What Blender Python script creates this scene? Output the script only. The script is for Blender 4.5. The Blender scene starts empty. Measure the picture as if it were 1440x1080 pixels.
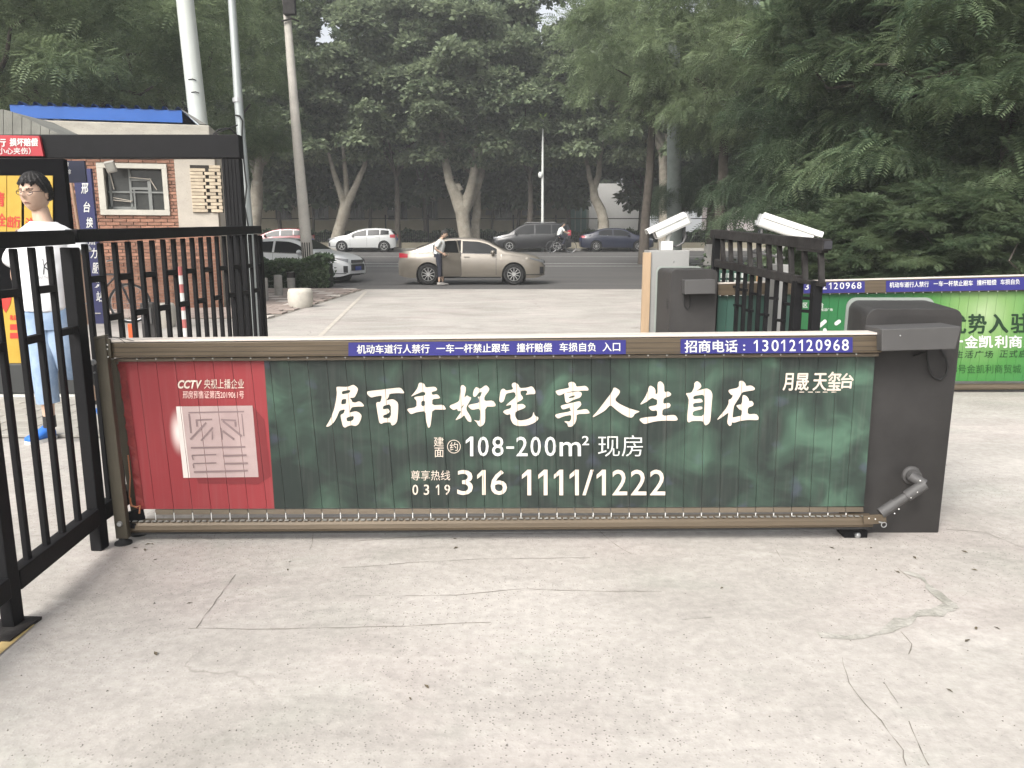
import bpy, bmesh, math, random
import numpy as np
from mathutils import Vector, Matrix
from mathutils.bvhtree import BVHTree
random.seed(7); RNG = np.random.default_rng(11)
SC = bpy.context.scene
COL = SC.collection
R = math.radians
# ------------------------------------------------------------------ camera
F = 1081.0; PITCH = R(10.33); CAMH = 1.27
cam = bpy.data.cameras.new('camera'); cam.sensor_width = 36; cam.lens = 36*F/1440
cam.clip_start = .05; cam.clip_end = 2000
co = bpy.data.objects.new('camera', cam); COL.objects.link(co)
co.location = (0, 0, CAMH); co.rotation_euler = (math.pi/2-PITCH, 0, 0); SC.camera = co
# ------------------------------------------------------------------ sky, sun, exposure
SUN_EL = R(44); SUN_AZ = R(-150)          # azimuth measured from +Y towards +X
w = bpy.data.worlds.new('World'); SC.world = w; w.use_nodes = True
nt = w.node_tree; nt.nodes.clear()
o_ = nt.nodes.new('ShaderNodeOutputWorld'); bg = nt.nodes.new('ShaderNodeBackground')
sky = nt.nodes.new('ShaderNodeTexSky'); sky.sky_type = 'NISHITA'; sky.sun_disc = False
sky.sun_elevation = SUN_EL; sky.sun_rotation = SUN_AZ
sky.air_density = 1.0; sky.dust_density = 6.0; sky.ozone_density = 1.0
hs = nt.nodes.new('ShaderNodeHueSaturation'); hs.inputs['Saturation'].default_value = .25
hs.inputs['Value'].default_value = 1.0
nt.links.new(sky.outputs[0], hs.inputs['Color']); nt.links.new(hs.outputs[0], bg.inputs[0])
bg.inputs[1].default_value = .15; nt.links.new(bg.outputs[0], o_.inputs[0])
sun = bpy.data.lights.new('sun', 'SUN'); sun.energy = 1.5; sun.angle = R(26); sun.color = (1, .955, .89)
so = bpy.data.objects.new('sun', sun); COL.objects.link(so)
sd = Vector((math.sin(SUN_AZ)*math.cos(SUN_EL), math.cos(SUN_AZ)*math.cos(SUN_EL), math.sin(SUN_EL)))
so.rotation_euler = sd.to_track_quat('Z', 'Y').to_euler(); so.location = sd*40
vs = SC.view_settings; vs.view_transform = 'Standard'; vs.look = 'None'; vs.exposure = 0.98; vs.gamma = 1
vs.use_curve_mapping = False
SC.cycles.max_bounces = 8; SC.cycles.diffuse_bounces = 5; SC.cycles.transparent_max_bounces = 6
# ------------------------------------------------------------------ helpers: pixels of the survey photo -> points in the place
def terr(y):
    if y < 26: return 0.0
    if y < 52: return .85*(y-26)/26
    return .85
CP, SP = math.cos(PITCH), math.sin(PITCH)
def ray(px, py):
    a = (px-720)/F; b = -(py-540)/F
    return Vector((a, CP+b*SP, -SP+b*CP))
EYE = Vector((0, 0, CAMH))
def P(px, py, Y):
    r = ray(px, py); return EYE+r*(Y/r.y)
def PN(px, py, p0, n):
    r = ray(px, py); return EYE+r*((Vector(p0)-EYE).dot(n)/r.dot(n))
def G(px, py, z=0.0):
    r = ray(px, py)
    t = .5
    for i in range(4000):
        q = EYE+r*t
        if q.z <= terr(q.y)+z: return q
        t += .02
    return EYE+r*t
# ------------------------------------------------------------------ helpers: objects
def tag(o, label=None, cat=None, group=None, kind=None):
    if label: o['label'] = label
    if cat: o['category'] = cat
    if group: o['group'] = group
    if kind: o['kind'] = kind
    return o
def thing(name, loc, label, cat, group=None, rz=0):
    o = bpy.data.objects.new(name, None); COL.objects.link(o); o.location = loc
    o.rotation_euler = (0, 0, rz); o.empty_display_size = .1
    return tag(o, label, cat, group)
def wloc(o):
    v = Vector((0, 0, 0))
    while o is not None:
        v = v+Vector(o.location); o = o.parent
    return v
def link(name, me, mat=None, parent=None, loc=None):
    o = bpy.data.objects.new(name, me); COL.objects.link(o); o.parent = parent
    if loc is not None: o.location = loc
    if mat is not None:
        if len(me.materials): me.materials.clear()
        for m_ in (mat if isinstance(mat, (list, tuple)) else [mat]): me.materials.append(m_)
    return o
def copy_tree(o, parent=None):
    c = o.copy(); COL.objects.link(c); c.parent = parent
    for ch in list(o.children): copy_tree(ch, c)
    return c
class MB:
    def __init__(s): s.v = []; s.f = []; s.m = []; s.cur = 0
    def add(s, vs_, fs):
        k = len(s.v); s.v += [Vector(p) for p in vs_]
        for f in fs: s.f.append([i+k for i in f]); s.m.append(s.cur)
        return s
    def box(s, c, d, rz=0, M=None):
        hx, hy, hz = d[0]/2, d[1]/2, d[2]/2
        pts = [Vector((x, y, z)) for x in (-hx, hx) for y in (-hy, hy) for z in (-hz, hz)]
        if M is None: M = Matrix.Rotation(rz, 3, 'Z')
        c = Vector(c)
        return s.add([M@p+c for p in pts], [(0,1,3,2),(4,6,7,5),(0,4,5,1),(2,3,7,6),(0,2,6,4),(1,5,7,3)])
    def box2(s, a, b):
        a = Vector(a); b = Vector(b); return s.box((a+b)/2, b-a)
    def bar(s, a, b, wd, ht, up=(0, 0, 1)):
        a = Vector(a); b = Vector(b); d = (b-a); L = d.length
        if L < 1e-6: return s
        x = d.normalized(); u = Vector(up)
        if abs(x.dot(u)) > .98: u = Vector((0, 1, 0))
        y = u.cross(x).normalized(); z = x.cross(y)
        M = Matrix((x, y, z)).transposed()
        return s.box((a+b)/2, (L, wd, ht), M=M)
    def tube(s, pts, rad, n=8, cap=True):
        pts = [Vector(p) for p in pts]
        if not isinstance(rad, (list, tuple)): rad = [rad]*len(pts)
        k = len(s.v); prev = None
        for i, p in enumerate(pts):
            d = (pts[min(i+1, len(pts)-1)]-pts[max(i-1, 0)]).normalized()
            if prev is None:
                u = Vector((0, 0, 1)) if abs(d.z) < .9 else Vector((1, 0, 0))
            else: u = prev
            a = (u-d*u.dot(d)).normalized(); b = d.cross(a); prev = a
            for j in range(n):
                t = 2*math.pi*j/n
                s.v.append(p+(a*math.cos(t)+b*math.sin(t))*rad[i])
        for i in range(len(pts)-1):
            for j in range(n):
                j2 = (j+1) % n
                s.f.append([k+i*n+j, k+i*n+j2, k+(i+1)*n+j2, k+(i+1)*n+j]); s.m.append(s.cur)
        if cap:
            s.f.append([k+j for j in range(n)][::-1]); s.m.append(s.cur)
            s.f.append([k+(len(pts)-1)*n+j for j in range(n)]); s.m.append(s.cur)
        return s
    def lathe(s, c, prof, n=24, axis='Z', cap=True):
        k = len(s.v); c = Vector(c)
        for r_, h in prof:
            for j in range(n):
                t = 2*math.pi*j/n; a = r_*math.cos(t); b = r_*math.sin(t)
                s.v.append(c+(Vector((a, b, h)) if axis == 'Z' else Vector((a, h, b)) if axis == 'Y' else Vector((h, a, b))))
        for i in range(len(prof)-1):
            for j in range(n):
                j2 = (j+1) % n
                s.f.append([k+i*n+j, k+i*n+j2, k+(i+1)*n+j2, k+(i+1)*n+j]); s.m.append(s.cur)
        if cap:
            s.f.append([k+j for j in range(n)][::-1]); s.m.append(s.cur)
            s.f.append([k+(len(prof)-1)*n+j for j in range(n)]); s.m.append(s.cur)
        return s
    def prism(s, poly, off):
        poly = [Vector(p) for p in poly]; n = len(poly); off = Vector(off)
        return s.add(poly+[p+off for p in poly], [list(range(n)), [n+i for i in range(n)][::-1]]+[[i, n+i, n+(i+1) % n, (i+1) % n][::-1] for i in range(n)])
    def loft(s, rings, n=20, cap=True):
        """rings: (centre, rx, ry, yaw)"""
        k = len(s.v)
        for c, rx, ry, yaw in rings:
            c = Vector(c)
            for j in range(n):
                t = 2*math.pi*j/n; x = rx*math.cos(t); y = ry*math.sin(t)
                s.v.append(c+Vector((x*math.cos(yaw)-y*math.sin(yaw), x*math.sin(yaw)+y*math.cos(yaw), 0)))
        for i in range(len(rings)-1):
            for j in range(n):
                j2 = (j+1) % n
                s.f.append([k+i*n+j, k+i*n+j2, k+(i+1)*n+j2, k+(i+1)*n+j]); s.m.append(s.cur)
        if cap:
            s.f.append([k+j for j in range(n)][::-1]); s.m.append(s.cur)
            s.f.append([k+(len(rings)-1)*n+j for j in range(n)]); s.m.append(s.cur)
        return s
    def ball(s, c, r, n=10):
        if not isinstance(r, (tuple, list)): r = (r, r, r)
        k = len(s.v); c = Vector(c)
        for i in range(n+1):
            t = math.pi*i/n
            for j in range(2*n):
                p = math.pi*j/n
                s.v.append(c+Vector((r[0]*math.sin(t)*math.cos(p), r[1]*math.sin(t)*math.sin(p), r[2]*math.cos(t))))
        for i in range(n):
            for j in range(2*n):
                a = k+i*2*n+j; b = k+i*2*n+(j+1) % (2*n)
                s.f.append([a, a+2*n, b+2*n, b]); s.m.append(s.cur)
        return s
    def xform(s, M):
        s.v = [M@p for p in s.v]; return s
    def mesh(s, name, off=Vector((0, 0, 0)), smooth=False, bevel=0, seg=2, fix=True):
        me = bpy.data.meshes.new(name)
        me.from_pydata([tuple(p-off) for p in s.v], [], s.f)
        me.polygons.foreach_set('material_index', s.m)
        bm = bmesh.new(); bm.from_mesh(me)
        if fix: bmesh.ops.recalc_face_normals(bm, faces=bm.faces)
        if bevel:
            es = [e for e in bm.edges if len(e.link_faces) == 2 and e.calc_face_angle(0) > .6]
            bmesh.ops.bevel(bm, geom=es, offset=bevel, segments=seg, profile=.6, affect='EDGES', clamp_overlap=True)
        bm.to_mesh(me); bm.free()
        if smooth:
            me.polygons.foreach_set('use_smooth', [True]*len(me.polygons))
            try: me.set_sharp_from_angle(angle=R(smooth if smooth > 1 else 40))
            except Exception: pass
        me.update(); return me
    def build(s, name, mat, parent=None, smooth=False, bevel=0, seg=2, label=None, world=True, fix=True):
        off = wloc(parent) if (parent is not None and world) else Vector((0, 0, 0))
        o = link(name, s.mesh(name, off, smooth, bevel, seg, fix), mat, parent)
        if label: o['label'] = label
        return o
def npmesh(name, V, Fc):
    me = bpy.data.meshes.new(name); V = np.asarray(V, np.float32); Fc = np.asarray(Fc, np.int32)
    me.vertices.add(len(V)); me.vertices.foreach_set('co', V.ravel())
    k = Fc.shape[1]; me.loops.add(Fc.size); me.loops.foreach_set('vertex_index', Fc.ravel())
    me.polygons.add(len(Fc)); me.polygons.foreach_set('loop_start', np.arange(len(Fc), dtype=np.int32)*k)
    me.update(calc_edges=True); return me
# ------------------------------------------------------------------ materials
def L(c):       # sRGB 0-255 -> linear
    return tuple(((v/255)/12.92 if v/255 <= .04045 else ((v/255+.055)/1.055)**2.4) for v in c)+(1,)
def M(name, base, rough=.6, metal=0, var=.12, vsc=4, bump=.0, bsc=60, coat=0, rnd=0, spec=.5, stretch=None, base2=None, trans=0, specks=0):
    m = bpy.data.materials.new(name); m.use_nodes = True; t = m.node_tree; N = t.nodes; K = t.links
    b = N['Principled BSDF']; b.inputs['Roughness'].default_value = rough; b.inputs['Metallic'].default_value = metal
    b.inputs['Specular IOR Level'].default_value = spec; b.inputs['Coat Weight'].default_value = coat
    if coat: b.inputs['Coat Roughness'].default_value = .06
    tc = N.new('ShaderNodeTexCoord'); mp = N.new('ShaderNodeMapping'); K.new(tc.outputs['Object'], mp.inputs[0])
    if stretch: mp.inputs['Scale'].default_value = stretch
    base = tuple(c*.86 for c in base[:3])+(1,)
    if base2 is not None: base2 = tuple(c*.86 for c in base2[:3])
    if base2 is None:
        lo = tuple(c*(1-var) for c in base[:3])+(1,); hi = tuple(min(1, c*(1+var)) for c in base[:3])+(1,)
    else: lo = base; hi = tuple(base2)+((1,) if len(base2) == 3 else ())
    n = N.new('ShaderNodeTexNoise'); n.inputs['Scale'].default_value = vsc; n.inputs['Detail'].default_value = 6
    n.inputs['Roughness'].default_value = .65; K.new(mp.outputs[0], n.inputs['Vector'])
    cr = N.new('ShaderNodeValToRGB'); cr.color_ramp.elements[0].position = .3; cr.color_ramp.elements[1].position = .7
    cr.color_ramp.elements[0].color = lo; cr.color_ramp.elements[1].color = hi
    K.new(n.outputs['Fac'], cr.inputs[0]); last = cr.outputs[0]
    if specks:
        n2 = N.new('ShaderNodeTexNoise'); n2.inputs['Scale'].default_value = vsc*14; n2.inputs['Detail'].default_value = 3
        K.new(mp.outputs[0], n2.inputs['Vector'])
        c2 = N.new('ShaderNodeValToRGB'); c2.color_ramp.elements[0].position = .60; c2.color_ramp.elements[1].position = .68
        K.new(n2.outputs['Fac'], c2.inputs[0])
        mx = N.new('ShaderNodeMixRGB'); mx.blend_type = 'MULTIPLY'; mx.inputs[2].default_value = (1-specks, 1-specks, 1-specks, 1)
        K.new(c2.outputs[0], mx.inputs[0]); K.new(last, mx.inputs[1]); last = mx.outputs[0]
    if rnd:
        oi = N.new('ShaderNodeObjectInfo'); hv = N.new('ShaderNodeHueSaturation')
        mr = N.new('ShaderNodeMapRange'); mr.inputs[3].default_value = 1-rnd; mr.inputs[4].default_value = 1+rnd
        K.new(oi.outputs['Random'], mr.inputs[0]); K.new(mr.outputs[0], hv.inputs['Value']); K.new(last, hv.inputs['Color']); last = hv.outputs[0]
    K.new(last, b.inputs['Base Color'])
    if bump:
        nb = N.new('ShaderNodeTexNoise'); nb.inputs['Scale'].default_value = bsc; nb.inputs['Detail'].default_value = 4
        K.new(mp.outputs[0], nb.inputs['Vector']); bp = N.new('ShaderNodeBump'); bp.inputs['Strength'].default_value = bump
        bp.inputs['Distance'].default_value = .01; K.new(nb.outputs['Fac'], bp.inputs['Height']); K.new(bp.outputs[0], b.inputs['Normal'])
    # uneven gloss
    rr = N.new('ShaderNodeMapRange'); rr.inputs[3].default_value = max(.03, rough-.08); rr.inputs[4].default_value = min(1, rough+.12)
    K.new(n.outputs['Fac'], rr.inputs[0]); K.new(rr.outputs[0], b.inputs['Roughness'])
    return m
def leafmat(name, c1, c2, tr=.35, rough=.55):
    m = bpy.data.materials.new(name); m.use_nodes = True; t = m.node_tree; N = t.nodes; K = t.links
    b = N['Principled BSDF']; out = N['Material Output']; b.inputs['Roughness'].default_value = rough
    b.inputs['Specular IOR Level'].default_value = .35
    g = N.new('ShaderNodeNewGeometry'); cr = N.new('ShaderNodeValToRGB')
    cr.color_ramp.elements[0].color = tuple(c1)+(1,); cr.color_ramp.elements[1].color = tuple(c2)+(1,)
    tc = N.new('ShaderNodeTexCoord'); n = N.new('ShaderNodeTexNoise'); n.inputs['Scale'].default_value = .9; n.inputs['Detail'].default_value = 2
    K.new(tc.outputs['Object'], n.inputs['Vector'])
    ad = N.new('ShaderNodeMath'); ad.operation = 'ADD'; mu = N.new('ShaderNodeMath'); mu.operation = 'MULTIPLY'; mu.inputs[1].default_value = .6
    K.new(g.outputs['Random Per Island'], mu.inputs[0]); K.new(mu.outputs[0], ad.inputs[0])
    m2 = N.new('ShaderNodeMapRange'); m2.inputs[1].default_value = .3; m2.inputs[2].default_value = .7; m2.inputs[3].default_value = -.2; m2.inputs[4].default_value = .5
    K.new(n.outputs['Fac'], m2.inputs[0]); K.new(m2.outputs[0], ad.inputs[1])
    K.new(ad.outputs[0], cr.inputs[0]); K.new(cr.outputs[0], b.inputs['Base Color'])
    tl = N.new('ShaderNodeBsdfTranslucent'); mx = N.new('ShaderNodeMixShader'); mx.inputs[0].default_value = tr
    hv = N.new('ShaderNodeHueSaturation'); hv.inputs['Value'].default_value = 1.5; hv.inputs['Hue'].default_value = .49
    K.new(cr.outputs[0], hv.inputs['Color']); K.new(hv.outputs[0], tl.inputs[0])
    K.new(b.outputs[0], mx.inputs[1]); K.new(tl.outputs[0], mx.inputs[2]); K.new(mx.outputs[0], out.inputs[0])
    return m
BLACK = M('black_paint', (.010, .010, .011), .55, var=.25, vsc=7, bump=.08, bsc=90, spec=.14)
BLACK_OLD = M('worn_black_paint', (.014, .012, .012), .65, var=.5, vsc=11, bump=.3, bsc=60, base2=(.046, .044, .042), spec=.12)
CAB = M('charcoal_powder_coat', (.040, .038, .037), .5, var=.3, vsc=3.2, bump=.25, bsc=500, spec=.3)
CAB_TOP = M('cabinet_lid', (.070, .068, .067), .55, var=.15, vsc=3, bump=.2, bsc=500)
RIM = M('pale_cabinet_rim', (.28, .31, .285), .4, var=.05)
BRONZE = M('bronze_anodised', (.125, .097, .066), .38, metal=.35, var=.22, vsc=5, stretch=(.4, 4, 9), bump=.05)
BRONZE_TOP = M('pale_arm_top', (.62, .56, .50), .42, var=.08, vsc=4, stretch=(.5, 6, 6))
STEEL = M('galvanised_steel', (.42, .43, .43), .4, metal=.6, var=.15, vsc=10)
ZINC = M('white_rivet', (.75, .75, .72), .35, var=.05)
RUBBER = M('black_rubber', (.018, .018, .018), .75, var=.2)
WHITE = M('white_enamel', (.62, .64, .61), .35, var=.05, vsc=3)
CREAM_INK = M('cream_ink', (.68, .59, .50), .5, var=.06, vsc=3)
WHITE_INK = M('white_ink', (.66, .67, .64), .5, var=.05, vsc=4)
BLUE_DECAL = M('blue_decal', L((44, 43, 116))[:3], .4, var=.08, vsc=3)
LETTER_GREEN = M('dark_green_ink', L((14, 48, 22))[:3], .5, var=.05)
RED_INK = M('red_ink', L((200, 52, 40))[:3], .5, var=.06)
DARK_INK = M('dark_ink', (.02, .02, .025), .6, var=.1)
GLASS = M('dark_glass', (.012, .014, .016), .1, var=.1, spec=.5)
CHROME = M('bright_metal', (.62, .62, .62), .22, metal=.9, var=.05)
CONC = M('pole_concrete', (.52, .49, .44), .85, var=.14, vsc=3, bump=.3, bsc=30, specks=.2)
BARK = M('plane_bark', (.16, .14, .11), .9, bump=.5, bsc=12, vsc=2.2, base2=(.36, .33, .27))
BARK_D = M('dark_bark', (.045, .037, .03), .95, bump=.6, bsc=20, vsc=5, base2=(.10, .085, .07))
LIME = M('limewash', (.62, .60, .56), .9, var=.15, vsc=6, bump=.3)
# ------------------------------------------------------------------ lettering
def font_mesh2d(body, off=0.0, shear=0.0, space=1.0, lsp=1.0):
    cu = bpy.data.curves.new('t', 'FONT'); cu.body = body; cu.offset = off; cu.shear = shear; cu.space_character = space; cu.space_line = lsp
    cu.resolution_u = 3
    ob = bpy.data.objects.new('t', cu); COL.objects.link(ob); bpy.context.view_layer.update()
    dg = bpy.context.evaluated_depsgraph_get(); me = bpy.data.meshes.new_from_object(ob.evaluated_get(dg))
    bpy.data.objects.remove(ob); bpy.data.curves.remove(cu); return me
def poly_mesh2d(polys):
    cu = bpy.data.curves.new('p', 'CURVE'); cu.dimensions = '2D'; cu.fill_mode = 'BOTH'
    for pl in polys:
        # round the traced outline a little
        n = len(pl); q = []
        for i in range(n):
            a, b, c = pl[i-1], pl[i], pl[(i+1) % n]
            q.append((b[0]*.8+a[0]*.2, b[1]*.8+a[1]*.2)); q.append((b[0]*.8+c[0]*.2, b[1]*.8+c[1]*.2))
        s_ = cu.splines.new('POLY'); s_.points.add(len(q)-1)
        for i, p in enumerate(q): s_.points[i].co = (p[0], p[1], 0, 1)
        s_.use_cyclic_u = True
    ob = bpy.data.objects.new('p', cu); COL.objects.link(ob); bpy.context.view_layer.update()
    dg = bpy.context.evaluated_depsgraph_get(); me = bpy.data.meshes.new_from_object(ob.evaluated_get(dg))
    bpy.data.objects.remove(ob); bpy.data.curves.remove(cu); return me
def place2d(name, me, fmap, mat, parent, seams=None, kind=None):
    """me: flat mesh already in survey pixels (y down); fmap maps a pixel to a world point"""
    bm = bmesh.new(); bm.from_mesh(me)
    if len(bm.verts) == 0: bm.free(); return None
    if seams:
        x0 = min(v.co.x for v in bm.verts); x1 = max(v.co.x for v in bm.verts)
        for (xa, ya, xb, yb) in seams:
            if max(xa, xb) < x0-2 or min(xa, xb) > x1+2: continue
            d = Vector((xb-xa, yb-ya, 0)).normalized(); nn = Vector((d.y, -d.x, 0)); hw = .27
            for s_ in (-1, 1):
                bmesh.ops.bisect_plane(bm, geom=bm.verts[:]+bm.edges[:]+bm.faces[:], plane_co=Vector((xa, ya, 0))+nn*hw*s_, plane_no=nn)
            dl = [f for f in bm.faces if abs((f.calc_center_median()-Vector((xa, ya, 0))).dot(nn)) < hw*.99]
            bmesh.ops.delete(bm, geom=dl, context='FACES')
    off = wloc(parent)
    for v in bm.verts: v.co = fmap(v.co.x, v.co.y)-off
    for f in bm.faces:
        f.normal_update()
        if f.normal.dot(EYE-off-f.verts[0].co) < 0: f.normal_flip()
    me2 = bpy.data.meshes.new(name); bm.to_mesh(me2); bm.free()
    return link(name, me2, mat, parent)
def text(name, body, rect, fmap, mat, parent, off=0.0, shear=0.0, dy=0.0, seams=None, space=1.0, skx=0.0, bold=0):
    """rect = (x0,y0,x1,y1) in survey pixels; dy = shift of the right end; skx = lean of uprights in px over the height"""
    me = font_mesh2d(body, off, shear, space)
    xs = [v.co.x for v in me.vertices]; ys = [v.co.y for v in me.vertices]
    if not xs: return
    x0, x1, y0, y1 = min(xs), max(xs), min(ys), max(ys)
    for v in me.vertices:
        u = (v.co.x-x0)/max(1e-6, x1-x0); t = (v.co.y-y0)/max(1e-6, y1-y0)
        v.co = (rect[0]+(rect[2]-rect[0])*u-skx*t, rect[3]+(rect[1]-rect[3])*t+dy*u, 0)
    if not bold: return place2d(name, me, fmap, mat, parent, seams)
    bm = bmesh.new(); first = None      # heavier strokes: shifted copies, each a hair in front of the last
    for k, (sx_, sy_) in enumerate(((0, 0), (bold, 0), (-bold, 0), (0, bold*.7), (0, -bold*.7))):
        f_ = lambda x, y, k=k, sx_=sx_, sy_=sy_: fmap(x+sx_, y+sy_)+Vector((0, -.00012*k, 0))
        o = place2d(name, me, f_, mat, parent, seams); bm.from_mesh(o.data)
        if first is None: first = o
        else: bpy.data.objects.remove(o)
    bm.to_mesh(first.data); bm.free(); return first
ONE = lambda s: [(1-s, 0), (1, 0), (1, 1), (1-s*.95, 1), (0, .80), (0, .64), (1-s, .80)]
def digits(name, s, cells, y0, y1, fmap, mat, parent, dy=0.0, seams=None, sw=.42, bold=0, skx=0):
    """figures placed one by one; a 1 gets its own flagged shape"""
    X0, X1 = cells[0][0], cells[-1][1]; parts = []
    for ch, (a, b) in zip(s, cells):
        if ch == '1':
            me = bpy.data.meshes.new('one'); q = ONE(sw); me.from_pydata([(x, y, 0) for x, y in q], [], [(0, 1, 2, 3, 6), (3, 4, 5, 6)])
        else: me = font_mesh2d(ch, .006)
        xs = [v.co.x for v in me.vertices]; ys = [v.co.y for v in me.vertices]; xa, xb, ya, yb = min(xs), max(xs), min(ys), max(ys)
        h0, h1 = (y0, y1) if ch != '-' else (y0+(y1-y0)*.50, y0+(y1-y0)*.62)
        if ch == 'm': h0 = y0+(y1-y0)*.27
        for v in me.vertices:
            u = (v.co.x-xa)/(xb-xa); t = (v.co.y-ya)/(yb-ya); X = a+(b-a)*u; v.co = (X, h1+(h0-h1)*t+dy*(X-X0)/(X1-X0), 0)
        parts.append(me)
    bm = bmesh.new(); [bm.from_mesh(m_) for m_ in parts]; me = bpy.data.meshes.new('d'); bm.to_mesh(me); bm.free()
    return place2d(name, me, fmap, mat, parent, seams)
def flatpoly(polys, sc, org):
    return [[(org[0]+x/sc, org[1]+y/sc) for x, y in p] for p in polys]
# ================================================================== GROUND
def concrete_mat():
    m = bpy.data.materials.new('worn_concrete'); m.use_nodes = True; t = m.node_tree; N = t.nodes; K = t.links
    b = N['Principled BSDF']; b.inputs['Roughness'].default_value = .82; b.inputs['Specular IOR Level'].default_value = .25
    tc = N.new('ShaderNodeTexCoord')
    def noise(sc, det=5, ro=.6, dist=0, st=None):
        n = N.new('ShaderNodeTexNoise'); n.inputs['Scale'].default_value = sc; n.inputs['Detail'].default_value = det
        n.inputs['Roughness'].default_value = ro; n.inputs['Distortion'].default_value = dist
        if st:
            mp = N.new('ShaderNodeMapping'); mp.inputs['Scale'].default_value = st; K.new(tc.outputs['Object'], mp.inputs[0]); K.new(mp.outputs[0], n.inputs['Vector'])
        else: K.new(tc.outputs['Object'], n.inputs['Vector'])
        return n.outputs['Fac']
    def ramp(s, p0, c0, p1, c1):
        r = N.new('ShaderNodeValToRGB'); r.color_ramp.elements[0].position = p0; r.color_ramp.elements[0].color = c0
        r.color_ramp.elements[1].position = p1; r.color_ramp.elements[1].color = c1; K.new(s, r.inputs[0]); return r.outputs[0]
    def mix(a, b_, f, mode='MIX'):
        x = N.new('ShaderNodeMixRGB'); x.blend_type = mode
        for i, s in ((0, f), (1, a), (2, b_)):
            if isinstance(s, (tuple, float)): x.inputs[i].default_value = s
            else: K.new(s, x.inputs[i])
        return x.outputs[0]
    base = ramp(noise(.55, 6, .62, .4), .28, (.32, .300, .272, 1), .72, (.45, .422, .390, 1))
    pink = mix(base, (.45, .385, .365, 1), ramp(noise(.9, 3, .5, .3), .50, (0, 0, 0, 1), .75, (.5, .5, .5, 1)))
    grn = mix(pink, (.325, .335, .29, 1), ramp(noise(1.3, 4, .6, .5, (1, 1.6, 1)), .55, (0, 0, 0, 1), .75, (.55, .55, .55, 1)))
    blot = mix(grn, (.62, .62, .61, 1), ramp(noise(1.5, 8, .72, .8, (.7, 1.5, 1)), .44, (0, 0, 0, 1), .68, (.55, .55, .55, 1)), 'MULTIPLY')
    lite = mix(blot, (.52, .49, .455, 1), ramp(noise(1.1, 8, .75, .3, (.8, 1.3, 1)), .55, (0, 0, 0, 1), .72, (.7, .7, .7, 1)))
    fine = mix(lite, ramp(noise(26, 4, .7), .25, (.80, .80, .80, 1), .75, (1.12, 1.12, 1.12, 1)), 1.0, 'MULTIPLY')
    # exposed aggregate: small dark stones only in worn patches
    vo = N.new('ShaderNodeTexVoronoi'); vo.inputs['Scale'].default_value = 85; vo.inputs['Randomness'].default_value = 1; K.new(tc.outputs['Object'], vo.inputs['Vector'])
    st = ramp(vo.outputs['Distance'], .13, (1, 1, 1, 1), .27, (0, 0, 0, 1))
    hsv = N.new('ShaderNodeSeparateColor'); K.new(vo.outputs['Color'], hsv.inputs[0])
    pick = ramp(hsv.outputs[0], .38, (0, 0, 0, 1), .60, (1, 1, 1, 1))
    patch = ramp(noise(.75, 4, .6, .2), .40, (.10, .10, .10, 1), .55, (1, 1, 1, 1))
    f1 = mix(st, pick, 1.0, 'MULTIPLY'); f2 = mix(f1, patch, 1.0, 'MULTIPLY')
    c = mix(fine, (.13, .12, .105, 1), f2)
    # hairline cracks
    dn = N.new('ShaderNodeTexNoise'); dn.inputs['Scale'].default_value = 1.7; dn.inputs['Detail'].default_value = 6; K.new(tc.outputs['Object'], dn.inputs['Vector'])
    va = N.new('ShaderNodeVectorMath'); va.operation = 'MULTIPLY_ADD'; K.new(dn.outputs['Color'], va.inputs[0]); va.inputs[1].default_value = (.9, .9, 0); K.new(tc.outputs['Object'], va.inputs[2])
    vc = N.new('ShaderNodeTexVoronoi'); vc.feature = 'DISTANCE_TO_EDGE'; vc.inputs['Scale'].default_value = .42; K.new(va.outputs[0], vc.inputs['Vector'])
    ck = ramp(vc.outputs['Distance'], .0, (1, 1, 1, 1), .0032, (0, 0, 0, 1))
    ck2 = mix(ck, ramp(noise(.6, 2), .48, (0, 0, 0, 1), .58, (.7, .7, .7, 1)), 1.0, 'MULTIPLY')
    c = mix(c, (.15, .135, .115, 1), ck2)
    K.new(c, b.inputs['Base Color'])
    bp = N.new('ShaderNodeBump'); bp.inputs['Strength'].default_value = .35; bp.inputs['Distance'].default_value = .006
    h = mix(noise(45, 6, .7), ramp(vo.outputs['Distance'], 0, (1, 1, 1, 1), .4, (0, 0, 0, 1)), .35)
    K.new(h, bp.inputs['Height']); K.new(bp.outputs[0], b.inputs['Normal'])
    return m
CONCRETE = concrete_mat()
ASPHALT = M('street_asphalt', (.062, .060, .058), .85, var=.25, vsc=.8, bump=.4, bsc=120, base2=(.115, .11, .105), stretch=(.15, 1.2, 1))
EARTH = M('dry_earth', (.10, .082, .06), .95, var=.3, vsc=2, bump=.6, bsc=15)
PAVE = M('street_pavement', (.22, .20, .18), .9, var=.2, vsc=2, bump=.3, specks=.3)
KERB = M('kerb_stone', (.36, .345, .31), .85, var=.15, vsc=6, bump=.3)
ROADPAINT = M('road_paint', (.52, .52, .49), .8, var=.25, vsc=6)
YELLOWPAINT = M('yellow_paint', (.50, .37, .16), .8, var=.3, vsc=14)
def sheet(name, x0, x1, y0, y1, mat, dz=0.0, ny=1, parent=None, label=None, kind='structure'):
    ys = [y0+(y1-y0)*i/ny for i in range(ny+1)]
    for br in (26, 52):
        if y0 < br < y1: ys.append(br)
    ys = sorted(set(ys)); mb = MB()
    k = 0
    vs_ = []; fs = []
    for y in ys: vs_ += [(x0, y, terr(y)+dz), (x1, y, terr(y)+dz)]
    for i in range(len(ys)-1): fs.append((2*i, 2*i+1, 2*i+3, 2*i+2))
    mb.add(vs_, fs); o = mb.build(name, mat, parent)
    if kind and parent is None: tag(o, kind=kind)
    if label and parent is None: o['label'] = label
    return o
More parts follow.
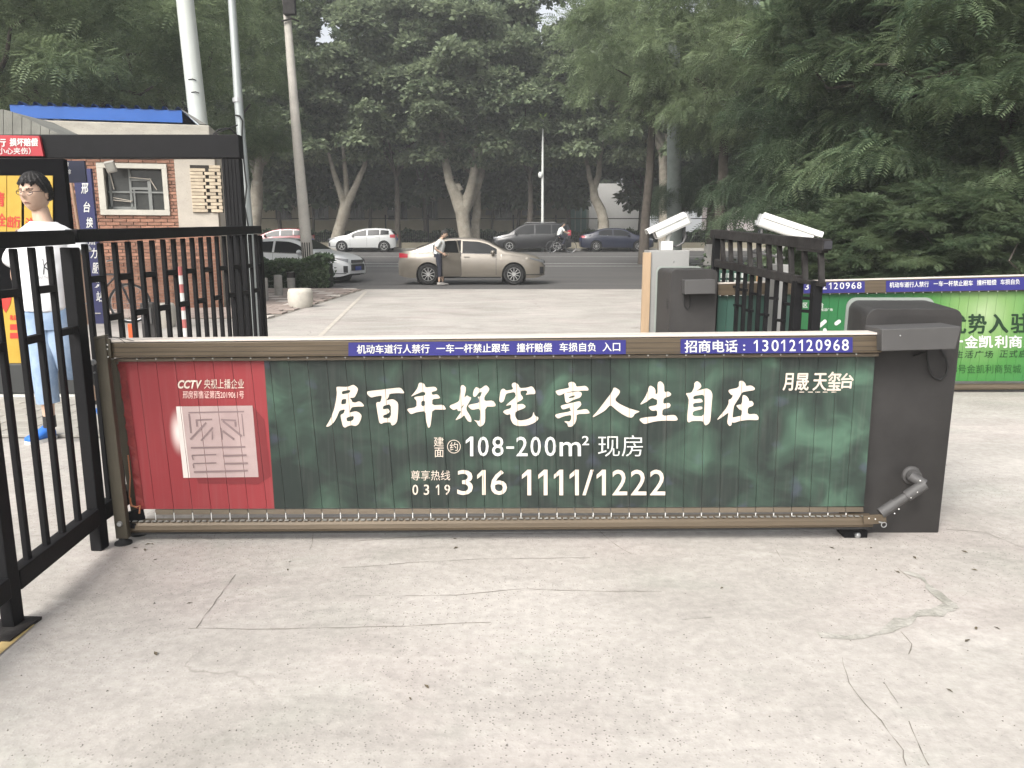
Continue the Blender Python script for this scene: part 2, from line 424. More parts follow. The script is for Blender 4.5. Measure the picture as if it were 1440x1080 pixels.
sheet('ground', -400, 400, -60, 700, EARTH, -.02)
yard = sheet('concrete_yard', -14, 14, -8, 22.0, CONCRETE, 0.0)
sheet('road', -120, 120, 22.0, 51.5, ASPHALT, -.012)
sheet('far_pavement', -120, 120, 51.75, 63, PAVE, .11)
for k in range(60):
    m_ = MB(); x = -60+k*2.0
    m_.box((x, 51.62, .85+.04), (1.985, .26, .20)); o = m_.build('kerb', KERB, None, bevel=.02, seg=1); tag(o, kind='structure')
# lane lines along the street
for yy, dz in ((43.5, .0), (37.0, .0), (35.0, 0)):
    z = terr(yy)-.008
    mb = MB(); mb.add([(-110, yy-.09, terr(yy-.09)-.008), (110, yy-.09, terr(yy-.09)-.008), (110, yy+.09, terr(yy+.09)-.008), (-110, yy+.09, terr(yy+.09)-.008)], [(0, 1, 2, 3)])
    tag(mb.build('road_line', ROADPAINT), kind='structure')
# cracks, joints and the patched trench in the yard: thin ribbons worked into the slab
def ribbon(pts, wd, mat, name, dz=.0015, wob=.25):
    q = [G(*p) for p in pts]; dense = []
    for a, b in zip(q, q[1:]):
        n = max(2, int((b-a).length/.04))
        for i in range(n): dense.append(a.lerp(b, i/n))
    dense.append(q[-1]); mb = MB(); V = []; Fs = []
    off = 0
    for i, p in enumerate(dense):
        d = (dense[min(i+1, len(dense)-1)]-dense[max(i-1, 0)]).normalized(); s = Vector((-d.y, d.x, 0))
        off = off*.82+random.uniform(-1, 1)*(.0042 if wob > .2 else wd*wob*1.6)
        ww = wd*.72*(random.uniform(.1, 1.2))
        c = p+s*off; V += [(c.x-s.x*ww/2, c.y-s.y*ww/2, dz), (c.x+s.x*ww/2, c.y+s.y*ww/2, dz)]
    for i in range(len(dense)-1): Fs.append((2*i, 2*i+1, 2*i+3, 2*i+2))
    mb.add(V, Fs); return tag(mb.build(name, mat), kind='structure')
CRACK = M('crack_dirt', (.20, .18, .155), .95, var=.4, vsc=20)
JOINT = M('slab_joint_dirt', (.26, .24, .21), .95, var=.3, vsc=9)
for pts, wd in (([(808, 740), (840, 745), (868, 768), (890, 780)], .005), ([(1180, 745), (1150, 752), (1100, 742)], .005),
                ([(1184, 925), (1195, 965), (1215, 990), (1240, 1015), (1250, 1035), (1270, 1060), (1275, 1078)], .0045),
                ([(1265, 890), (1280, 908), (1275, 922)], .005), ([(1245, 965), (1262, 992)], .003), ([(1278, 1020), (1300, 1060), (1312, 1079)], .005),
                ([(1330, 745), (1385, 750), (1440, 772)], .007), ([(1262, 800), (1282, 815)], .012),
                ([(1090, 775), (1100, 792)], .004), ([(1000, 870), (960, 874)], .003), ([(0, 690), (60, 672), (130, 640)], .01),
                ([(480, 800), (640, 790), (830, 787)], .004), ([(330, 810), (275, 885)], .005), ([(265, 886), (400, 884), (560, 880), (690, 877)], .005),
                ([(440, 745), (436, 775)], .004), ([(500, 762), (640, 753), (830, 749), (960, 747)], .005), ([(500, 840), (640, 838), (740, 830), (850, 832), (930, 832)], .006)):
    ribbon(pts, wd, CRACK if wd < .0055 else JOINT, 'slab_crack', wob=.25)
TRENCH = M('trench_mortar', (.22, .215, .18), .95, bump=.8, bsc=40, vsc=9, base2=(.46, .44, .40))
ribbon([(1150, 895), (1185, 893), (1240, 880), (1290, 868), (1340, 858)], .08, TRENCH, 'patched_trench', wob=.12, dz=.002)
ribbon([(1340, 858), (1318, 835), (1295, 815), (1270, 806)], .055, TRENCH, 'patched_trench', wob=.12, dz=.0025)
# small stones lying on the yard
ST = M('loose_stone', (.16, .145, .13), .9, var=.4, vsc=20)
mb = MB()
for i in range(900):
    px = random.uniform(0, 1440); py = random.uniform(640, 1080); q = G(px, py)
    s = random.choice((.0016, .002, .0025, .0035)) * (1.7 if random.random() < .04 else 1)
    a = random.uniform(0, 6.28)
    V = [(q.x+s*random.uniform(.7, 1.3)*math.cos(a+k*2.09), q.y+s*random.uniform(.7, 1.3)*math.sin(a+k*2.09), 0.0) for k in range(3)]+[(q.x, q.y, s*.9)]
    mb.add(V, [(0, 1, 3), (1, 2, 3), (2, 0, 3)])
tag(mb.build('grit', ST), kind='stuff', label='dark grit scattered over the concrete yard')
# fallen dry leaves and droppings in front of the barrier
DRY = M('dry_leaf', (.10, .08, .05), .9, var=.4, vsc=30)
mb = MB()
for (px, py) in ((1232, 803), (1262, 806), (1225, 772), (1180, 790), (1356, 778), (1370, 803), (1372, 888), (1402, 886), (1335, 977), (1015, 830), (190, 772), (204, 776), (214, 768), (219, 790), (208, 768), (267, 850), (219, 922), (1170, 772), (1286, 785), (600, 970), (577, 988), (640, 760), (641, 772), (408, 793), (405, 803), (1360, 905)):
    q = G(px, py); a = random.uniform(0, 6.28); s = random.uniform(.008, .016)
    V = [(q.x+s*math.cos(a)*c-s*math.sin(a)*d, q.y+s*math.sin(a)*c+s*math.cos(a)*d, z) for c, d, z in ((-1, 0, .002), (-.2, .35, .004), (1, 0, .003), (-.1, -.35, .006))]
    mb.add(V, [(0, 1, 2, 3)])
tag(mb.build('leaf_litter', DRY), kind='stuff', label='small dry leaves fallen on the yard')
# yellow edge stripe at the left foot of the fence and down the drive
mb = MB(); a = G(-25, 935); b = G(40, 880); mb.add([(a.x-.022, a.y, .004), (a.x+.022, a.y, .004), (b.x+.022, b.y, .004), (b.x-.022, b.y, .004)], [(0, 1, 2, 3)])
tag(mb.build('yellow_line', YELLOWPAINT), kind='structure')
mb = MB(); a = G(448, 475); b = G(515, 410); mb.add([(a.x-.035, a.y, .004), (a.x+.035, a.y, .004), (b.x+.04, b.y, .004), (b.x-.04, b.y, .004)], [(0, 1, 2, 3)])
tag(mb.build('yellow_line', M('faded_yellow_paint', (.50, .46, .40), .85, var=.15, vsc=3)), kind='structure')
# footway of small pavers beside the drive
PV = M('reddish_paver', (.30, .245, .215), .9, var=.2, vsc=5, bump=.3, rnd=.14)
PVL = M('pale_paver', (.55, .50, .45), .9, var=.1, vsc=5, rnd=.05)
fw = sheet('footway', -14.0, -4.15, 13.2, 21.99, M('joint_sand', (.22, .2, .17), .95, var=.2), .004)
pm = MB().box((0, 0, .012), (.385, .385, .024)).mesh('paver', bevel=.006, seg=1); pm.materials.append(PV)
pm2 = pm.copy(); pm2.materials.clear(); pm2.materials.append(PVL)
n = 0
for i in range(11):
    for j in range(22):
        x = -4.4-i*.4+(.0 if j % 2 else .2)-.2; y = 13.45+j*.4
        if n < 290:
            o = link('paver', pm2 if (i+3*j) % 7 == 0 else pm, None, fw, (x, y, .002+random.uniform(0, .004))); n += 1
# grey tiles behind the man
fw2 = sheet('tiled_path', -6.0, -2.2, 4.95, 6.5, M('joint_sand_dark', (.16, .15, .13), .95), .004)
TL = M('grey_tile', (.34, .325, .29), .88, var=.15, vsc=6, bump=.2, rnd=.08)
tm = MB().box((0, 0, .01), (.292, .192, .02)).mesh('paving_tile', bevel=.003, seg=1); tm.materials.append(TL)
for i in range(12):
    for j in range(7):
        link('paving_tile', tm, None, fw2, (-2.4-i*.3-(.15 if j % 2 else 0), 5.06+j*.2, .004+random.uniform(0, .002)))
# ================================================================== FRONT BARRIER
def slat_mat(name, xb, kb, red, green_lo, green_hi, hot=None):
    m = bpy.data.materials.new(name); m.use_nodes = True; t = m.node_tree; N = t.nodes; K = t.links
    b = N['Principled BSDF']; b.inputs['Roughness'].default_value = .42; b.inputs['Specular IOR Level'].default_value = .4
    tc = N.new('ShaderNodeTexCoord'); mp = N.new('ShaderNodeMapping'); mp.inputs['Scale'].default_value = (1, 1, 1.2); K.new(tc.outputs['Object'], mp.inputs[0])
    sp = N.new('ShaderNodeSeparateXYZ'); K.new(tc.outputs['Object'], sp.inputs[0])
    n = N.new('ShaderNodeTexNoise'); n.inputs['Scale'].default_value = 4.6; n.inputs['Detail'].default_value = 3; n.inputs['Distortion'].default_value = .7; K.new(mp.outputs[0], n.inputs['Vector'])
    cr = N.new('ShaderNodeValToRGB'); e = cr.color_ramp.elements; e[0].position = .40; e[0].color = green_lo; e[1].position = .78; e[1].color = green_hi
    mid = e.new(.56); mid.color = tuple((a*.72+b_*.28) for a, b_ in zip(green_lo, green_hi))
    # print gets brighter leaves towards its right end
    mr = N.new('ShaderNodeMapRange'); mr.inputs[1].default_value = -1.9; mr.inputs[2].default_value = .1; mr.inputs[3].default_value = -.07; mr.inputs[4].default_value = .055; K.new(sp.outputs[0], mr.inputs[0])
    ad = N.new('ShaderNodeMath'); ad.operation = 'ADD'; K.new(n.outputs['Fac'], ad.inputs[0]); K.new(mr.outputs[0], ad.inputs[1]); K.new(ad.outputs[0], cr.inputs[0])
    n2 = N.new('ShaderNodeTexNoise'); n2.inputs['Scale'].default_value = 9; n2.inputs['Detail'].default_value = 2; K.new(mp.outputs[0], n2.inputs['Vector'])
    pu = N.new('ShaderNodeMixRGB'); pu.inputs[2].default_value = (.07, .075, .12, 1); c3 = N.new('ShaderNodeValToRGB'); c3.color_ramp.elements[0].position = .62; c3.color_ramp.elements[1].position = .8
    c3.color_ramp.elements[1].color = (.6, .6, .6, 1); K.new(n2.outputs['Fac'], c3.inputs[0]); K.new(c3.outputs[0], pu.inputs[0]); K.new(cr.outputs[0], pu.inputs[1])
    # red field left of the boundary
    mu = N.new('ShaderNodeMath'); mu.operation = 'MULTIPLY_ADD'; K.new(sp.outputs[2], mu.inputs[0]); mu.inputs[1].default_value = -kb; K.new(sp.outputs[0], mu.inputs[2])
    gt = N.new('ShaderNodeMath'); gt.operation = 'GREATER_THAN'; K.new(mu.outputs[0], gt.inputs[0]); gt.inputs[1].default_value = xb
    mx = N.new('ShaderNodeMixRGB'); K.new(gt.outputs[0], mx.inputs[0])
    rn = N.new('ShaderNodeValToRGB'); rn.color_ramp.elements[0].color = tuple(c*.8 for c in red[:3])+(1,); rn.color_ramp.elements[1].color = tuple(c*1.15 for c in red[:3])+(1,)
    n4 = N.new('ShaderNodeTexNoise'); n4.inputs['Scale'].default_value = 2.5; K.new(tc.outputs['Object'], n4.inputs['Vector']); K.new(n4.outputs['Fac'], rn.inputs[0])
    last = rn.outputs[0]
    if hot is not None:     # the printed sparkle on the emblem's left edge
        vd = N.new('ShaderNodeVectorMath'); vd.operation = 'SUBTRACT'; K.new(tc.outputs['Object'], vd.inputs[0]); vd.inputs[1].default_value = hot
        sc_ = N.new('ShaderNodeVectorMath'); sc_.operation = 'MULTIPLY'; sc_.inputs[1].default_value = (22, 0, 8.5); K.new(vd.outputs[0], sc_.inputs[0])
        ln = N.new('ShaderNodeVectorMath'); ln.operation = 'LENGTH'; K.new(sc_.outputs[0], ln.inputs[0])
        h = N.new('ShaderNodeMapRange'); h.inputs[1].default_value = 0; h.inputs[2].default_value = 1; h.inputs[3].default_value = 1; h.inputs[4].default_value = 0; h.interpolation_type = 'SMOOTHSTEP'
        K.new(ln.outputs['Value'], h.inputs[0]); mh = N.new('ShaderNodeMixRGB'); mh.inputs[2].default_value = (.8, .68, .64, 1); K.new(h.outputs[0], mh.inputs[0]); K.new(last, mh.inputs[1]); last = mh.outputs[0]
    K.new(last, mx.inputs[1]); K.new(pu.outputs[0], mx.inputs[2])
    # faint run-off streaks of dust
    mp2 = N.new('ShaderNodeMapping'); mp2.inputs['Scale'].default_value = (70, 1, 3); K.new(tc.outputs['Object'], mp2.inputs[0])
    n5 = N.new('ShaderNodeTexNoise'); n5.inputs['Scale'].default_value = 1; n5.inputs['Detail'].default_value = 3; K.new(mp2.outputs[0], n5.inputs['Vector'])
    c5 = N.new('ShaderNodeValToRGB'); c5.color_ramp.elements[0].position = .5; c5.color_ramp.elements[1].position = .85; c5.color_ramp.elements[1].color = (.08, .08, .08, 1); K.new(n5.outputs['Fac'], c5.inputs[0])
    du = N.new('ShaderNodeMixRGB'); du.inputs[2].default_value = (.30, .28, .25, 1); K.new(c5.outputs[0], du.inputs[0]); K.new(mx.outputs[0], du.inputs[1])
    K.new(du.outputs[0], b.inputs['Base Color']); return m
YB = 3.19                                      # plane of the slats
def FB(dy=0.0):
    return lambda px, py: P(px, py, YB+dy)
gate = thing('advertising_barrier', (1.72, 3.4, 0), 'long foreground barrier with red and dark green slatted advert and charcoal cabinet', 'barrier')
ARM_T = lambda px: 482.5-(px-135)*(11.0/1100)      # pixel rows along the arm
ARM_B = lambda px: 503.5-(px-135)*(7.5/1100)
SL_T = lambda px: ARM_B(px)+5.5
SL_B = lambda px: 716-(px-190)*(4.0/1030)
def seam_top(i): return 166+i*26.62
def seam_bot(i): return 192+i*26.2 if i < 9 else 192+9*26.2+(i-9)*((1215-427.8)/31)
xb0 = P(371, 505, YB); xb1 = P(386, 716, YB); kb = (xb1.x-xb0.x)/(xb1.z-xb0.z); g0 = wloc(gate)
hot = P(251, 608, YB)-g0
SLAT = slat_mat('slat_print', (xb0.x-g0.x)-kb*(xb0.z-g0.z), kb, L((136, 52, 56)), L((38, 46, 43)), L((76, 104, 87)), tuple(hot))
LIP = M('bronze_lip', (.17, .14, .105), .35, metal=.4, var=.15, stretch=(.5, 5, 5))
seams = []
for i in range(40):
    a0, a1 = seam_top(i)+.3, seam_top(i+1)-.3; b0, b1 = seam_bot(i)+.3, seam_bot(i+1)-.3
    dj = random.uniform(-.0008, .0008)
    cn = [(a0, SL_T(a0)), (a1, SL_T(a1)), (b1, SL_B(b1)), (b0, SL_B(b0))]
    fr = [P(x, y, YB+dj+(0 if k in (0, 3) else random.uniform(-.0006, .0006))) for k, (x, y) in enumerate(cn)]
    mb = MB().prism(fr, (0, .009, 0)); mb.build('slat', SLAT, gate)
    # lip below each printed slat
    cl = [(b0+.2, SL_B(b0)+.8), (b1-.2, SL_B(b1)+.8), (b1+.2, SL_B(b1)+8), (b0+.2, SL_B(b0)+8)]
    if i > 0: seams.append((seam_top(i), SL_T(seam_top(i)), seam_bot(i), SL_B(seam_bot(i))))
mb = MB()
for i in range(1, 40):
    a = seam_bot(i); mb.prism([P(seam_bot(i)-.2, SL_B(a)+1, YB+.002), P(seam_bot(i+1)-1.2, SL_B(a)+1, YB+.002), P(seam_bot(i+1)-.6, SL_B(a)+8, YB-.001), P(seam_bot(i)+.4, SL_B(a)+8, YB-.001)], (0, .008, 0))
o = mb.build('slat_hem', LIP, gate)
mb = MB()
for i in range(1, 40):
    mb.prism([P(seam_top(i)-1.2, SL_T(seam_top(i)), YB+.0125), P(seam_top(i)+1.2, SL_T(seam_top(i)), YB+.0125), P(seam_bot(i)+1.2, SL_B(seam_bot(i)), YB+.0125), P(seam_bot(i)-1.2, SL_B(seam_bot(i)), YB+.0125)], (0, .004, 0))
mb.build('slat_interlock', BLACK_OLD, gate)
mb = MB()
for i in range(1, 40):
    q = P(seam_bot(i)+.2, SL_B(0)+4.5, YB-.004); mb.tube([q, q+Vector((0, 0, -.032))], .0022, 6)
mb.build('hanger_pin', ZINC, gate)
# arm: boxed profile, pale top, ribs
def armbox(x0, x1, yt, yb, y0, y1, mb):
    a, b = P(x0, yt(x0), y0), P(x1, yt(x1), y0); c, d = P(x1, yb(x1), y0), P(x0, yb(x0), y0)
    mb.prism([a, b, c, d], (0, y1-y0, 0)); return mb
mb = armbox(140, 1240, ARM_T, ARM_B, YB-.045, YB+.03, MB()); mb.build('arm', BRONZE, gate, bevel=.004)
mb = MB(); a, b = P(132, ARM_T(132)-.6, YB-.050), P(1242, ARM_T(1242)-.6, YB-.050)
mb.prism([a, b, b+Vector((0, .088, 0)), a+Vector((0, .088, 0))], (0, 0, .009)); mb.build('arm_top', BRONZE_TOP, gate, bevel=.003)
mb = MB()
for k, fr_ in enumerate((.30, .62, .86)):
    f = lambda px: ARM_T(px)+(ARM_B(px)-ARM_T(px))*fr_
    a, b = P(142, f(142), YB-.0465), P(1238, f(1238), YB-.0465); mb.prism([a, b, b+Vector((0, 0, -.002)), a+Vector((0, 0, -.002))], (0, .004, 0))
mb.build('arm_groove_shade', M('groove_shadow_metal', (.06, .05, .038), .5, metal=.3), gate)  # dark strips on the arm face; groove shade put into their colour
f = lambda px: ARM_B(px)+1.2
mb = MB(); a, b = P(160, f(160), YB-.02), P(1236, f(1236), YB-.02); mb.prism([a, b, b+Vector((0, 0, -.012)), a+Vector((0, 0, -.012))], (0, .035, 0)); mb.build('hanging_track', LIP, gate)
mb = MB()
for i in range(1, 40):
    x = seam_top(i); q = P(x, ARM_B(x)+1.5, YB-.022); mb.ball(q, .0042, 4)
mb.build('rivet', ZINC, gate, smooth=True)
# bottom rail: rounded bronze section with gasket and steel chain of links on top
RB = lambda px: 744.5-(px-190)*(7.5/1030)
mb = MB(); prof = [(-.035, .0), (-.04, .012), (-.036, .030), (-.024, .042), (.01, .046), (.03, .03), (.032, .0)]
a = P(182, RB(182), YB); b = P(1222, RB(1222), YB)
mb.prism([a+Vector((0, y, z)) for y, z in prof], b-a); mb.build('bottom_rail', BRONZE, gate, smooth=30)
mb = MB(); mb.prism([a+Vector((0, y, z)) for y, z in ((-.03, -.012), (-.03, .001), (.028, .001), (.028, -.012))], b-a); mb.build('rubber_gasket', RUBBER, gate)
SPECK = M('scratched_steel', (.5, .5, .47), .45, metal=.5, var=.5, vsc=40, base2=(.12, .11, .1))
mb = MB(); n = 118
for i in range(n):
    q = a.lerp(b, (i+.5)/n)+Vector((0, -.026, .0475)); mb.box(q, (.018, .012, .0035)); 
    if i % 3 == 0: mb.box(q+Vector((.004, -.003, .003)), (.007, .006, .003))
mb.build('link_strip', SPECK, gate)
# left end: two leaning legs on screw feet, pivot bolts, torn edge of the red film
LEG = M('olive_bronze', (.085, .075, .055), .42, metal=.3, var=.2, vsc=4, stretch=(4, 4, .6))
yl = 3.12
mb = MB(); q = [P(131, 474, yl), P(147, 471, yl), P(180, 758, yl), P(163, 758, yl)]; mb.prism(q, (0, .03, 0)); l1 = mb.build('support_leg', LEG, gate, bevel=.004)
q = P(171.5, 768, yl); mb = MB(); fz = G(172, 770)
mb.tube([Vector((q.x, yl+.015, .045)), Vector((q.x, yl+.015, .02))], .011, 10); mb.lathe((q.x, yl+.015, 0), [(.036, .0), (.035, .008), (.02, .016), (.014, .03)], 20); mb.build('screw_foot', RUBBER, l1, smooth=True)
mb = MB()
for (x, y) in ((131, 509.5), (168, 737)): mb.lathe(P(x, y, yl-.004), [(.0, -.006), (.009, -.006), (.012, .0), (.012, .004)], 14, axis='Y', cap=False)
mb.lathe(P(133, 524, yl-.001), [(.0, -.003), (.004, -.003), (.004, .003)], 8, axis='Y', cap=False)
mb.build('pivot_bolt', STEEL, l1, smooth=True)
mb = MB(); y2 = 3.235; q = [P(150, 505, y2), P(163, 505, y2), P(197, 735, y2), P(186, 735, y2)]; mb.prism(q, (0, .028, 0)); l2 = mb.build('support_leg', LEG, gate, bevel=.004)
q = P(194, 750, y2); mb = MB(); mb.tube([Vector((q.x, y2+.01, .07)), Vector((q.x, y2+.01, .02))], .011, 10); mb.lathe((q.x, y2+.01, 0), [(.038, 0), (.037, .008), (.02, .016), (.014, .03)], 20); mb.build('screw_foot', RUBBER, l2, smooth=True)
mb = MB(); mb.bar(P(178, 728, 3.17), P(203, 722, 3.20), .03, .045); mb.bar(P(182, 738, 3.16), P(200, 740, 3.2), .05, .02); mb.build('foot_bracket', BLACK, gate, bevel=.003)
mb = MB(); mb.box(P(150, 489, 3.135), (.035, .012, .075)); ob = mb.build('end_bracket', LEG, gate, bevel=.002)
mb = MB()
for (x, y) in ((146, 485), (151, 485), (146, 490), (151, 491), (146, 502), (152, 502)): mb.ball(P(x, y, 3.126), .0035, 4)
mb.build('rivet', ZINC, ob, smooth=True)
mb = MB(); mb.tube([P(147, 473, 3.13), P(163, 474, 3.12), P(178, 477, 3.13), P(190, 480, 3.142)], .0012, 5); mb.tube([P(134, 478, 3.12), P(150, 473, 3.10), P(168, 476, 3.12), P(176, 482, 3.14)], .0012, 5); mb.build('tie_wire', RUBBER, gate)
TORN = M('torn_red_film', L((105, 30, 32))[:3], .5, var=.5, vsc=25, base2=L((150, 58, 55))[:3])
mb = MB(); ed = []
ys_ = list(range(512, 716, 8))
for k, y in enumerate(ys_):
    t = (y-512)/204; xl = 167+27*t; ed.append((P(xl+random.uniform(-3, 1.5), y, YB-.004-random.uniform(0, .006)), P(xl+9, y, YB-.003)))
for (a_, b_), (c_, d_) in zip(ed, ed[1:]): mb.add([a_, b_, d_, c_], [(0, 1, 2, 3)])
mb.build('torn_film', TORN, gate)
mb = MB(); mb.tube([P(183, 700, 3.17), P(184, 711, 3.165), P(192, 713, 3.165), P(197, 711, 3.17), P(196, 722, 3.17)], .004, 6); mb.tube([P(180, 640, 3.17), P(183, 670, 3.165), P(182, 700, 3.17), P(186, 712, 3.165)], .003, 6)
mb.build('copper_wire', M('copper', (.6, .26, .14), .35, metal=.7), gate)
# decals and lettering on the arm
def strip(x0, x1, t0, t1, dy, mat, par, Yp, AT=ARM_T, AB=ARM_B, name='decal'):
    mb = MB(); V = []; n = 8
    for i in range(n+1):
        x = x0+(x1-x0)*i/n; h = AB(x)-AT(x); V += [P(x, AT(x)+h*t0, Yp-dy), P(x, AT(x)+h*t1, Yp-dy)]
    mb.add(V, [(2*i, 2*i+1, 2*i+3, 2*i+2) for i in range(n)]); return mb.build(name, mat, par, fix=False)
YA = YB-.045
strip(490, 880, .13, .98, .0035, BLUE_DECAL, gate, YA); strip(957, 1199, .10, .98, .0035, BLUE_DECAL, gate, YA)
fa = lambda px, py: P(px, py, YA-.0045)
for s_, x0, x1 in (('机动车道行人禁行', 502, 604), ('一车一杆禁止跟车', 614, 716), ('撞杆赔偿', 727, 776), ('车损自负', 787, 838), ('入口', 847.5, 872)):
    y = ARM_T(x0); text('lettering', s_, (x0, y+6.2, x1, y+18.6), fa, WHITE_INK, gate, dy=-(x1-x0)*.009, seams=None, bold=.22)
text('lettering', '招商电话', (963, ARM_T(963)+4.5, 1037, ARM_T(963)+21.5), fa, WHITE_INK, gate, bold=.35, dy=-.6)
text('lettering', ':', (1045, 484.5, 1048, 493), fa, WHITE_INK, gate, off=.014)
PH = ((1060, 1065.5), (1072, 1080.5), (1085, 1095), (1098.5, 1104), (1110, 1119), (1123.5, 1129), (1134, 1143), (1147, 1156.5), (1159.5, 1168.5), (1172, 1181), (1184, 1193.5))
digits('lettering', '13012120968', PH, ARM_T(1059)+5.0, ARM_T(1059)+21.0, fa, WHITE_INK, gate, dy=-1.2, sw=.36)
# the big brush characters, traced
GL = []
o1 = (450, 530)
GL.append(flatpoly([[(275,185),(285,165),(470,170),(560,130),(615,165),(645,205),(630,255),(600,320),(575,352),(500,352),(530,385),(545,425),(600,435),(655,410),(700,430),(745,480),(735,500),(640,500),(540,510),(515,550),(495,605),(600,578),(660,600),(705,650),(690,720),(650,800),(600,830),(540,815),(480,825),(420,860),(385,830),(365,750),(345,650),(365,630),(400,615),(425,545),(340,565),(320,590),(290,670),(240,760),(190,810),(140,840),(98,840),(130,790),(190,680),(240,540),(270,400),(285,280)],
 [(370,240),(515,218),(500,270),(370,297)],[(370,378),(445,370),(440,440),(425,458),(355,465)],[(445,685),(575,655),(560,735),(455,755)]],12,o1))
GL.append(flatpoly([[(785,265),(810,240),(1050,215),(1110,205),(1340,180),(1375,195),(1425,265),(1415,278),(1300,272),(1170,285),(1160,340),(1115,400),(1170,385),(1225,375),(1270,395),(1320,440),(1320,560),(1305,745),(1270,800),(1225,822),(1205,810),(1190,765),(1140,768),(1080,770),(1035,795),(1000,770),(975,640),(945,450),(965,425),(1020,425),(1040,350),(1040,315),(940,330),(870,350),(840,335),(800,295)],
 [(1065,490),(1195,455),(1198,690),(1070,697),(1065,650),(1150,620),(1180,580),(1150,535),(1060,550)]],12,o1))
GL.append(flatpoly([[(145,338),(215,260),(265,190),(290,100),(330,97),(385,120),(400,180),(530,165),(570,172),(600,210),(580,235),(500,255),(515,305),(600,290),(650,350),(630,365),(515,375),(515,480),(700,468),(745,535),(735,553),(515,550),(500,720),(480,840),(455,862),(440,850),(410,740),(398,575),(250,595),(165,630),(135,615),(78,540),(250,512),(250,400),(205,355),(225,335),(395,315),(398,262),(345,250),(250,290)],
 [(330,410),(390,400),(390,490),(330,492)]],12,(565,530)))
s3 = 1440/140
GL.append(flatpoly([[(235,130),(270,115),(310,150),(310,200),(285,305),(325,265),(350,285),(395,300),(350,380),(320,430),(318,480),(370,560),(390,610),(388,655),(345,645),(310,600),(285,550),(250,590),(155,632),(180,590),(240,510),(235,490),(195,495),(185,460),(130,482),(70,435),(85,410),(150,385),(215,350),(225,250)],[(250,430),(280,395),(272,430),(245,460)]],s3,(625,530)))
GL.append(flatpoly([[(455,145),(490,160),(520,175),(600,115),(650,165),(645,200),(575,290),(580,350),(700,340),(745,400),(730,430),(590,430),(590,640),(570,690),(520,722),(485,700),(470,660),(420,620),(500,640),(515,620),(515,455),(420,475),(385,470),(340,425),(360,400),(505,375),(500,320),(475,290),(520,285),(545,215),(500,225),(450,290),(420,285),(410,250),(425,190)]],s3,(625,530)))
GL.append(flatpoly([[(970,120),(985,90),(1020,80),(1070,110),(1090,165),(1200,155),(1255,135),(1285,150),(1320,215),(1310,250),(1240,250),(1170,260),(1200,225),(1190,195),(1100,200),(1100,250),(1140,300),(1120,335),(1055,365),(1055,400),(1130,388),(1175,420),(1165,450),(1030,500),(1020,560),(1050,620),(1100,632),(1200,615),(1270,575),(1290,500),(1305,560),(1360,585),(1355,620),(1300,665),(1200,705),(1060,712),(990,680),(955,610),(955,535),(900,552),(845,510),(870,480),(960,455),(970,400),(885,420),(920,380),(1035,290),(1020,215),(900,240),(885,260),(860,350),(820,375),(790,350),(810,200),(840,170),(870,175),(890,200),(1000,180)]],s3,(625,530)))
o4 = (770, 530)
GL.append(flatpoly([[(350,100),(400,82),(440,88),(475,120),(485,165),(560,160),(640,148),(690,195),(690,232),(600,230),(430,240),(300,270),(210,312),(175,308),(135,255),(140,235),(200,215),(370,185),(355,140)]],12,o4))
GL.append(flatpoly([[(280,275),(370,265),(520,242),(570,260),(580,300),(550,350),(430,390),(360,430),(325,440),(300,420),(290,350)],[(355,350),(380,330),(470,310),(445,345),(360,360)]],12,o4))
GL.append(flatpoly([[(220,495),(250,475),(420,435),(540,408),(565,435),(570,480),(490,550),(500,568),(640,540),(680,555),(710,600),(700,620),(490,628),(490,720),(460,790),(410,840),(345,842),(335,790),(280,755),(300,745),(370,755),(400,710),(400,640),(270,665),(175,708),(120,655),(150,625),(400,580),(370,525),(395,508),(265,552),(240,535)]],12,o4))
GL.append(flatpoly([[(400,168),(500,225),(500,275),(410,390),(500,460),(640,525),(770,565),(835,580),(820,595),(750,625),(735,660),(700,688),(640,682),(540,630),(430,550),(340,470),(250,570),(120,645),(50,682),(38,668),(120,580),(280,370),(370,250)]],12,(830,530)))
GL.append(flatpoly([[(355,95),(400,72),(440,95),(468,140),(470,262),(540,243),(590,285),(575,320),(460,360),(450,455),(550,435),(580,475),(560,520),(440,545),(435,660),(620,640),(665,655),(700,710),(680,740),(540,738),(400,740),(270,760),(150,795),(110,785),(50,730),(60,700),(200,675),(350,668),(350,560),(265,578),(205,520),(215,500),(350,475),(350,385),(310,375),(265,350),(180,415),(85,465),(60,462),(130,370),(180,270),(210,165),(240,145),(300,180),(325,230),(320,288),(358,285)]],12,(895,530)))
GL.append(flatpoly([[(975,110),(1000,80),(1030,72),(1080,110),(1098,160),(1070,200),(1000,240),(1150,200),(1200,195),(1260,235),(1285,300),(1270,450),(1250,740),(1220,790),(1170,822),(1145,800),(1130,745),(940,742),(885,772),(855,745),(860,620),(885,400),(870,340),(825,275),(925,268),(960,210),(975,160)],
 [(960,322),(1150,295),(1150,480),(1140,662),(945,660),(955,580),(1100,548),(1118,525),(1095,495),(960,518),(955,445),(1110,430),(1122,405),(1085,362),(960,382)]],12,(895,530)))
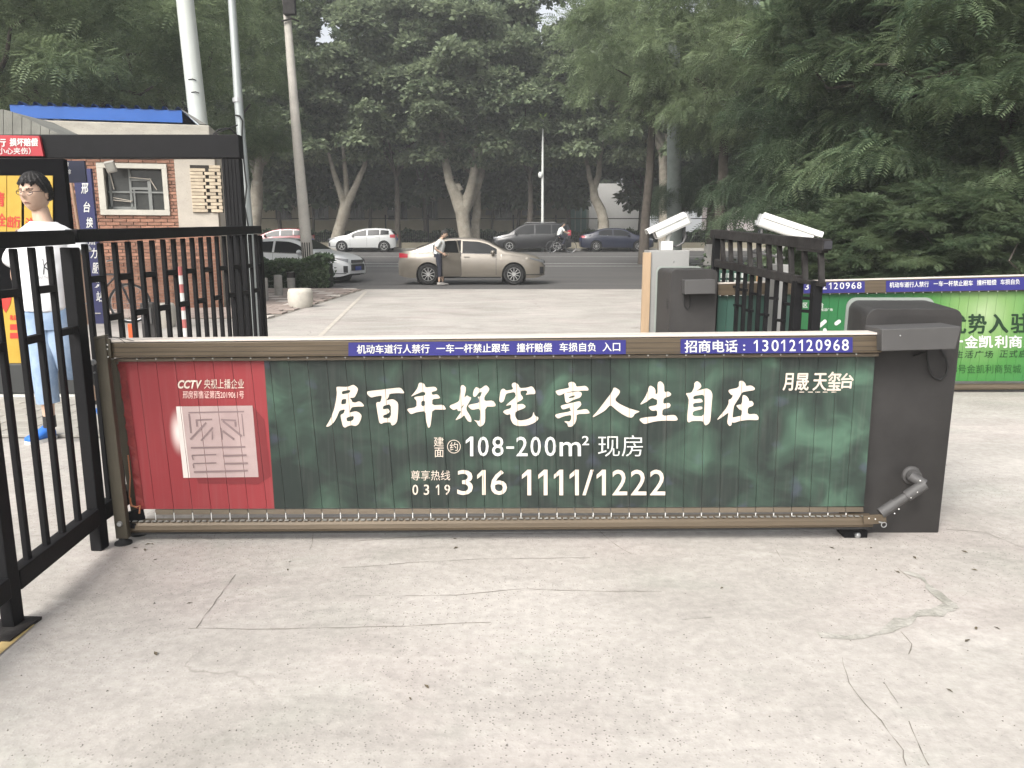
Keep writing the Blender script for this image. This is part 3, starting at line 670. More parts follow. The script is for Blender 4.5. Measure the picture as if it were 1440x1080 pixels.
GL.append(flatpoly([[(950,70),(1010,65),(1060,110),(1065,155),(1160,142),(1222,190),(1210,225),(1100,240),(1000,260),(960,340),(870,480),(860,520),(850,600),(840,690),(920,670),(995,655),(1000,560),(965,560),(905,490),(920,475),(1000,460),(1010,310),(1040,305),(1080,325),(1115,370),(1120,410),(1170,405),(1200,450),(1185,490),(1100,520),(1095,632),(1240,622),(1285,680),(1275,732),(1100,725),(960,745),(870,775),(830,765),(825,815),(790,832),(750,780),(765,660),(775,600),(680,670),(580,732),(600,690),(720,550),(775,455),(775,385),(820,370),(850,310),(810,300),(770,240),(790,212),(950,180)]],12,(960,530)))
fl = FB(-.0032)
for g_ in GL: place2d('brush_character', poly_mesh2d(g_), fl, CREAM_INK, gate, seams)
T = lambda s, r, **k: text('lettering', s, r, fl, k.pop('mat', CREAM_INK), gate, seams=seams, **k)
T('建', (610, 614.5, 624, 628)); T('面', (611, 629.5, 624, 643)); T('约', (632.5, 622, 644, 634))
ring = []
n = 40
me = bpy.data.meshes.new('r'); V = []; Fs = []
for i in range(n):
    a_ = 2*math.pi*i/n
    for r_ in (8.6, 9.5): V.append((638.3+r_*math.cos(a_), 628+r_*math.sin(a_), 0))
for i in range(n): Fs.append((2*i, 2*i+1, (2*i+3) % (2*n), (2*i+2) % (2*n)))
me.from_pydata(V, [], Fs); place2d('print_ring', me, fl, CREAM_INK, gate)
digits('lettering', '108-200m', ((655, 665.5), (672, 687), (692, 708), (712, 723), (726, 742), (746, 760.5), (766, 782), (787, 817)), 614, 641.5, fl, WHITE_INK, gate, seams=seams); T('2', (818.5, 613, 828.5, 626), off=.01, mat=WHITE_INK); T('现房', (841, 612, 904, 642), mat=WHITE_INK, off=-.004)
T('尊享热线', (578, 661.5, 633, 675.5)); digits('lettering', '0319', ((580, 588), (596, 603.5), (613, 617.5), (625, 633)), 681.5, 696, fl, CREAM_INK, gate, seams=seams, sw=.36)
digits('lettering', '316', ((643, 665), (671, 683), (690, 713)), 661, 696, fl, CREAM_INK, gate, seams=seams); digits('lettering', '1111/1222', ((734, 747), (757, 770), (779, 792), (801, 814), (819, 835), (839, 852), (861, 882), (887, 909), (914, 936)), 660.5, 696.5, fl, CREAM_INK, gate, seams=seams)
T('CCTV', (250, 534.5, 284, 546.5), off=.035, shear=.25); T('央视上播企业', (287, 533, 343, 546.5), off=.0)
T('邢房预售证第西2019061号', (257, 549.5, 343, 560.5), off=.008, mat=M('pale_pink_ink', (.75, .5, .45), .5))
for ch, x0, x1 in (('月', 1101, 1116), ('晟', 1118, 1137), ('天', 1143, 1162), ('玺', 1163, 1183), ('台', 1183, 1200)):
    T(ch, (x0, 525 if ch != '玺' else 523, x1, 549 if ch != '台' else 546), off=.0, shear=.12, bold=.55)
T('—   —  —  —   —', (1124, 550.8, 1176, 551.9), off=0)
# emblem: silver square with grooves, printed
EMB = M('emblem_silver_print', L((196, 176, 172))[:3], .45, var=.12, vsc=2.5, base2=L((168, 146, 144))[:3])
EMS = M('emblem_shade_print', L((120, 40, 44))[:3], .5, var=.05)
EMG = M('emblem_groove_print', L((138, 118, 118))[:3], .5, var=.1)
EMH = M('emblem_edge_print', L((226, 214, 208))[:3], .45, var=.04)
def pm(polys): 
    me = bpy.data.meshes.new('q'); V = []; Fs = []
    for p in polys: Fs.append(list(range(len(V), len(V)+len(p)))); V += [(x, y, 0) for x, y in p]
    me.from_pydata(V, [], Fs); return me
EZ = lambda p: [(240+x/6, 520+y/6) for x, y in p]
place2d('emblem_shade', pm([EZ([(690,305),(790,420),(845,900),(740,965),(235,960),(215,905),(690,905)])]), FB(-.0016), EMS, gate, seams)
place2d('emblem', pm([EZ([(45,310),(690,302),(742,905),(108,912)])]), FB(-.0024), EMB, gate, seams)
place2d('emblem_edge', pm([EZ([(45,310),(92,309),(165,911),(108,912)])]), FB(-.0030), EMH, gate, seams)
def stroke(p, q, w): 
    d = Vector((q[0]-p[0], q[1]-p[1])).normalized(); n_ = Vector((-d.y, d.x))*w/2
    return [(p[0]+n_.x, p[1]+n_.y), (q[0]+n_.x, q[1]+n_.y), (q[0]-n_.x, q[1]-n_.y), (p[0]-n_.x, p[1]-n_.y)]
gr = [((150,362),(620,352),13), ((155,372),(172,535),16), ((600,372),(618,560),9), ((210,425),(350,418),14), ((218,432),(224,480),16), ((425,420),(550,428),14), ((545,440),(548,480),16),
      ((300,445),(165,588),16), ((355,485),(255,598),14), ((440,432),(600,560),17), ((350,520),(350,590),7), ((425,490),(435,590),8), ((440,515),(535,588),17),
      ((170,658),(630,650),14), ((180,722),(385,715),10), ((440,725),(640,720),15), ((190,792),(385,785),10), ((450,792),(650,788),15), ((195,862),(650,850),15), ((178,722),(190,760),9), ((188,795),(195,830),9)]
for k, (p, q, wd) in enumerate(gr):
    place2d('emblem_groove', pm([EZ(stroke(p, q, wd))]), FB(-.0036-.00012*k), EMG, gate)
# cabinet
def cabinet(par, fr, dp, lid, name='cabinet', side=None):
    """fr: front outline corner points TL,TR,BR,BL (world), dp: depth vector"""
    TL, TR, BR, BL = fr; rad = .045; pts = []
    ux = (TR-TL).normalized(); uz = Vector((0, 0, 1))
    for k in range(7):
        a = math.pi-(math.pi/2)*k/6; c = TL+ux*rad-uz*rad; pts.append(c+ux*rad*math.cos(a)+uz*rad*math.sin(a))
    for k in range(7):
        a = math.pi/2-(math.pi/2)*k/6; c = TR-ux*rad-uz*rad; pts.append(c+ux*rad*math.cos(a)+uz*rad*math.sin(a))
    pts += [BR, BL]
    mb = MB().prism(pts, dp); cb = mb.build(name, CAB, par, smooth=40, bevel=.003, seg=1)
    # pale rim of the rear cover
    cen = (TL+BR)/2; q = [(p-cen)*1.0 for p in pts]
    ex = .012
    q2 = []
    for p in pts:
        d = p-cen; q2.append(p+Vector((math.copysign(ex, d.dot(ux)), 0, ex if d.z > 0 and p.z > TL.z-.2 else 0))*1.0)
    mb = MB().prism([p+dp*1.0 for p in q2], dp.normalized()*.016); mb.build('cabinet_rim', RIM, par, smooth=40)
    return cb
cf = 3.26
TL, TR = P(1224, 433, cf), P(1352, 433, cf)
TR.z = TL.z = 1.0
BL, BR = Vector((G(1190, 751).x, cf, .0)), Vector((G(1319, 752).x, cf, .0))
TL.x = 1.505; TR.x = 1.912; BL.x = 1.495; BR.x = 1.905
cabinet(gate, (TL, TR, BR, BL), Vector((.14, .50, 0)), CAB_TOP)
# arm head box, pivot shaft, folding link, hanging cable, key ring
mb = MB(); q = [P(1240, 463, 3.10), P(1352, 459, 3.10), P(1344, 491, 3.10), P(1240, 494, 3.10)]; mb.prism(q, (0, .155, 0)); mb.build('arm_head', CAB_TOP, gate, bevel=.004)
mb = MB(); mb.ball(P(1266, 472, 3.097), .003, 4); mb.build('bolt', STEEL, gate, smooth=True)
pv = P(1281, 668, cf)
mb = MB().lathe(pv, [(.0, -.05), (.026, -.05), (.030, -.04), (.030, -.012), (.040, -.008), (.042, .0)], 24, axis='Y', cap=False); mb.build('pivot_hub', CAB_TOP, gate, smooth=True)
p1 = P(1279, 669, 3.16); p2 = P(1300, 681, 3.13); p3 = P(1238, 722, 3.13)
mb = MB(); mb.tube([p1, p1.lerp(p2, .6), p2], .022, 14); mb.tube([p2, p2.lerp(p3, .02), p2.lerp(p3, .42)], .024, 14); mb.build('upper_link', CAB_TOP, gate, smooth=40)
mb = MB(); mb.tube([p2.lerp(p3, .38), p2.lerp(p3, .70)], .0195, 14); mb.tube([p2.lerp(p3, .66), p3], .0235, 14); mb.build('lower_link', CAB_TOP, gate, smooth=40)
mb = MB()
for (x, y) in ((1294, 676), (1290, 692), (1281, 700), (1264, 716), (1258, 722), (1222, 729), (1231, 730)): mb.ball(P(x, y, 3.108), .0030, 5)
mb.build('link_bolt', ZINC, gate, smooth=True)
mb = MB(); mb.bar(P(1214, 731, 3.14), P(1246, 729, 3.12), .012, .04); mb.build('link_plate', BRONZE, gate, bevel=.002)
mb = MB(); c = P(1243, 738, 3.11); mb.tube([c+Vector((.011*math.cos(t/12*6.283), 0, .011*math.sin(t/12*6.283))) for t in range(13)], .002, 6); mb.tube([P(1236, 734, 3.11), P(1241, 735, 3.11)], .003, 6); mb.build('ring_pull', STEEL, gate, smooth=True)
mb = MB(); mb.tube([P(x, y, cf-.012) for x, y in ((1303, 492), (1304, 505), (1307, 520), (1313, 530), (1322, 534), (1330, 528), (1333, 516), (1330, 503), (1323, 492))], .0045, 8); mb.tube([P(1285, 501, cf-.006), P(1296, 497, cf-.01), P(1304, 495, cf-.012)], .004, 6)
mb.build('hanging_cable', RUBBER, gate, smooth=True)
mb = MB(); mb.lathe(Vector((P(1206, 751, 3.2).x, 3.20, .012)), [(.0, -.012), (.012, -.008), (.014, .004), (.008, .012), (0, .013)], 10); mb.build('anchor_bolt', STEEL, gate, smooth=True)
mb = MB(); mb.prism([Vector((1.46, 3.2, 0)), Vector((1.56, 3.2, 0)), Vector((1.56, 3.2, .03)), Vector((1.42, 3.2, .06))], (0, .08, 0)); mb.build('base_flange', BLACK, gate)
# ================================================================== REAR BARRIER (green advert)
YR = 6.6
g2 = thing('advertising_barrier', (2.0, 6.8, 0), 'second barrier further back at the right with a bright green slatted advert', 'barrier')
AT2 = lambda px: 397.5-(px-1100)*(9.0/340); AB2 = lambda px: 414-(px-1100)*(5.5/340)
Gx0, Gx1 = 1010, 1620
def green2_mat():
    m = bpy.data.materials.new('bright_green_print'); m.use_nodes = True; t = m.node_tree; N = t.nodes; K = t.links
    b = N['Principled BSDF']; b.inputs['Roughness'].default_value = .42
    tc = N.new('ShaderNodeTexCoord'); c = P(1385, 440, YR)-wloc(g2)
    vd = N.new('ShaderNodeVectorMath'); vd.operation = 'SUBTRACT'; K.new(tc.outputs['Object'], vd.inputs[0]); vd.inputs[1].default_value = tuple(c)
    vm = N.new('ShaderNodeVectorMath'); vm.operation = 'MULTIPLY'; vm.inputs[1].default_value = (1.15, 0, 1.1); K.new(vd.outputs[0], vm.inputs[0])
    ln = N.new('ShaderNodeVectorMath'); ln.operation = 'LENGTH'; K.new(vm.outputs[0], ln.inputs[0])
    cr = N.new('ShaderNodeValToRGB'); e = cr.color_ramp.elements; e[0].position = 0; e[0].color = L((146, 164, 126)); e[1].position = 1; e[1].color = L((34, 98, 54))
    k = e.new(.22); k.color = L((108, 142, 84)); k = e.new(.55); k.color = L((62, 118, 54))
    n = N.new('ShaderNodeTexNoise'); n.inputs['Scale'].default_value = 3; K.new(tc.outputs['Object'], n.inputs['Vector'])
    mm = N.new('ShaderNodeMath'); mm.operation = 'MULTIPLY_ADD'; K.new(n.outputs['Fac'], mm.inputs[0]); mm.inputs[1].default_value = .22; K.new(ln.outputs['Value'], mm.inputs[2])
    sb = N.new('ShaderNodeMath'); sb.operation = 'SUBTRACT'; K.new(mm.outputs[0], sb.inputs[0]); sb.inputs[1].default_value = .1
    K.new(sb.outputs[0], cr.inputs[0])
    sp = N.new('ShaderNodeSeparateXYZ'); K.new(tc.outputs['Object'], sp.inputs[0]); lt = N.new('ShaderNodeMapRange'); tx = P(1128, 440, YR).x-wloc(g2).x
    lt.inputs[1].default_value = tx-.04; lt.inputs[2].default_value = tx; K.new(sp.outputs[0], lt.inputs[0])
    mx = N.new('ShaderNodeMixRGB'); mx.inputs[1].default_value = (.030, .075, .058, 1); K.new(lt.outputs[0], mx.inputs[0]); K.new(cr.outputs[0], mx.inputs[2]); K.new(mx.outputs[0], b.inputs['Base Color']); return m
GREEN2 = green2_mat()
sx = [Gx0+i*13.1 for i in range(int((Gx1-Gx0)/13.1)+1)]
seams2 = []
for i in range(len(sx)-1):
    a0, a1 = sx[i]+.2, sx[i+1]-.2; b0, b1 = 720+(a0-720)*.975, 720+(a1-720)*.975
    dj = random.uniform(-.0015, .0015)
    mb = MB().prism([P(a0, AB2(a0)+1, YR+dj), P(a1, AB2(a1)+1, YR), P(b1, 536, YR), P(b0, 536, YR+dj)], (0, .009, 0)); mb.build('slat', GREEN2, g2)
mb = armbox(Gx0, Gx1, AT2, AB2, YR-.045, YR+.03, MB()); mb.build('arm', BRONZE, g2, bevel=.004)
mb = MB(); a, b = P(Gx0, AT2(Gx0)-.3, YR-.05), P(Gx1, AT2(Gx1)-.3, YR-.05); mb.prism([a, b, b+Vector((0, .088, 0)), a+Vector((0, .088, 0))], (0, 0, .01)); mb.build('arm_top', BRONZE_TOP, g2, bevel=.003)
mb = MB(); a = P(Gx0, 550, YR); b = P(Gx1, 545, YR); mb.prism([a+Vector((0, y, z)) for y, z in prof], b-a); mb.build('bottom_rail', BRONZE, g2, smooth=30)
mb = MB(); mb.prism([a+Vector((0, y, z)) for y, z in ((-.03, -.01), (-.03, .001), (.028, .001), (.028, -.01))], b-a); mb.build('rubber_gasket', RUBBER, g2)
mb = MB()
for i in range(1, len(sx)-1): mb.ball(P(sx[i], AB2(sx[i])+.4, YR-.04), .005, 3)
mb.build('rivet', ZINC, g2, smooth=True)
YA2 = YR-.045
strip(1130, 1216, .06, .95, .004, BLUE_DECAL, g2, YA2, AT2, AB2); strip(1246, 1480, .06, .95, .004, BLUE_DECAL, g2, YA2, AT2, AB2)
fa2 = lambda px, py: P(px, py, YA2-.0055)
digits('lettering', '13012120968', [(1124+(a_-1060)*.655, 1124+(b_-1060)*.655) for a_, b_ in PH], 398.3, 407.5, fa2, WHITE_INK, g2, dy=-1.6, sw=.4)
for s_, x0, x1 in (('机动车道行人禁行', 1251, 1306), ('一车一杆禁止跟车', 1313, 1368), ('撞杆赔偿', 1374, 1401), ('车损自负', 1407, 1434), ('入口', 1441, 1456)):
    y = AT2(x0); text('lettering', s_, (x0, y+3.4, x1, y+11), fa2, WHITE_INK, g2, bold=.12, dy=-(x1-x0)*.02)
f2 = lambda px, py: P(px, py, YR-.004)
T2 = lambda s, r, mt, **k: text('lettering', s, r, f2, mt, g2, **k)
T2('优', (1334, 443, 1358, 469), LETTER_GREEN, bold=.9); T2('势', (1362, 442, 1387, 469), LETTER_GREEN, bold=.8); T2('入', (1391, 442, 1417, 468), LETTER_GREEN, bold=1.3); T2('驻', (1422, 441, 1448, 468), LETTER_GREEN, bold=.8)
for ch, x0, x1 in (('一', 1340, 1354), ('金', 1357, 1375), ('凯', 1377, 1396), ('利', 1399, 1416), ('商', 1419, 1437), ('贸', 1440, 1458)): T2(ch, (x0, 472 if ch != '一' else 479, x1, 489 if ch != '一' else 481), WHITE_INK, bold=.45)
T2('生活广场', (1342, 493, 1397, 503.5), LETTER_GREEN, off=.004, shear=.15, space=1.15); T2('正式启用', (1405, 492, 1458, 503), LETTER_GREEN, off=.004, shear=.15, space=1.15)
T2('128号金凯利商贸城', (1330, 512.5, 1436, 525), M('mid_green_ink', L((26, 72, 28))[:3], .5), off=.0)
T2('区｜苑台', (1129, 425, 1158, 433), WHITE_INK, off=.01); T2('生活广场', (1155, 433.5, 1171, 437.5), WHITE_INK, off=.01)
def pill(a, b, w_):
    d = Vector((b[0]-a[0], b[1]-a[1])).normalized(); n_ = Vector((-d.y, d.x)); out = []
    for k in range(9):
        t = math.pi/2+math.pi*k/8; out.append((a[0]+(d.x*math.cos(t)+n_.x*math.sin(t))*w_, a[1]+(d.y*math.cos(t)+n_.y*math.sin(t))*w_))
    for k in range(9):
        t = -math.pi/2+math.pi*k/8; out.append((b[0]+(d.x*math.cos(t)+n_.x*math.sin(t))*w_, b[1]+(d.y*math.cos(t)+n_.y*math.sin(t))*w_))
    return out
for a_, b_ in (((1153, 458), (1160, 452)), ((1160, 464), (1160, 478)), ((1176, 455), (1180, 452)), ((1140, 452), (1140, 474))):
    place2d('print_mark', pm([pill(a_, b_, 2.6)]), f2, WHITE_INK, g2)
# its cabinet at the left end
c2 = 6.5
TL, TR = P(944, 379, c2), P(1010, 379, c2); BL, BR = Vector((TL.x, c2, 0)), Vector((TR.x, c2, 0))
cabinet(g2, (TL, TR, BR, BL), Vector((-.02, .5, 0)), CAB_TOP)
mb = MB(); q = [P(963, 394, c2-.13), P(1006, 393, c2-.13), P(1006, 413, c2-.13), P(963, 414, c2-.13)]; mb.prism(q, (0, .125, 0)); mb.build('arm_head', CAB_TOP, g2, bevel=.004)
mb = MB(); mb.tube([P(x, y, c2-.015) for x, y in ((963, 414), (961.5, 423), (963, 431), (967, 435), (970, 431), (970.5, 422), (969, 414))], .005, 8); mb.build('hanging_cable', RUBBER, g2, smooth=True)
mb = MB()
for k in range(6): mb.box(Vector((TL.x-.004, c2+.10+.0, .80-.014*k)), (.003, .07, .005))
mb.build('vent', BLACK, g2)
# ================================================================== LEFT RAILING
rail = thing('railing', (-1.74, 3.08, 0), 'black steel railing running back along the left side of the barrier', 'fence')
def Xat(y): return -1.685-(y-2.41)*.0896 if y < 3.08 else -1.745-(y-3.08)*.0085
A_, B_, C_ = 2.41, 3.08, 5.45
def zt(y): return 1.276+(y-2.4)*.030
def rp(y, z): return Vector((Xat(y), y, z))
RV = wloc(rail)
mb = MB(); mb.bar(rp(1.2, zt(1.2)), rp(B_, zt(B_)), .05, .054); mb.build('top_rail', BLACK, rail, bevel=.004)
mb = MB(); mb.bar(rp(B_+.02, zt(B_)+.004), rp(C_, zt(C_)), .05, .052); mb.build('top_rail', BLACK, rail, bevel=.004)
for y0, y1 in ((1.2, A_-.03), (A_+.03, B_-.03), (B_+.03, C_-.03)):
    mb = MB(); mb.bar(rp(y0, .15), rp(y1, .15), .05, .07); mb.build('bottom_rail', BLACK, rail, bevel=.004)
for y, wd in ((A_, .055), (B_, .06), (C_, .05)):
    mb = MB(); mb.box(rp(y, zt(y)/2-.02), (wd*.8, wd, zt(y)-.04), rz=-.045); po = mb.build('post', BLACK, rail, bevel=.005)
    if y == B_: continue
    mb = MB(); mb.box(rp(y, .005)+Vector((0, -.03, 0)), (.13, .16, .01), rz=-.05); mb.build('base_plate', BLACK_OLD, po)
    mb = MB(); mb.lathe(rp(y, .01)+Vector((-.03, -.085, 0)), [(.014, 0), (.014, .01), (.007, .012), (.007, .026), (0, .027)], 8); mb.build('anchor_bolt', STEEL, po)
bars = []
y = 1.30
def barmesh(h):
    m_ = MB().box((0, 0, h/2), (.022, .022, h)).mesh('bar', bevel=.003, seg=1); m_.materials.append(BLACK); return m_
ys = [1.35, 1.49, 1.63, 1.77, 1.91, 2.05, 2.19, 2.54, 2.67, 2.79, 2.92]
y = 3.19
while y < C_-.06: ys.append(y); y += .122
for y in ys:
    link('bar', barmesh(zt(y)-.18-.03), None, rail, rp(y, .18)-RV)
def rungs(seq, zo=0):
    for k in range(len(seq)-1):
        z = 1.125 if k % 2 == 0 else .955
        m_ = MB().bar(rp(seq[k], z+zo), rp(seq[k+1], z+zo), .026, .026); m_.build('rung', BLACK, rail)
rungs([2.19, A_, 2.54, 2.67, 2.79, 2.92, B_], -.02); rungs([y for y in ys if y > 3.1]+[C_], 0)
# ================================================================== PORTAL FRAME with red notice
YP_ = 6.6
por = thing('gate_portal', (-2.4, YP_, 0), 'big black square-section portal frame over the footway at the left', 'gate frame')
mb = MB(); a = P(335, 189, YP_); b = P(-260, 189, YP_); c = P(335, 222, YP_)
mb.box2((b.x, YP_, c.z), (a.x, YP_+.11, a.z)); mb.build('beam', BLACK, por, bevel=.006)
x0 = P(313, 260, YP_).x; x1 = a.x-.01
mb = MB(); mb.box2((x0, YP_+.01, 0), (x1, YP_+.10, c.z-.002)); mb.build('column', BLACK, por, bevel=.006)
mb = MB()
for k in range(4): mb.box2((x0+.012+.03*k, YP_+.005, .02), (x0+.022+.03*k, YP_+.012, c.z-.01))
mb.build('column_rib', BLACK, por)
sg = thing('notice_sign', P(0, 219, YP_-.02), 'red warning notice with white characters fixed on the black beam', 'sign')
mb = MB(); fq = [(-110, 188), (55, 191), (61, 219.5), (-110, 219)]; mb.prism([P(x, y, YP_-.03) for x, y in fq], (0, .025, 0)); mb.build('panel', M('red_sign_paint', L((172, 42, 52))[:3], .45, var=.06), sg, bevel=.002)
fs_ = lambda px, py: P(px, py, YP_-.034)
text('lettering', '禁止通行', (-45, 195, 8, 206), fs_, WHITE_INK, sg, bold=.45); text('lettering', '损坏赔偿', (14, 194.5, 53, 205.5), fs_, WHITE_INK, sg, bold=.45); text('lettering', '（小心夹伤）', (-6, 207.5, 43, 217), fs_, WHITE_INK, sg, bold=.15)
# poster stand behind the man
pst = thing('poster_stand', (-4.3, 6.3, 0), 'black framed stand with yellow and red posters behind the man', 'poster stand')
YK = 6.3
pk = lambda px, py: P(px, py, YK-.012)
mb = MB()
mb.box2((P(96, 300, YK).x, YK, .03), (P(-150, 300, YK).x, YK+.06, P(0, 223.5, YK).z)); mb.build('backboard', M('black_board', (.006, .006, .007), .85, var=.2, spec=.05), pst)
YEL = M('yellow_poster', (.42, .26, .02), .5, var=.12, vsc=4, base2=(.52, .34, .04))
for (x0, y0, x1, y1) in ((-60, 247, 9, 346), (10, 247, 30, 346), (34, 247, 74, 346), (-60, 408, -8, 516), (-3, 408, 36, 516), (60, 408, 82, 516)):
    mb = MB(); mb.prism([pk(x0, y0), pk(x1, y0), pk(x1, y1), pk(x0, y1)], (0, .008, 0)); mb.build('poster', YEL, pst)
fk = lambda px, py: P(px, py, YK-.0155)
for s_, r in (('安全', (-14, 300, 8, 318)), ('出行', (10.5, 304, 28, 320)), ('请', (-12, 270, 6, 290)), ('注意', (36, 306, 60, 322)), ('礼让行人', (14, 443, 34, 450))): text('lettering', s_, r, fk, RED_INK, pst, bold=.5)
for r in ((14, 456, 35, 464), (14, 468, 35, 476)): place2d('print_band', pm([[(r[0], r[1]), (r[2], r[1]), (r[2], r[3]), (r[0], r[3])]]), fk, RED_INK, pst)
hp = [(10+0, 420), (3, 412), (-2, 418), (0, 428), (8, 440), (14, 428), (16, 418), (11, 412)]
place2d('print_heart', pm([[(x, y) for x, y in hp]]), fk, RED_INK, pst)
mb = MB(); mb.box2((P(130, 500, YK).x, YK-.06, .05), (P(-150, 500, YK).x, YK-.0, .30)); mb.build('plinth', M('dark_plinth', (.03, .032, .032), .5), pst, bevel=.01)
mb = MB(); mb.box2((P(130, 500, YK).x, YK-.065, .022), (P(-150, 500, YK).x, YK-.02, .045)); mb.build('pale_strip', ROADPAINT, pst)
# ================================================================== GUARD HOUSE
gh = thing('guard_house', (-7, 15.1, 0), 'small old brick gatehouse with blue sheet roof and boarded window at the left', 'building')
WA = Vector((-8.55, 14.75, 0)); WBp = G(316, 434); WBp.z = 0
WD = (WBp-WA).normalized(); WN = Vector((WD.y, -WD.x, 0)); WL = (WBp-WA).length
def wuv(px, py):
    q = PN(px, py, WA, WN); return ((q-WA).dot(WD), q.z)
def wp(u, z, d=0): return WA+WD*u+WN*d+Vector((0, 0, z))
def wbox(mb, u0, u1, z0, z1, d0, d1):
    mb.prism([wp(u0, z0, d1), wp(u1, z0, d1), wp(u1, z1, d1), wp(u0, z1, d1)], WN*(d0-d1)); return mb
BRICKM = M('old_brick', (.20, .085, .055), .92, var=.3, vsc=6, bump=.5, bsc=40, rnd=.30, base2=(.36, .20, .135))
MORT = M('lime_mortar', (.30, .26, .21), .95, var=.2, vsc=8, bump=.4)
PLAST = M('stained_render', (.46, .42, .36), .9, var=.12, vsc=3, bump=.3, specks=.15)
zt_ = wuv(200, 196)[1]; ztop = zt_+.0
w0 = wuv(136, 232); w1 = wuv(240, 303); wu0, wu1, wz0, wz1 = w0[0], w1[0], w1[1], wuv(180, 230)[1]
pl0 = wuv(252, 320); pu0, pz0 = pl0[0], pl0[1]
mb = MB(); wbox(mb, 0, wu0, 0, ztop, -.25, -.012); wbox(mb, wu1, WL, 0, ztop, -.25, -.012); wbox(mb, wu0, wu1, 0, wz0, -.25, -.012); wbox(mb, wu0, wu1, wz1, ztop, -.25, -.012)
wbox(mb, 0, WL, 0, .01, -3.5, -.26)
mb.build('wall', MORT, gh)
mb = MB(); mb.prism([wp(WL, 0, -.26), wp(WL, 0, -3.4), wp(WL, ztop, -3.4), wp(WL, ztop, -.26)], -WD*.2); mb.prism([wp(0, 0, -3.2), wp(WL-.2, 0, -3.2), wp(WL-.2, ztop, -3.2), wp(0, ztop, -3.2)], -WN*.2); mb.build('side_wall', PLAST, gh)
rest = MB(); nb = 0; row = 0; z = .005
bshare = MB().box((0, 0, 0), (.232, .03, .054)).mesh('brick', bevel=.004, seg=1); bshare.materials.append(BRICKM)
ang = math.atan2(WD.y, WD.x); cand = []
while z < ztop-.06:
    u = -.12 if row % 2 else 0.0
    while u < WL:
        uc = u+.12; zc = z+.03
        inwin = wu0-.06 < uc < wu1+.06 and wz0-.05 < zc < wz1+.06
        inpl = uc > pu0-.1 and zc > pz0-.02
        segs = [(max(.01, u+.004), min(WL-.01, u+.236))]
        for (fa_, fb_, za_, zb_) in ((wu0, wu1, wz0, wz1), (pu0, WL+1, pz0, 99)):
            if za_-.03 < zc < zb_+.03:
                ns = []
                for s0, s1 in segs:
                    if s1 <= fa_ or s0 >= fb_: ns.append((s0, s1)); continue
                    if s0 < fa_-.03: ns.append((s0, fa_))
                    if s1 > fb_+.03: ns.append((fb_, s1))
                segs = ns
        for s0, s1 in segs:
            if s1-s0 > .03: cand.append(((s0+s1)/2, zc, s1-s0))
        u += .244
    z += .0645; row += 1
cand.sort(key=lambda c: -c[1]-(.0))
for k, (uc, zc, bw) in enumerate(cand):
    d = random.uniform(-.002, .005); rx = random.uniform(-.01, .01)
    if k < 296:
        o = link('brick', bshare, None, gh, wp(uc, zc, d)-wloc(gh)); o.rotation_euler = (0, rx, ang); o.scale = (bw/.232, 1, 1)
    else: rest.box(wp(uc, zc, d), (bw, .03, .054), rz=ang)
tag(rest.build('brickwork', BRICKM, gh), kind='stuff')
mb = MB(); wbox(mb, pu0, WL-.002, pz0, ztop, -.01, .02); mb.build('plaster_panel', PLAST, gh, bevel=.004)
# pale honeycomb bricks let into the plaster
LB = M('cream_brick', (.50, .42, .31), .85, var=.2, vsc=8, rnd=.12, bump=.3)
l0 = wuv(272, 299); l1 = wuv(311, 233); lw = (l1[0]-l0[0]); lh = l1[1]-l0[1]; nr = 14; rh = lh/nr
mb = MB(); wbox(mb, l0[0], l1[0], l0[1], l1[1], .021, .026); mb.build('hollow_shade_sheet', M('hollow_shade', (.03, .026, .022), .95), gh)  # thin dark sheet on the plaster, its colour stands for the hollows' shade
for i in range(nr):
    segs = [(0, .50), (.60, .98)] if i % 2 == 0 else [(0, .42), (.46, .80), (.86, 1.0)]
    if i == nr-1: segs = [(.62, 1.0)]
    for a_, b_ in segs:
        mb = MB(); wbox(mb, l0[0]+lw*a_, l0[0]+lw*b_-.008, l0[1]+rh*i+.008, l0[1]+rh*(i+1), .024, .06+random.uniform(0, .006)); mb.build('pale_brick', LB, gh, bevel=.004, seg=1)
# window
wf = MB(); t = .10
FR = M('stone_frame', (.50, .48, .42), .85, var=.1, vsc=4, bump=.2)
wbox(wf, wu0-.0, wu1, wz0-.0, wz0+t, -.06, .055); wbox(wf, wu0, wu1, wz1-t*.9, wz1, -.06, .055); wbox(wf, wu0, wu0+t*1.15, wz0+t, wz1-t*.9, -.06, .054); wbox(wf, wu1-t*.9, wu1, wz0+t, wz1-t*.9, -.06, .054)
win = wf.build('window', FR, gh, bevel=.006)
i0, i1, j0, j1 = wu0+t*1.15, wu1-t*.9, wz0+t, wz1-t*.9
mb = MB(); wbox(mb, i0, i1, j0, j1, -.16, -.15); mb.build('pane', M('dusty_glass', (.055, .058, .055), .18, var=.3, vsc=2), win)
SASH = M('grey_sash', (.20, .21, .20), .5, var=.15)
dw, dh = i1-i0, j1-j0
mb = MB()
for (a_, b_, c_, d_) in ((.03, .07, 0, 1), (.38, .42, 0, 1), (.44, .47, 0, .55), (.70, .76, 0, .75), (0, 1, .42, .46), (0, .45, .0, .08), (.4, .78, .72, .78), (.4, .74, .50, .56), (.97, 1, 0, 1)):
    wbox(mb, i0+dw*a_, i0+dw*b_, j0+dh*c_, j0+dh*d_, -.148, -.12)
mb.build('sash', SASH, win)
mb = MB()
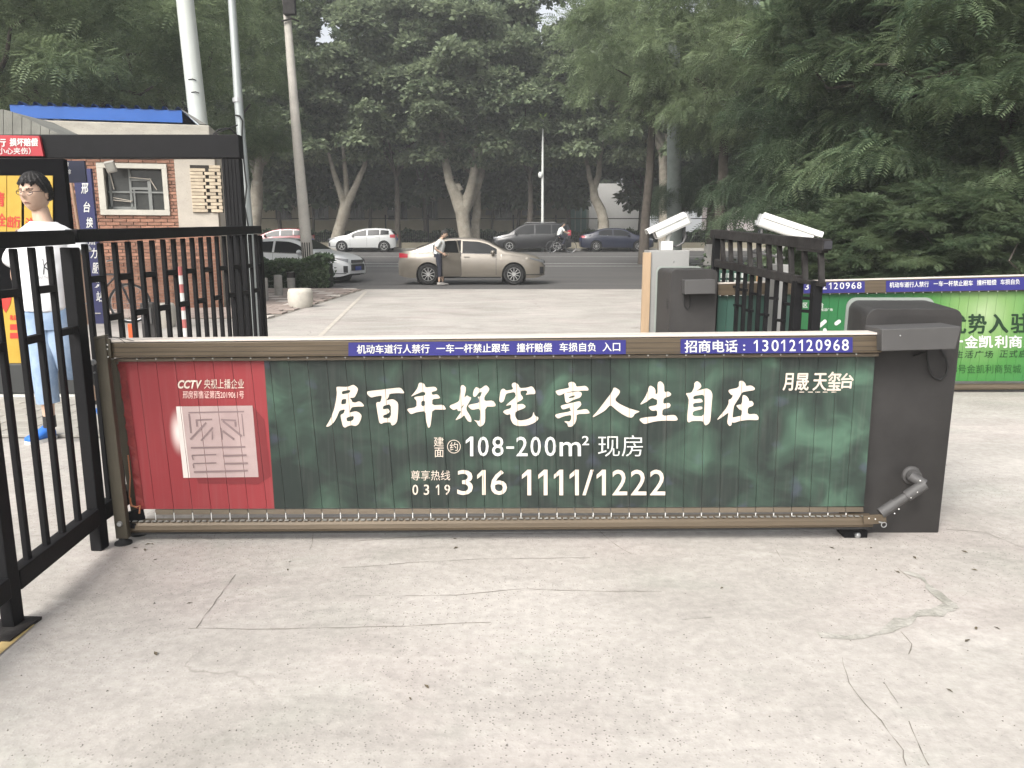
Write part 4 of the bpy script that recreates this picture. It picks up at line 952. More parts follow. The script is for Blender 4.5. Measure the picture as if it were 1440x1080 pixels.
for (a_, b_) in (((.09, .30), (.42, .22)), ((.09, .24), (.40, .20)), ((.40, .80), (.74, .76)), ((.75, .78), (.86, .50)), ((.06, .98), (.12, .50))): mb.bar(wp(i0+dw*a_[0], j0+dh*a_[1], -.10), wp(i0+dw*b_[0], j0+dh*b_[1], -.10), .012, .03, up=WN)
mb.build('loose_lath', PLAST, win)
# slab roof edge, roof deck and blue sheeting
def ev(px, py): return wuv(px, py)
ua, ub = -6.0, ev(298, 185)[0]
za0 = ev(200, 196)[1]; za1 = ev(200, 176.5)[1]
EAVE = M('weathered_slab', (.38, .36, .31), .9, var=.2, vsc=2, bump=.4, specks=.25, stretch=(1, 1, 3))
mb = MB(); wbox(mb, ua, ub, za0-.0, za1, -4.2, .32); mb.build('roof_slab', EAVE, gh, bevel=.02)
mb = MB(); wbox(mb, ua, 0, 0, za0-.01, -.3, -.05); mb.build('shopfront_wall', M('dark_shopfront', (.022, .02, .02), .5, var=.4, vsc=1.5), gh)
BLUE = M('blue_sheet', L((34, 88, 165))[:3], .35, var=.08, vsc=2)
q0 = wuv(18, 160); q1 = wuv(258, 170); zb0 = za1+.06
mb = MB(); wbox(mb, q0[0], q1[0], zb0, zb0+.22, .06, .10); rf = mb.build('blue_fascia', BLUE, gh)
nrib = 12
mb = MB(); pts = []
u = q0[0]; st = (q1[0]-q0[0])/nrib
for k in range(nrib):
    for du, dz in ((0, 0), (.55, 0), (.68, .06), (.84, .06)): pts.append((q0[0]+st*(k+du), dz))
pts.append((q1[0], 0))
V = []
for (uu, dz) in pts: V += [wp(uu, zb0+.222+dz, .12), wp(uu, zb0+.10+dz+.02, -3.6)]
mb.add(V, [(2*i, 2*i+1, 2*i+3, 2*i+2) for i in range(len(pts)-1)]); mb.build('corrugated_sheet', BLUE, gh)
mb = MB(); a_ = wp(q1[0]+.02, zb0+.23, .12); mb.prism([a_, a_+Vector((.42, 0, -.26)), a_+Vector((.30, 0, -.26)), a_+Vector((-.02, 0, -.0))], -WN*3.0); mb.build('roof_end_board', M('grey_board', (.16, .16, .15), .8), gh)
# flood lamp over the window
fl_ = thing('flood_lamp', wp(wuv(160, 240)[0], wuv(160, 240)[1], .3), 'small square floodlight on a bracket above the boarded window', 'lamp')
a_ = wp(*wuv(163, 237), .35); mb = MB(); Mx = Matrix.Rotation(ang+.2, 3, 'Z') @ Matrix.Rotation(R(25), 3, 'X') @ Matrix.Rotation(R(-15), 3, 'Y'); mb.box(a_, (.17, .09, .20), M=Mx); mb.build('housing', M('lamp_grey', (.30, .29, .26), .6, var=.2), fl_, bevel=.012)
mb = MB(); mb.box(a_+Mx@Vector((0, -.047, 0)), (.125, .008, .14), M=Mx); mb.build('lamp_glass', M('lamp_lens', (.42, .42, .38), .25, var=.15), fl_)
mb = MB(); mb.tube([a_+Vector((-.02, .02, .08)), wp(wuv(152, 228)[0], wuv(152, 228)[1], .02)], .014, 6); mb.build('bracket', BLACK_OLD, fl_)
# blue vertical boards
NAVY = M('navy_board', L((30, 34, 84))[:3], .5, var=.15, vsc=2)
bb = thing('name_board', G(138, 456), 'tall navy name board with white vertical characters leaning at the brick corner', 'sign')
YN = 12.4
fb = lambda px, py: P(px, py, YN)
mb = MB(); mb.prism([P(102, 238, YN), P(127, 237, YN), P(148.5, 455, YN), P(128, 456, YN)], (0, .06, 0)); mb.build('board', NAVY, bb)
fb2 = lambda px, py: P(px, py, YN-.006)
for ch, x, y in (('邢', 119, 265), ('台', 122, 291), ('换', 126, 313), ('热', 129.5, 337), ('力', 132, 356), ('服', 134.5, 377), ('务', 137, 397), ('站', 140, 417)):
    text('lettering', ch, (x-5.0, y-7.5, x+4.5, y+7.5), fb2, WHITE_INK, bb, off=.015, skx=-.8)
sb_ = thing('hanging_sign', P(98, 240, 11.0), 'small navy sign high up beside the dark shopfront', 'sign')
mb = MB(); mb.prism([P(86, 226, 11), P(118, 226, 11), P(121, 256, 11), P(92, 257, 11)], (0, .04, 0)); mb.build('board', M('grey_navy_board', L((32, 38, 62))[:3], .5), sb_)
text('lettering', '之家', (90, 228, 97, 234), lambda x, y: P(x, y, 10.99), WHITE_INK, sb_); text('lettering', '推拿', (91, 238, 100, 245), lambda x, y: P(x, y, 10.99), WHITE_INK, sb_)
tp = thing('wooden_pole', G(108, 450), 'thin brown wooden pole standing against the dark shopfront', 'pole')
mb = MB(); mb.tube([P(100, 256, 12), P(112, 330, 12), P(130, 452, 12)], .022, 8); mb.build('shaft', M('raw_wood', (.35, .22, .15), .8, var=.2), tp)
# grey tiled canopy above the beam
gc = thing('canopy', P(0, 190, 9.5), 'grey stone tiled canopy roof cut by the left edge behind the black beam', 'canopy')
SL_ = M('grey_roof_tile', (.17, .17, .15), .85, var=.3, vsc=3, bump=.5)
mb = MB(); Yc = 9.5
mb.prism([P(-260, 192, Yc), P(-260, 150, Yc), P(2, 154, Yc), P(12, 156, Yc), P(88, 192, Yc)], (0, .9, 0)); mb.build('roof_body', SL_, gc)
for k in range(7):
    x = -8+k*13; mb = MB(); ytop = 155 if x < 12 else 156+(x-12)*36/76
    mb.prism([P(x, ytop-1.2, Yc-.02), P(x+12.4, (155 if x+12 < 12 else 156+(x-0)*36/76)-1.2, Yc-.02), P(x+12.4, 191.5, Yc-.02), P(x, 191.5, Yc-.02)], (0, .018, 0)); mb.build('roof_tile', SL_, gc, bevel=.004)
# ================================================================== POLES
def pole(name, pts, rads, mat, label, n=16, cat='pole', smooth=True):
    base = Vector(pts[0]); t_ = thing(name, base, label, cat)
    mb = MB().tube(pts, rads, n); mb.build('shaft', mat, t_, smooth=50); return t_
Yw = 17.2
b_ = G(303, 425); wpole = pole('white_pole', [Vector((P(288, 180, Yw).x+.05, Yw, 0)), P(280, 180, Yw), P(260, 0, Yw), P(244, -140, Yw)], [.19, .185, .175, .165], M('white_pole_paint', (.52, .55, .51), .4, var=.06, vsc=2), 'thick white painted pole rising behind the gatehouse roof')
mb = MB()
for (x, y) in ((271, 112), (275, 130)): mb.tube([P(x-6, y, Yw-.18), P(x, y-1, Yw-.19), P(x+5, y+1, Yw-.18)], .01, 6)
mb.build('mark', BLACK_OLD, wpole)
Ys = 8.0
sp_ = pole('steel_pole', [Vector((P(352, 320, Ys).x, Ys, 0)), P(350, 320, Ys), P(336, 150, Ys), P(326, 0, Ys), P(318, -120, Ys)], [.042, .042, .042, .036, .036], M('grey_steel_paint', (.40, .43, .42), .35, metal=.4, var=.08), 'slim grey steel pole with loose cables beside the black portal')
mb = MB(); mb.tube([P(300, 189, 7.6), P(306, 183, 7.6), P(318, 180, 7.7), P(326, 183, 7.8), P(333, 190, 7.9)], .008, 6); mb.tube([P(303, 189, 7.6), P(312, 184, 7.6), P(334, 176, 7.92)], .006, 6); mb.tube([P(331, 162, 7.95), P(337, 163, 7.94), P(341, 170, 7.95), P(340, 200, 7.95), P(344, 240, 7.95), P(347, 262, 7.93), P(344, 290, 7.93), P(349, 318, 7.95)], .008, 6)
mb.build('cable', RUBBER, sp_, smooth=True)
mb = MB(); mb.lathe(P(334.5, 141, Ys), [(.05, -.02), (.05, .02)], 14); mb.build('clamp', STEEL, sp_)
Yk = 24.3
cp = pole('utility_pole', [Vector((P(437, 395, Yk).x, Yk, 0)), P(433, 365, Yk), P(418, 200, Yk), P(402, 0, Yk), P(392, -110, Yk)], [.19, .18, .145, .105, .09], CONC, 'round concrete utility pole with striped band standing behind the roadside hedge')
mb = MB()
for k in range(5):
    a0 = math.pi*1.5-.9+k*.36
    x0_, x1_ = P(433, 366, Yk), P(431.5, 341, Yk)
    for (rr) in (.192,):
        V = []
        for z_, c_ in ((0, x0_), (1, x1_)):
            for da in (0, .17): V.append(c_+Vector((rr*math.cos(a0+da), rr*math.sin(a0+da), 0)))
        mb.add(V, [(0, 1, 3, 2)])
mb.build('dark_stripe', BLACK, cp, fix=False)
mb = MB(); mb.box(P(407, 8, Yk-.2), (.35, .2, .5)); mb.tube([P(396, 30, Yk-.15), P(410, 26, Yk-.2), P(421, 30, Yk-.1)], .03, 6); mb.build('bracket', BLACK_OLD, cp, bevel=.02)
Yl = 50.3
lp = thing('street_lamp', Vector((P(763, 349, Yl).x, Yl, terr(Yl))), 'slim white street lamp post on the far side of the road', 'street lamp')
mb = MB(); mb.tube([Vector((P(763, 349, Yl).x, Yl, terr(Yl)+.0)), P(763, 240, Yl), P(763.5, 168, Yl)], [.10, .075, .05], 12); mb.build('post', WHITE, lp, smooth=True)
mb = MB(); mb.ball(P(760, 246, Yl-.1), (.16, .12, .2), 6); mb.build('box', WHITE, lp, smooth=True)
mb = MB(); LG = M('lamp_leaf_green', (.35, .50, .12), .5)
for s_ in (-1, 1):
    c_ = P(763.5, 168, Yl); mb.prism([c_, c_+Vector((s_*.12, 0, .12)), c_+Vector((s_*.28, 0, .42)), c_+Vector((s_*.10, 0, .30))], (0, .06, 0))
mb.build('lamp_head', LG, lp)
Yu = 36
up_ = pole('utility_pole', [Vector((P(948, 372, Yu).x, Yu, terr(Yu))), P(948, 230, Yu), P(947, 60, Yu)], [.36, .32, .27], M('grey_post_paint', (.22, .25, .23), .7, var=.15), 'thick grey-green round post behind the left plate camera')
# ================================================================== BOLLARDS, STONE BLOCKS, SMALL THINGS
BOL = M('bollard_stone', (.30, .29, .265), .85, var=.2, vsc=6, bump=.3)
for k, (x0_, x1_, yt_, yb_) in enumerate(((369, 378, 391, 424), (386.5, 398, 387, 417), (404.5, 415.5, 383, 406), (421.5, 431, 378, 405))):
    q = G((x0_+x1_)/2, yb_); s_ = q.y/F; r_ = (x1_-x0_)/2*s_; h_ = (yb_-yt_)*s_
    t_ = thing('bollard', q, ['grey concrete bollard nearest the black railing, first of the row by the hedge', 'grey concrete bollard second from the railing end of the row by the hedge', 'dark topped concrete bollard third from the railing along the hedge', 'grey concrete bollard below the striped utility pole, last of its row'][k], 'bollard', 'bollards along the footway')
    mb = MB().lathe(q, [(r_, 0), (r_, h_*.6), (r_*.97, h_-.02), (r_*.85, h_), (0, h_)], 20); mb.build('shaft', BOL, t_, smooth=40)
    if k in (2,): mb = MB().lathe(q+Vector((0, 0, h_*.66)), [(r_*1.01, 0), (r_*.98, h_*.335)], 20); mb.build('dark_cap', BLACK_OLD, t_)
STN = M('pale_stone', (.52, .49, .43), .85, var=.14, vsc=5, bump=.3, specks=.15)
def barrel(px0, px1, pyt, pyb, label):
    q = G((px0+px1)/2, pyb-2); s_ = q.y/F; r_ = (px1-px0)/2*s_; h_ = (pyb-pyt)*s_*.93
    o = MB().lathe(q, [(r_*.86, 0), (r_*.97, h_*.22), (r_, h_*.5), (r_*.98, h_*.8), (r_*.90, h_*.97), (r_*.80, h_), (0, h_*1.005)], 28).build('stone_block', STN, None, smooth=50)
    return tag(o, label, 'stone block', 'drum shaped stone blocks')
barrel(405.5, 440.5, 406, 434, 'pale drum shaped stone block standing on the footway in front of the hedge')
barrel(214, 248, 426, 462, 'pale drum shaped stone block seen between the bars of the left railing')
t_ = thing('warning_pole', G(262, 486), 'red and white striped pole seen between the railing bars', 'pole')
a_ = G(262, 486); Yq = a_.y
for k in range(9):
    p0 = P(252+k*1.25, 375+k*12.3, Yq); p1_ = P(252+(k+1)*1.25, 375+(k+1)*12.3, Yq)
    MB().tube([p0, p1_], .035, 10).build('band', (M('red_band', (.42, .12, .11), .5) if k % 2 == 0 else WHITE), t_)
t_ = thing('orange_box', G(187, 492), 'small orange box standing beyond the railing', 'box'); q = G(187, 492)
MB().box(q+Vector((0, 0, .16)), (.055, .05, .32)).build('box_body', M('orange_plastic', (.62, .10, .02), .45), t_, bevel=.006)
MB().box(q+Vector((.0, -.03, .10)), (.035, .006, .06)).build('door', M('orange_dark', (.40, .07, .02), .5), t_)
t_ = thing('grey_cabinet', G(200, 492), 'low dark grey control box beyond the railing', 'box'); q = G(200, 492)
MB().box(q+Vector((0, .3, .28)), (.16, .2, .55)).build('casing', CAB, t_, bevel=.01); MB().box(q+Vector((0, .19, .40)), (.12, .01, .2)).build('door', CAB_TOP, t_)
# bicycle parked by the gatehouse
def bicycle(c, yaw, label, sc=1.0, cat='bicycle'):
    t_ = thing('bicycle', c, label, cat, rz=yaw); r_ = .32*sc
    def P2(x, z): return Vector((x*sc, 0, z*sc))
    for x in (-.52, .52):
        w_ = MB().tube([Vector((x*sc+(r_-.012)*math.cos(k/24*6.2832), 0, r_+(r_-.012)*math.sin(k/24*6.2832))) for k in range(25)], .018*sc, 6, cap=False).build('wheel', RUBBER, t_, world=False, smooth=True)
        m_ = MB(); [m_.tube([Vector((x*sc, 0, r_)), Vector((x*sc+(r_-.03)*math.cos(k/14*6.2832), 0, r_+(r_-.03)*math.sin(k/14*6.2832)))], .0025, 4) for k in range(14)]
        m_.tube([Vector((x*sc+(r_-.032)*math.cos(k/24*6.2832), 0, r_+(r_-.032)*math.sin(k/24*6.2832))) for k in range(25)], .008, 5, cap=False); m_.build('rim', CHROME, w_, world=False)
    fr = MB(); A, B, Cc, D, E_ = P2(-.52, .32), P2(-.08, .30), P2(-.22, .80), P2(.36, .78), P2(.52, .32)
    for a, b in ((A, B), (A, Cc), (B, Cc), (B, D), (Cc, D), (D, E_)): fr.tube([a, b], .016*sc, 8)
    fr.build('frame', M('bike_frame_paint', (.02, .02, .025), .35), t_, world=False)
    MB().tube([P2(.36, .78), P2(.33, .98), P2(.33, 1.0)], .012*sc, 6).build('stem', CHROME, t_, world=False)
    MB().tube([Vector((.30*sc, -.26*sc, 1.0*sc)), Vector((.38*sc, -.12*sc, 1.02*sc)), Vector((.33*sc, 0, 1.0*sc)), Vector((.38*sc, .12*sc, 1.02*sc)), Vector((.30*sc, .26*sc, 1.0*sc))], .012*sc, 6).build('handlebar', CHROME, t_, world=False)
    MB().ball(P2(-.25, .90), (.13*sc, .07*sc, .035*sc), 6).build('saddle', RUBBER, t_, world=False, smooth=True)
    m_ = MB(); m_.tube([P2(-.08, .30), P2(.02, .18)], .01, 5); m_.box(P2(.04, .17), (.09, .14, .02)); m_.lathe(P2(-.08, .30), [(.09*sc, -.01), (.09*sc, .01)], 16, axis='Y'); m_.build('crank', CHROME, t_, world=False)
    return t_
q = G(132, 456); bicycle(Vector((q.x, q.y+.1, 0)), R(12), 'black bicycle parked behind the railing in front of the brick wall')
# ================================================================== RIGHT SIDE: railing, cameras, posts
YNR, YFR = 5.0, 7.05
def rr(px, py):      # a point of the right railing plane (from near right to far left)
    a = Vector((P(1165, 400, YNR).x, YNR, 0)); b = Vector((P(1003, 400, YFR).x, YFR, 0)); d = (b-a).normalized(); n_ = Vector((d.y, -d.x, 0))
    return PN(px, py, a, n_)
rf_ = thing('railing', Vector((2.0, 6.0, 0)), 'weathered black steel railing leaning in front of the cabinet at the right', 'fence')
def lin(x, xa, ya, xb, yb): return ya+(yb-ya)*(x-xa)/(xb-xa)
topc = lambda x: lin(x, 1003, 328.5, 1160, 344.5); sec = lambda x: lin(x, 1008, 370, 1118, 392)
mb = MB(); mb.bar(rr(1003, 328.5), rr(1163, 344.5), .06, .074); tr = mb.build('top_rail', BLACK_OLD, rf_, bevel=.004)
mb = MB(); q = rr(1163.2, 344.5)+Vector((.004, -.006, 0)); mb.box(q, (.05, .006, .052), rz=-.1); mb.build('tube_mouth_shade', DARK_INK, tr)  # dark plate paints the shade inside the open tube end
mb = MB(); mb.bar(rr(1006, 369.5), rr(1124, 394), .05, .062); mb.build('second_rail', BLACK_OLD, rf_, bevel=.004)
mb = MB(); mb.bar(rr(1124, 394.5), rr(1158, 400), .04, .03); mb.bar(rr(1124, 349), rr(1160, 352.5), .05, .03); mb.build('short_rail', BLACK_OLD, rf_, bevel=.003)
for x in (1006, 1016, 1027, 1040, 1054, 1067, 1081, 1096, 1112, 1131, 1154):
    a = rr(x, topc(x)+6); b = rr(x+1.5, (sec(x) if x < 1120 else 398))
    MB().bar(a, b, .03, .035, up=(1, 0, 0)).build('baluster', BLACK_OLD, rf_, bevel=.002)
for x in (1009, 1018.5, 1028.5, 1038.5, 1048.5, 1058, 1069, 1080, 1093, 1105, 1117):
    a = rr(x, sec(x)+3); b = Vector((a.x, a.y, .12)); MB().bar(a, b, .024, .03, up=(1, 0, 0)).build('bar', BLACK, rf_)
for k, (x0_, x1_, y_) in enumerate(((1009, 1018, 397), (1018.5, 1028.5, 423), (1024, 1034, 402), (1033, 1042, 429), (1040, 1050, 407), (1050, 1058, 436), (1058, 1069, 413), (1070, 1080, 442), (1082, 1093, 419), (1092, 1103, 450), (1104, 1114, 427), (1128, 1143, 419), (1128, 1141, 437), (1126, 1141, 465))):
    MB().bar(rr(x0_, y_), rr(x1_, y_+1.2), .024, .02).build('rung', BLACK, rf_)
for x, wd in ((1122, .075), (1149, .065)):
    a = rr(x, 395); b = Vector((a.x, a.y, 0)); MB().bar(a, b, wd, .06, up=(1, 0, 0)).build('post', BLACK, rf_, bevel=.004)
a = rr(1008, 330); MB().bar(a, Vector((a.x, a.y, 0)), .06, .06, up=(1, 0, 0)).build('post', BLACK, rf_, bevel=.004)
mb = MB(); mb.bar(Vector((rr(1008, 400).x, YFR-.1, .15)), Vector((rr(1149, 400).x, YNR+.2, .15)), .04, .05); mb.build('bottom_rail', BLACK, rf_)
def post(px, pyt, Y, wd, dp, mat, name, label, cat='post', pyb=None):
    a = P(px, pyt, Y); t_ = thing(name, Vector((a.x, Y, 0)), label, cat); MB().box2((a.x-wd/2, Y-dp/2, 0.02), (a.x+wd/2, Y+dp/2, a.z)).build('shaft', mat, t_, bevel=.005)
    MB().box2((a.x-wd/2-.02, Y-dp/2-.02, 0), (a.x+wd/2+.02, Y+dp/2+.02, .02)).build('base_plate', STEEL, t_); return t_
ORW = M('orange_board', (.58, .34, .16), .6, var=.15, vsc=4)
post(1068, 384, 7.3, .045, .04, ORW, 'orange_post', 'orange post seen through the right railing')
post(1078, 388, 7.5, .07, .05, STEEL, 'grey_post', 'light grey steel post seen through the right railing')
rt = post(1103, 394, 7.4, .03, .03, BLACK, 'red_tag_post', 'thin post carrying a red oval tag behind the right railing')
q = P(1102, 404, 7.37); MB().lathe(q, [(.0, -.01), (.035, -.008), (.04, .0), (.035, .008), (0, .01)], 14, axis='Y').build('red_tag', M('red_enamel', (.62, .07, .06), .4), rt)
MB().box(P(1090, 428, 7.37), (.18, .05, .03)).build('red_bar', M('red_enamel_dark', (.32, .04, .04), .5), rt)
cn = thing('white_screen_wall', G(1032, 440), 'low white pierced block screen glimpsed through the railing', 'wall'); q = P(1034, 410, 8.6)
mb = MB()
for i in range(4):
    for j in range(4): mb.box(Vector((q.x-.14+i*.075, 8.6, .70+j*.075)), (.05, .05, .05))
mb.build('block', WHITE, cn); mb = MB(); mb.box2((q.x-.2, 8.65, 0), (q.x+.15, 8.75, .98)); mb.build('backing', M('dark_green_sheet', (.03, .075, .055), .5, var=.3), cn)
# plate reading cameras
CW = M('camera_white', (.66, .66, .63), .3, var=.04)
def lpr(head_c, yaw, pitch, Lh, label, colx0, colx1, coly, Yc, orange=True, K=1.4):
    """box camera on a column"""
    z1 = P((colx0+colx1)/2, coly, Yc).z; xa, xb_ = P(colx0, coly, Yc).x, P(colx1, coly, Yc).x
    t_ = thing('plate_camera', Vector(((xa+xb_)/2, Yc, 0)), label, 'camera')
    MB().box2((xa, Yc, 0), (xb_, Yc+.30, z1)).build('column', M('light_grey_column', (.30, .30, .29), .5, var=.06), t_, bevel=.008)
    if orange:
        MB().box2((P(904.5, 355, Yc).x, Yc-.02, 0), (xa+.014, Yc+.03, z1-.02)).build('orange_edge_board', M('pale_orange_board', (.42, .30, .19), .6, var=.12, vsc=3, stretch=(8, 8, 1)), t_, bevel=.003)
        MB().ball(P(947.5, 368, Yc-.003), .007, 5).build('lock', CHROME, t_)
    MB().box2((xa+(xb_-xa)*.32, Yc+.07, z1), (xa+(xb_-xa)*.62, Yc+.19, z1+.085)).build('mount_block', CW, t_, bevel=.006)
    jx = xa+(xb_-xa)*.5
    mb = MB(); mb.tube([Vector((jx, Yc+.13, z1+.08)), Vector((jx+.01, Yc+.13, z1+.15))], .022, 10); mb.ball((jx+.01, Yc+.13, z1+.15), .03, 6); mb.build('ball_joint', CW, t_, smooth=True)
    Mx = Matrix.Rotation(yaw, 3, 'Z') @ Matrix.Rotation(pitch, 3, 'Y')
    hd = MB(); prof = [(y_*K, z_*K) for y_, z_ in [(-.055, -.045), (-.062, -.03), (-.062, .028), (-.05, .046), (.05, .046), (.062, .028), (.062, -.03), (.055, -.045)]]
    hd.prism([head_c+Mx@Vector((-Lh/2, y, z)) for y, z in prof], Mx@Vector((Lh, 0, 0))); h_ = hd.build('camera_housing', CW, t_, bevel=.004)
    sh = MB(); prof = [(y_*K, z_*K) for y_, z_ in [(-.07, .02), (-.068, .045), (-.05, .062), (.05, .062), (.068, .045), (.07, .02), (.064, .02), (.06, .042), (.046, .054), (-.046, .054), (-.06, .042), (-.064, .02)]]
    sh.prism([head_c+Mx@Vector((-Lh/2+.01, y, z)) for y, z in prof], Mx@Vector((Lh+.05, 0, 0))); sh.build('sun_shield', CW, t_, bevel=.002)
    MB().box(head_c+Mx@Vector((Lh/2+.002, 0, 0)), (.006, .095*K, .07*K), M=Mx).build('lens_window', GLASS, h_)
    mb = MB(); mb.box(head_c+Mx@Vector((-Lh/2-.01, 0, .0)), (.02, .11*K, .085*K), M=Mx); mb.lathe(head_c+Mx@Vector((-Lh/2-.02, .02, -.02)), [(.012, -.012), (.012, .012)], 10, axis='Z'); mb.build('rear_cap', STEEL, h_, bevel=.003)
    a = head_c+Mx@Vector((-Lh/2+.04, -.02, -.06)); mb = MB(); mb.tube([a, a+Vector((0, 0, -.04)), a+Vector((.012, 0, -.09)), a+Vector((-.01, 0, -.15)), a+Vector((-.07, 0, -.185)), Vector((jx+.04, Yc+.12, z1+.05))], .011, 8); mb.build('cable', M('grey_conduit', (.12, .12, .12), .6), t_, smooth=True)
    return t_
Yc1 = 7.3
hc = P(943, 318.5, Yc1+.12); lpr(hc, R(180), R(25), .33, 'white plate camera on a light grey column with an orange edge board', 913.5, 970, 352, Yc1, K=1.2)
hc = P(1105, 322, 6.4); lpr(hc, R(-12), R(19), .44, 'white plate camera tilted down behind the weathered right railing', 1096, 1110, 372, 6.3, orange=False, K=1.1)
# ================================================================== CARS
def interp(pts, x):
    if x <= pts[0][0]: return pts[0][1]
    for (a, b), (c, d) in zip(pts, pts[1:]):
        if x <= c: return b+(d-b)*(x-a)/(c-a) if c > a else d
    return pts[-1][1]
def smooth_profile(pts, x, r=.06):
    return sum(interp(pts, x+r*k/3) for k in range(-3, 4))/7
TYRE = M('tyre', (.012, .012, .012), .9, var=.15); ALLOY = M('alloy', (.55, .55, .54), .3, metal=.7, var=.05); WELL = M('wheel_well', (.008, .008, .008), .9)
CARGLASS = M('car_glass', (.010, .011, .012), .16, var=.1, spec=.18); REDLAMP = M('tail_lamp', (.35, .015, .03), .15, coat=.5); HEADL = M('head_lamp', (.13, .135, .14), .12, coat=1); TRIM = M('black_trim', (.015, .015, .016), .5)
SKINPALE = None
def car(name, spec, paint, label, loc, rz, group=None, open_door=False, lod=0):
    """car pointing along +x, origin on the road under its centre, near side is -y"""
    L_, W_ = spec['L'], spec['W']/2; top = spec['top']; belt = spec['belt']; wr = spec['wr']; wx = spec['wx']; Ar = wr+.055
    root = thing(name, (0, 0, 0), label, 'car', group)
    def zt(x): return smooth_profile(top, x)
    def zb(x):
        b = .20+.10*max(0, (abs(x-L_/2)-(L_/2-.45))/.45)**2
        for w_ in wx:
            d = Ar*Ar-(x-w_)**2
            if d > 0: b = max(b, wr+math.sqrt(d)-.0)
        return b
    def wbx(x):
        e = abs(x-L_/2)/(L_/2); return W_*(1-.22*e**7-.05*e**2)
    def Wf(x, z):
        w_ = wbx(x); bl = interp(belt, x)
        if z <= bl:
            t = (z-.2)/(bl-.2); return w_*(.93+.07*math.sin(math.pi*min(1, max(0, t*.85+.08)))+(.0))-(.02*max(0, (t-.8)/.2))
        return w_*.955-.02-(z-bl)*.42
    xs = set([i*L_/46 for i in range(47)])
    for w_ in wx:
        for k in range(-8, 9): xs.add(w_+Ar*math.sin(k*math.pi/16)*.999)
        xs.add(w_-Ar-.004); xs.add(w_+Ar+.004)
    xs = sorted(x for x in xs if 0 <= x <= L_)
    rows = []
    NS = 15
    for x in xs:
        t_, b_ = zt(x), zb(x); sec = []
        ends = min(1, .25+min(x, L_-x)/.10)
        rc = min(.10, (t_-b_)*.3)
        for i in range(NS):
            z = b_+(t_-rc-b_)*i/(NS-1); sec.append((Wf(x, z), z))
        w1_ = Wf(x, t_-rc)
        for k in range(1, 5):
            a = math.pi/2*k/4; sec.append((w1_-rc*1.2*(1-math.cos(a))*1.0, t_-rc+rc*math.sin(a)*.86))
        for fr_ in (.7, .35, 0): sec.append((max(0, (w1_-rc*1.2))*fr_, t_-rc*.14+rc*.14*(1-fr_*fr_)))
        pull = 1 if .10 < x < L_-.10 else .93+.07*(min(x, L_-x)/.10)
        rows.append([(x, y*pull, z) for y, z in sec])
    m = len(rows[0]); body = MB(); V = []; Fs = []
    for r_ in rows: V += [(x, -y, z) for x, y, z in r_]
    k2 = len(V)
    for r_ in rows: V += [(x, y, z) for x, y, z in r_]
    n = len(rows)
    for s_, o_ in ((0, 0), (1, k2)):
        for i in range(n-1):
            for j in range(m-1):
                f = (o_+i*m+j, o_+(i+1)*m+j, o_+(i+1)*m+j+1, o_+i*m+j+1); Fs.append(f if s_ == 0 else f[::-1])
    Fs.append([i for i in range(m)]+[k2+i for i in range(m-2, -1, -1)]); Fs.append([(n-1)*m+i for i in range(m)][::-1]+[k2+(n-1)*m+i for i in range(m-1)])
    body.add(V, Fs); me = body.mesh('body', smooth=38)
    bo = link('body', me, paint, root)
    # floor and wells
    MB().box((L_/2, 0, .30), (L_-.5, W_*1.6, .16)).build('underbody', WELL, root, world=False)
    for w_ in wx:
        mb = MB(); mb.lathe((w_, 0, wr), [(Ar+.01, -W_*.93), (Ar+.01, W_*.93)], 28, axis='Y', cap=False); mb.box((w_, 0, wr+.05), (2*Ar, W_*1.3, 2*Ar-.15)); mb.build('wheel_housing', WELL, root, world=False)
    for w_ in wx:
        for s_ in (-1, 1):
            yo = s_*(W_-.115)
            tb = MB(); tb.lathe((w_, yo, wr), [(wr*.66, -.10), (wr*.92, -.105), (wr, -.08), (wr, .08), (wr*.92, .105), (wr*.66, .10)], 30, axis='Y', cap=False); tb.lathe((w_, yo, wr), [(0, -.03), (wr*.66, -.03), (wr*.66, .03), (0, .03)], 24, axis='Y', cap=False); wh = tb.build('wheel', TYRE, root, world=False, smooth=40)
            rb = MB(); rb.lathe((w_, yo+s_*.085, wr), [(wr*.69, -.03*1), (wr*.69, .018), (wr*.63, .018), (wr*.60, -.02)], 30, axis='Y', cap=False)
            rb.lathe((w_, yo+s_*.08, wr), [(0, .02*s_), (.055, .018*s_), (.06, -.02*s_)], 14, axis='Y', cap=False)
            ns = spec.get('spokes', 5)
            for k in range(ns):
                a = 2*math.pi*k/ns+.3; c_, sn = math.cos(a), math.sin(a)
                rb.bar((w_+.04*c_, yo+s_*.09, wr+.04*sn), (w_+wr*.64*c_, yo+s_*.09, wr+wr*.64*sn), .02, (.055 if ns > 6 else .085), up=(0, 1, 0))
            rb.build('rim', ALLOY, wh, world=False)
    # conformal patches on the flank
    def patch(nm, mat, x0, x1, zlo, zhi, side=-1, off=.005, nx=16, nz=5, par=None, th=0, mirror=True):
        sides = (-1, 1) if mirror else (side,)
        out = None
        for sd_ in sides:
            mb = MB(); V = []
            for i in range(nx+1):
                x = x0+(x1-x0)*i/nx; a, b = (zlo(x) if callable(zlo) else zlo), (zhi(x) if callable(zhi) else zhi); b = max(a+.001, b)
                for j in range(nz+1):
                    z = a+(b-a)*j/nz; V.append((x, sd_*(Wf(x, z)+off), z))
            Fs_ = []
            for i in range(nx):
                for j in range(nz):
                    f = (i*(nz+1)+j, (i+1)*(nz+1)+j, (i+1)*(nz+1)+j+1, i*(nz+1)+j+1); Fs_.append(f if sd_ < 0 else f[::-1])
            mb.add(V, Fs_); o = mb.build(nm, mat, par or root, world=False, smooth=60, fix=False)
            if out is None: out = o
        return out
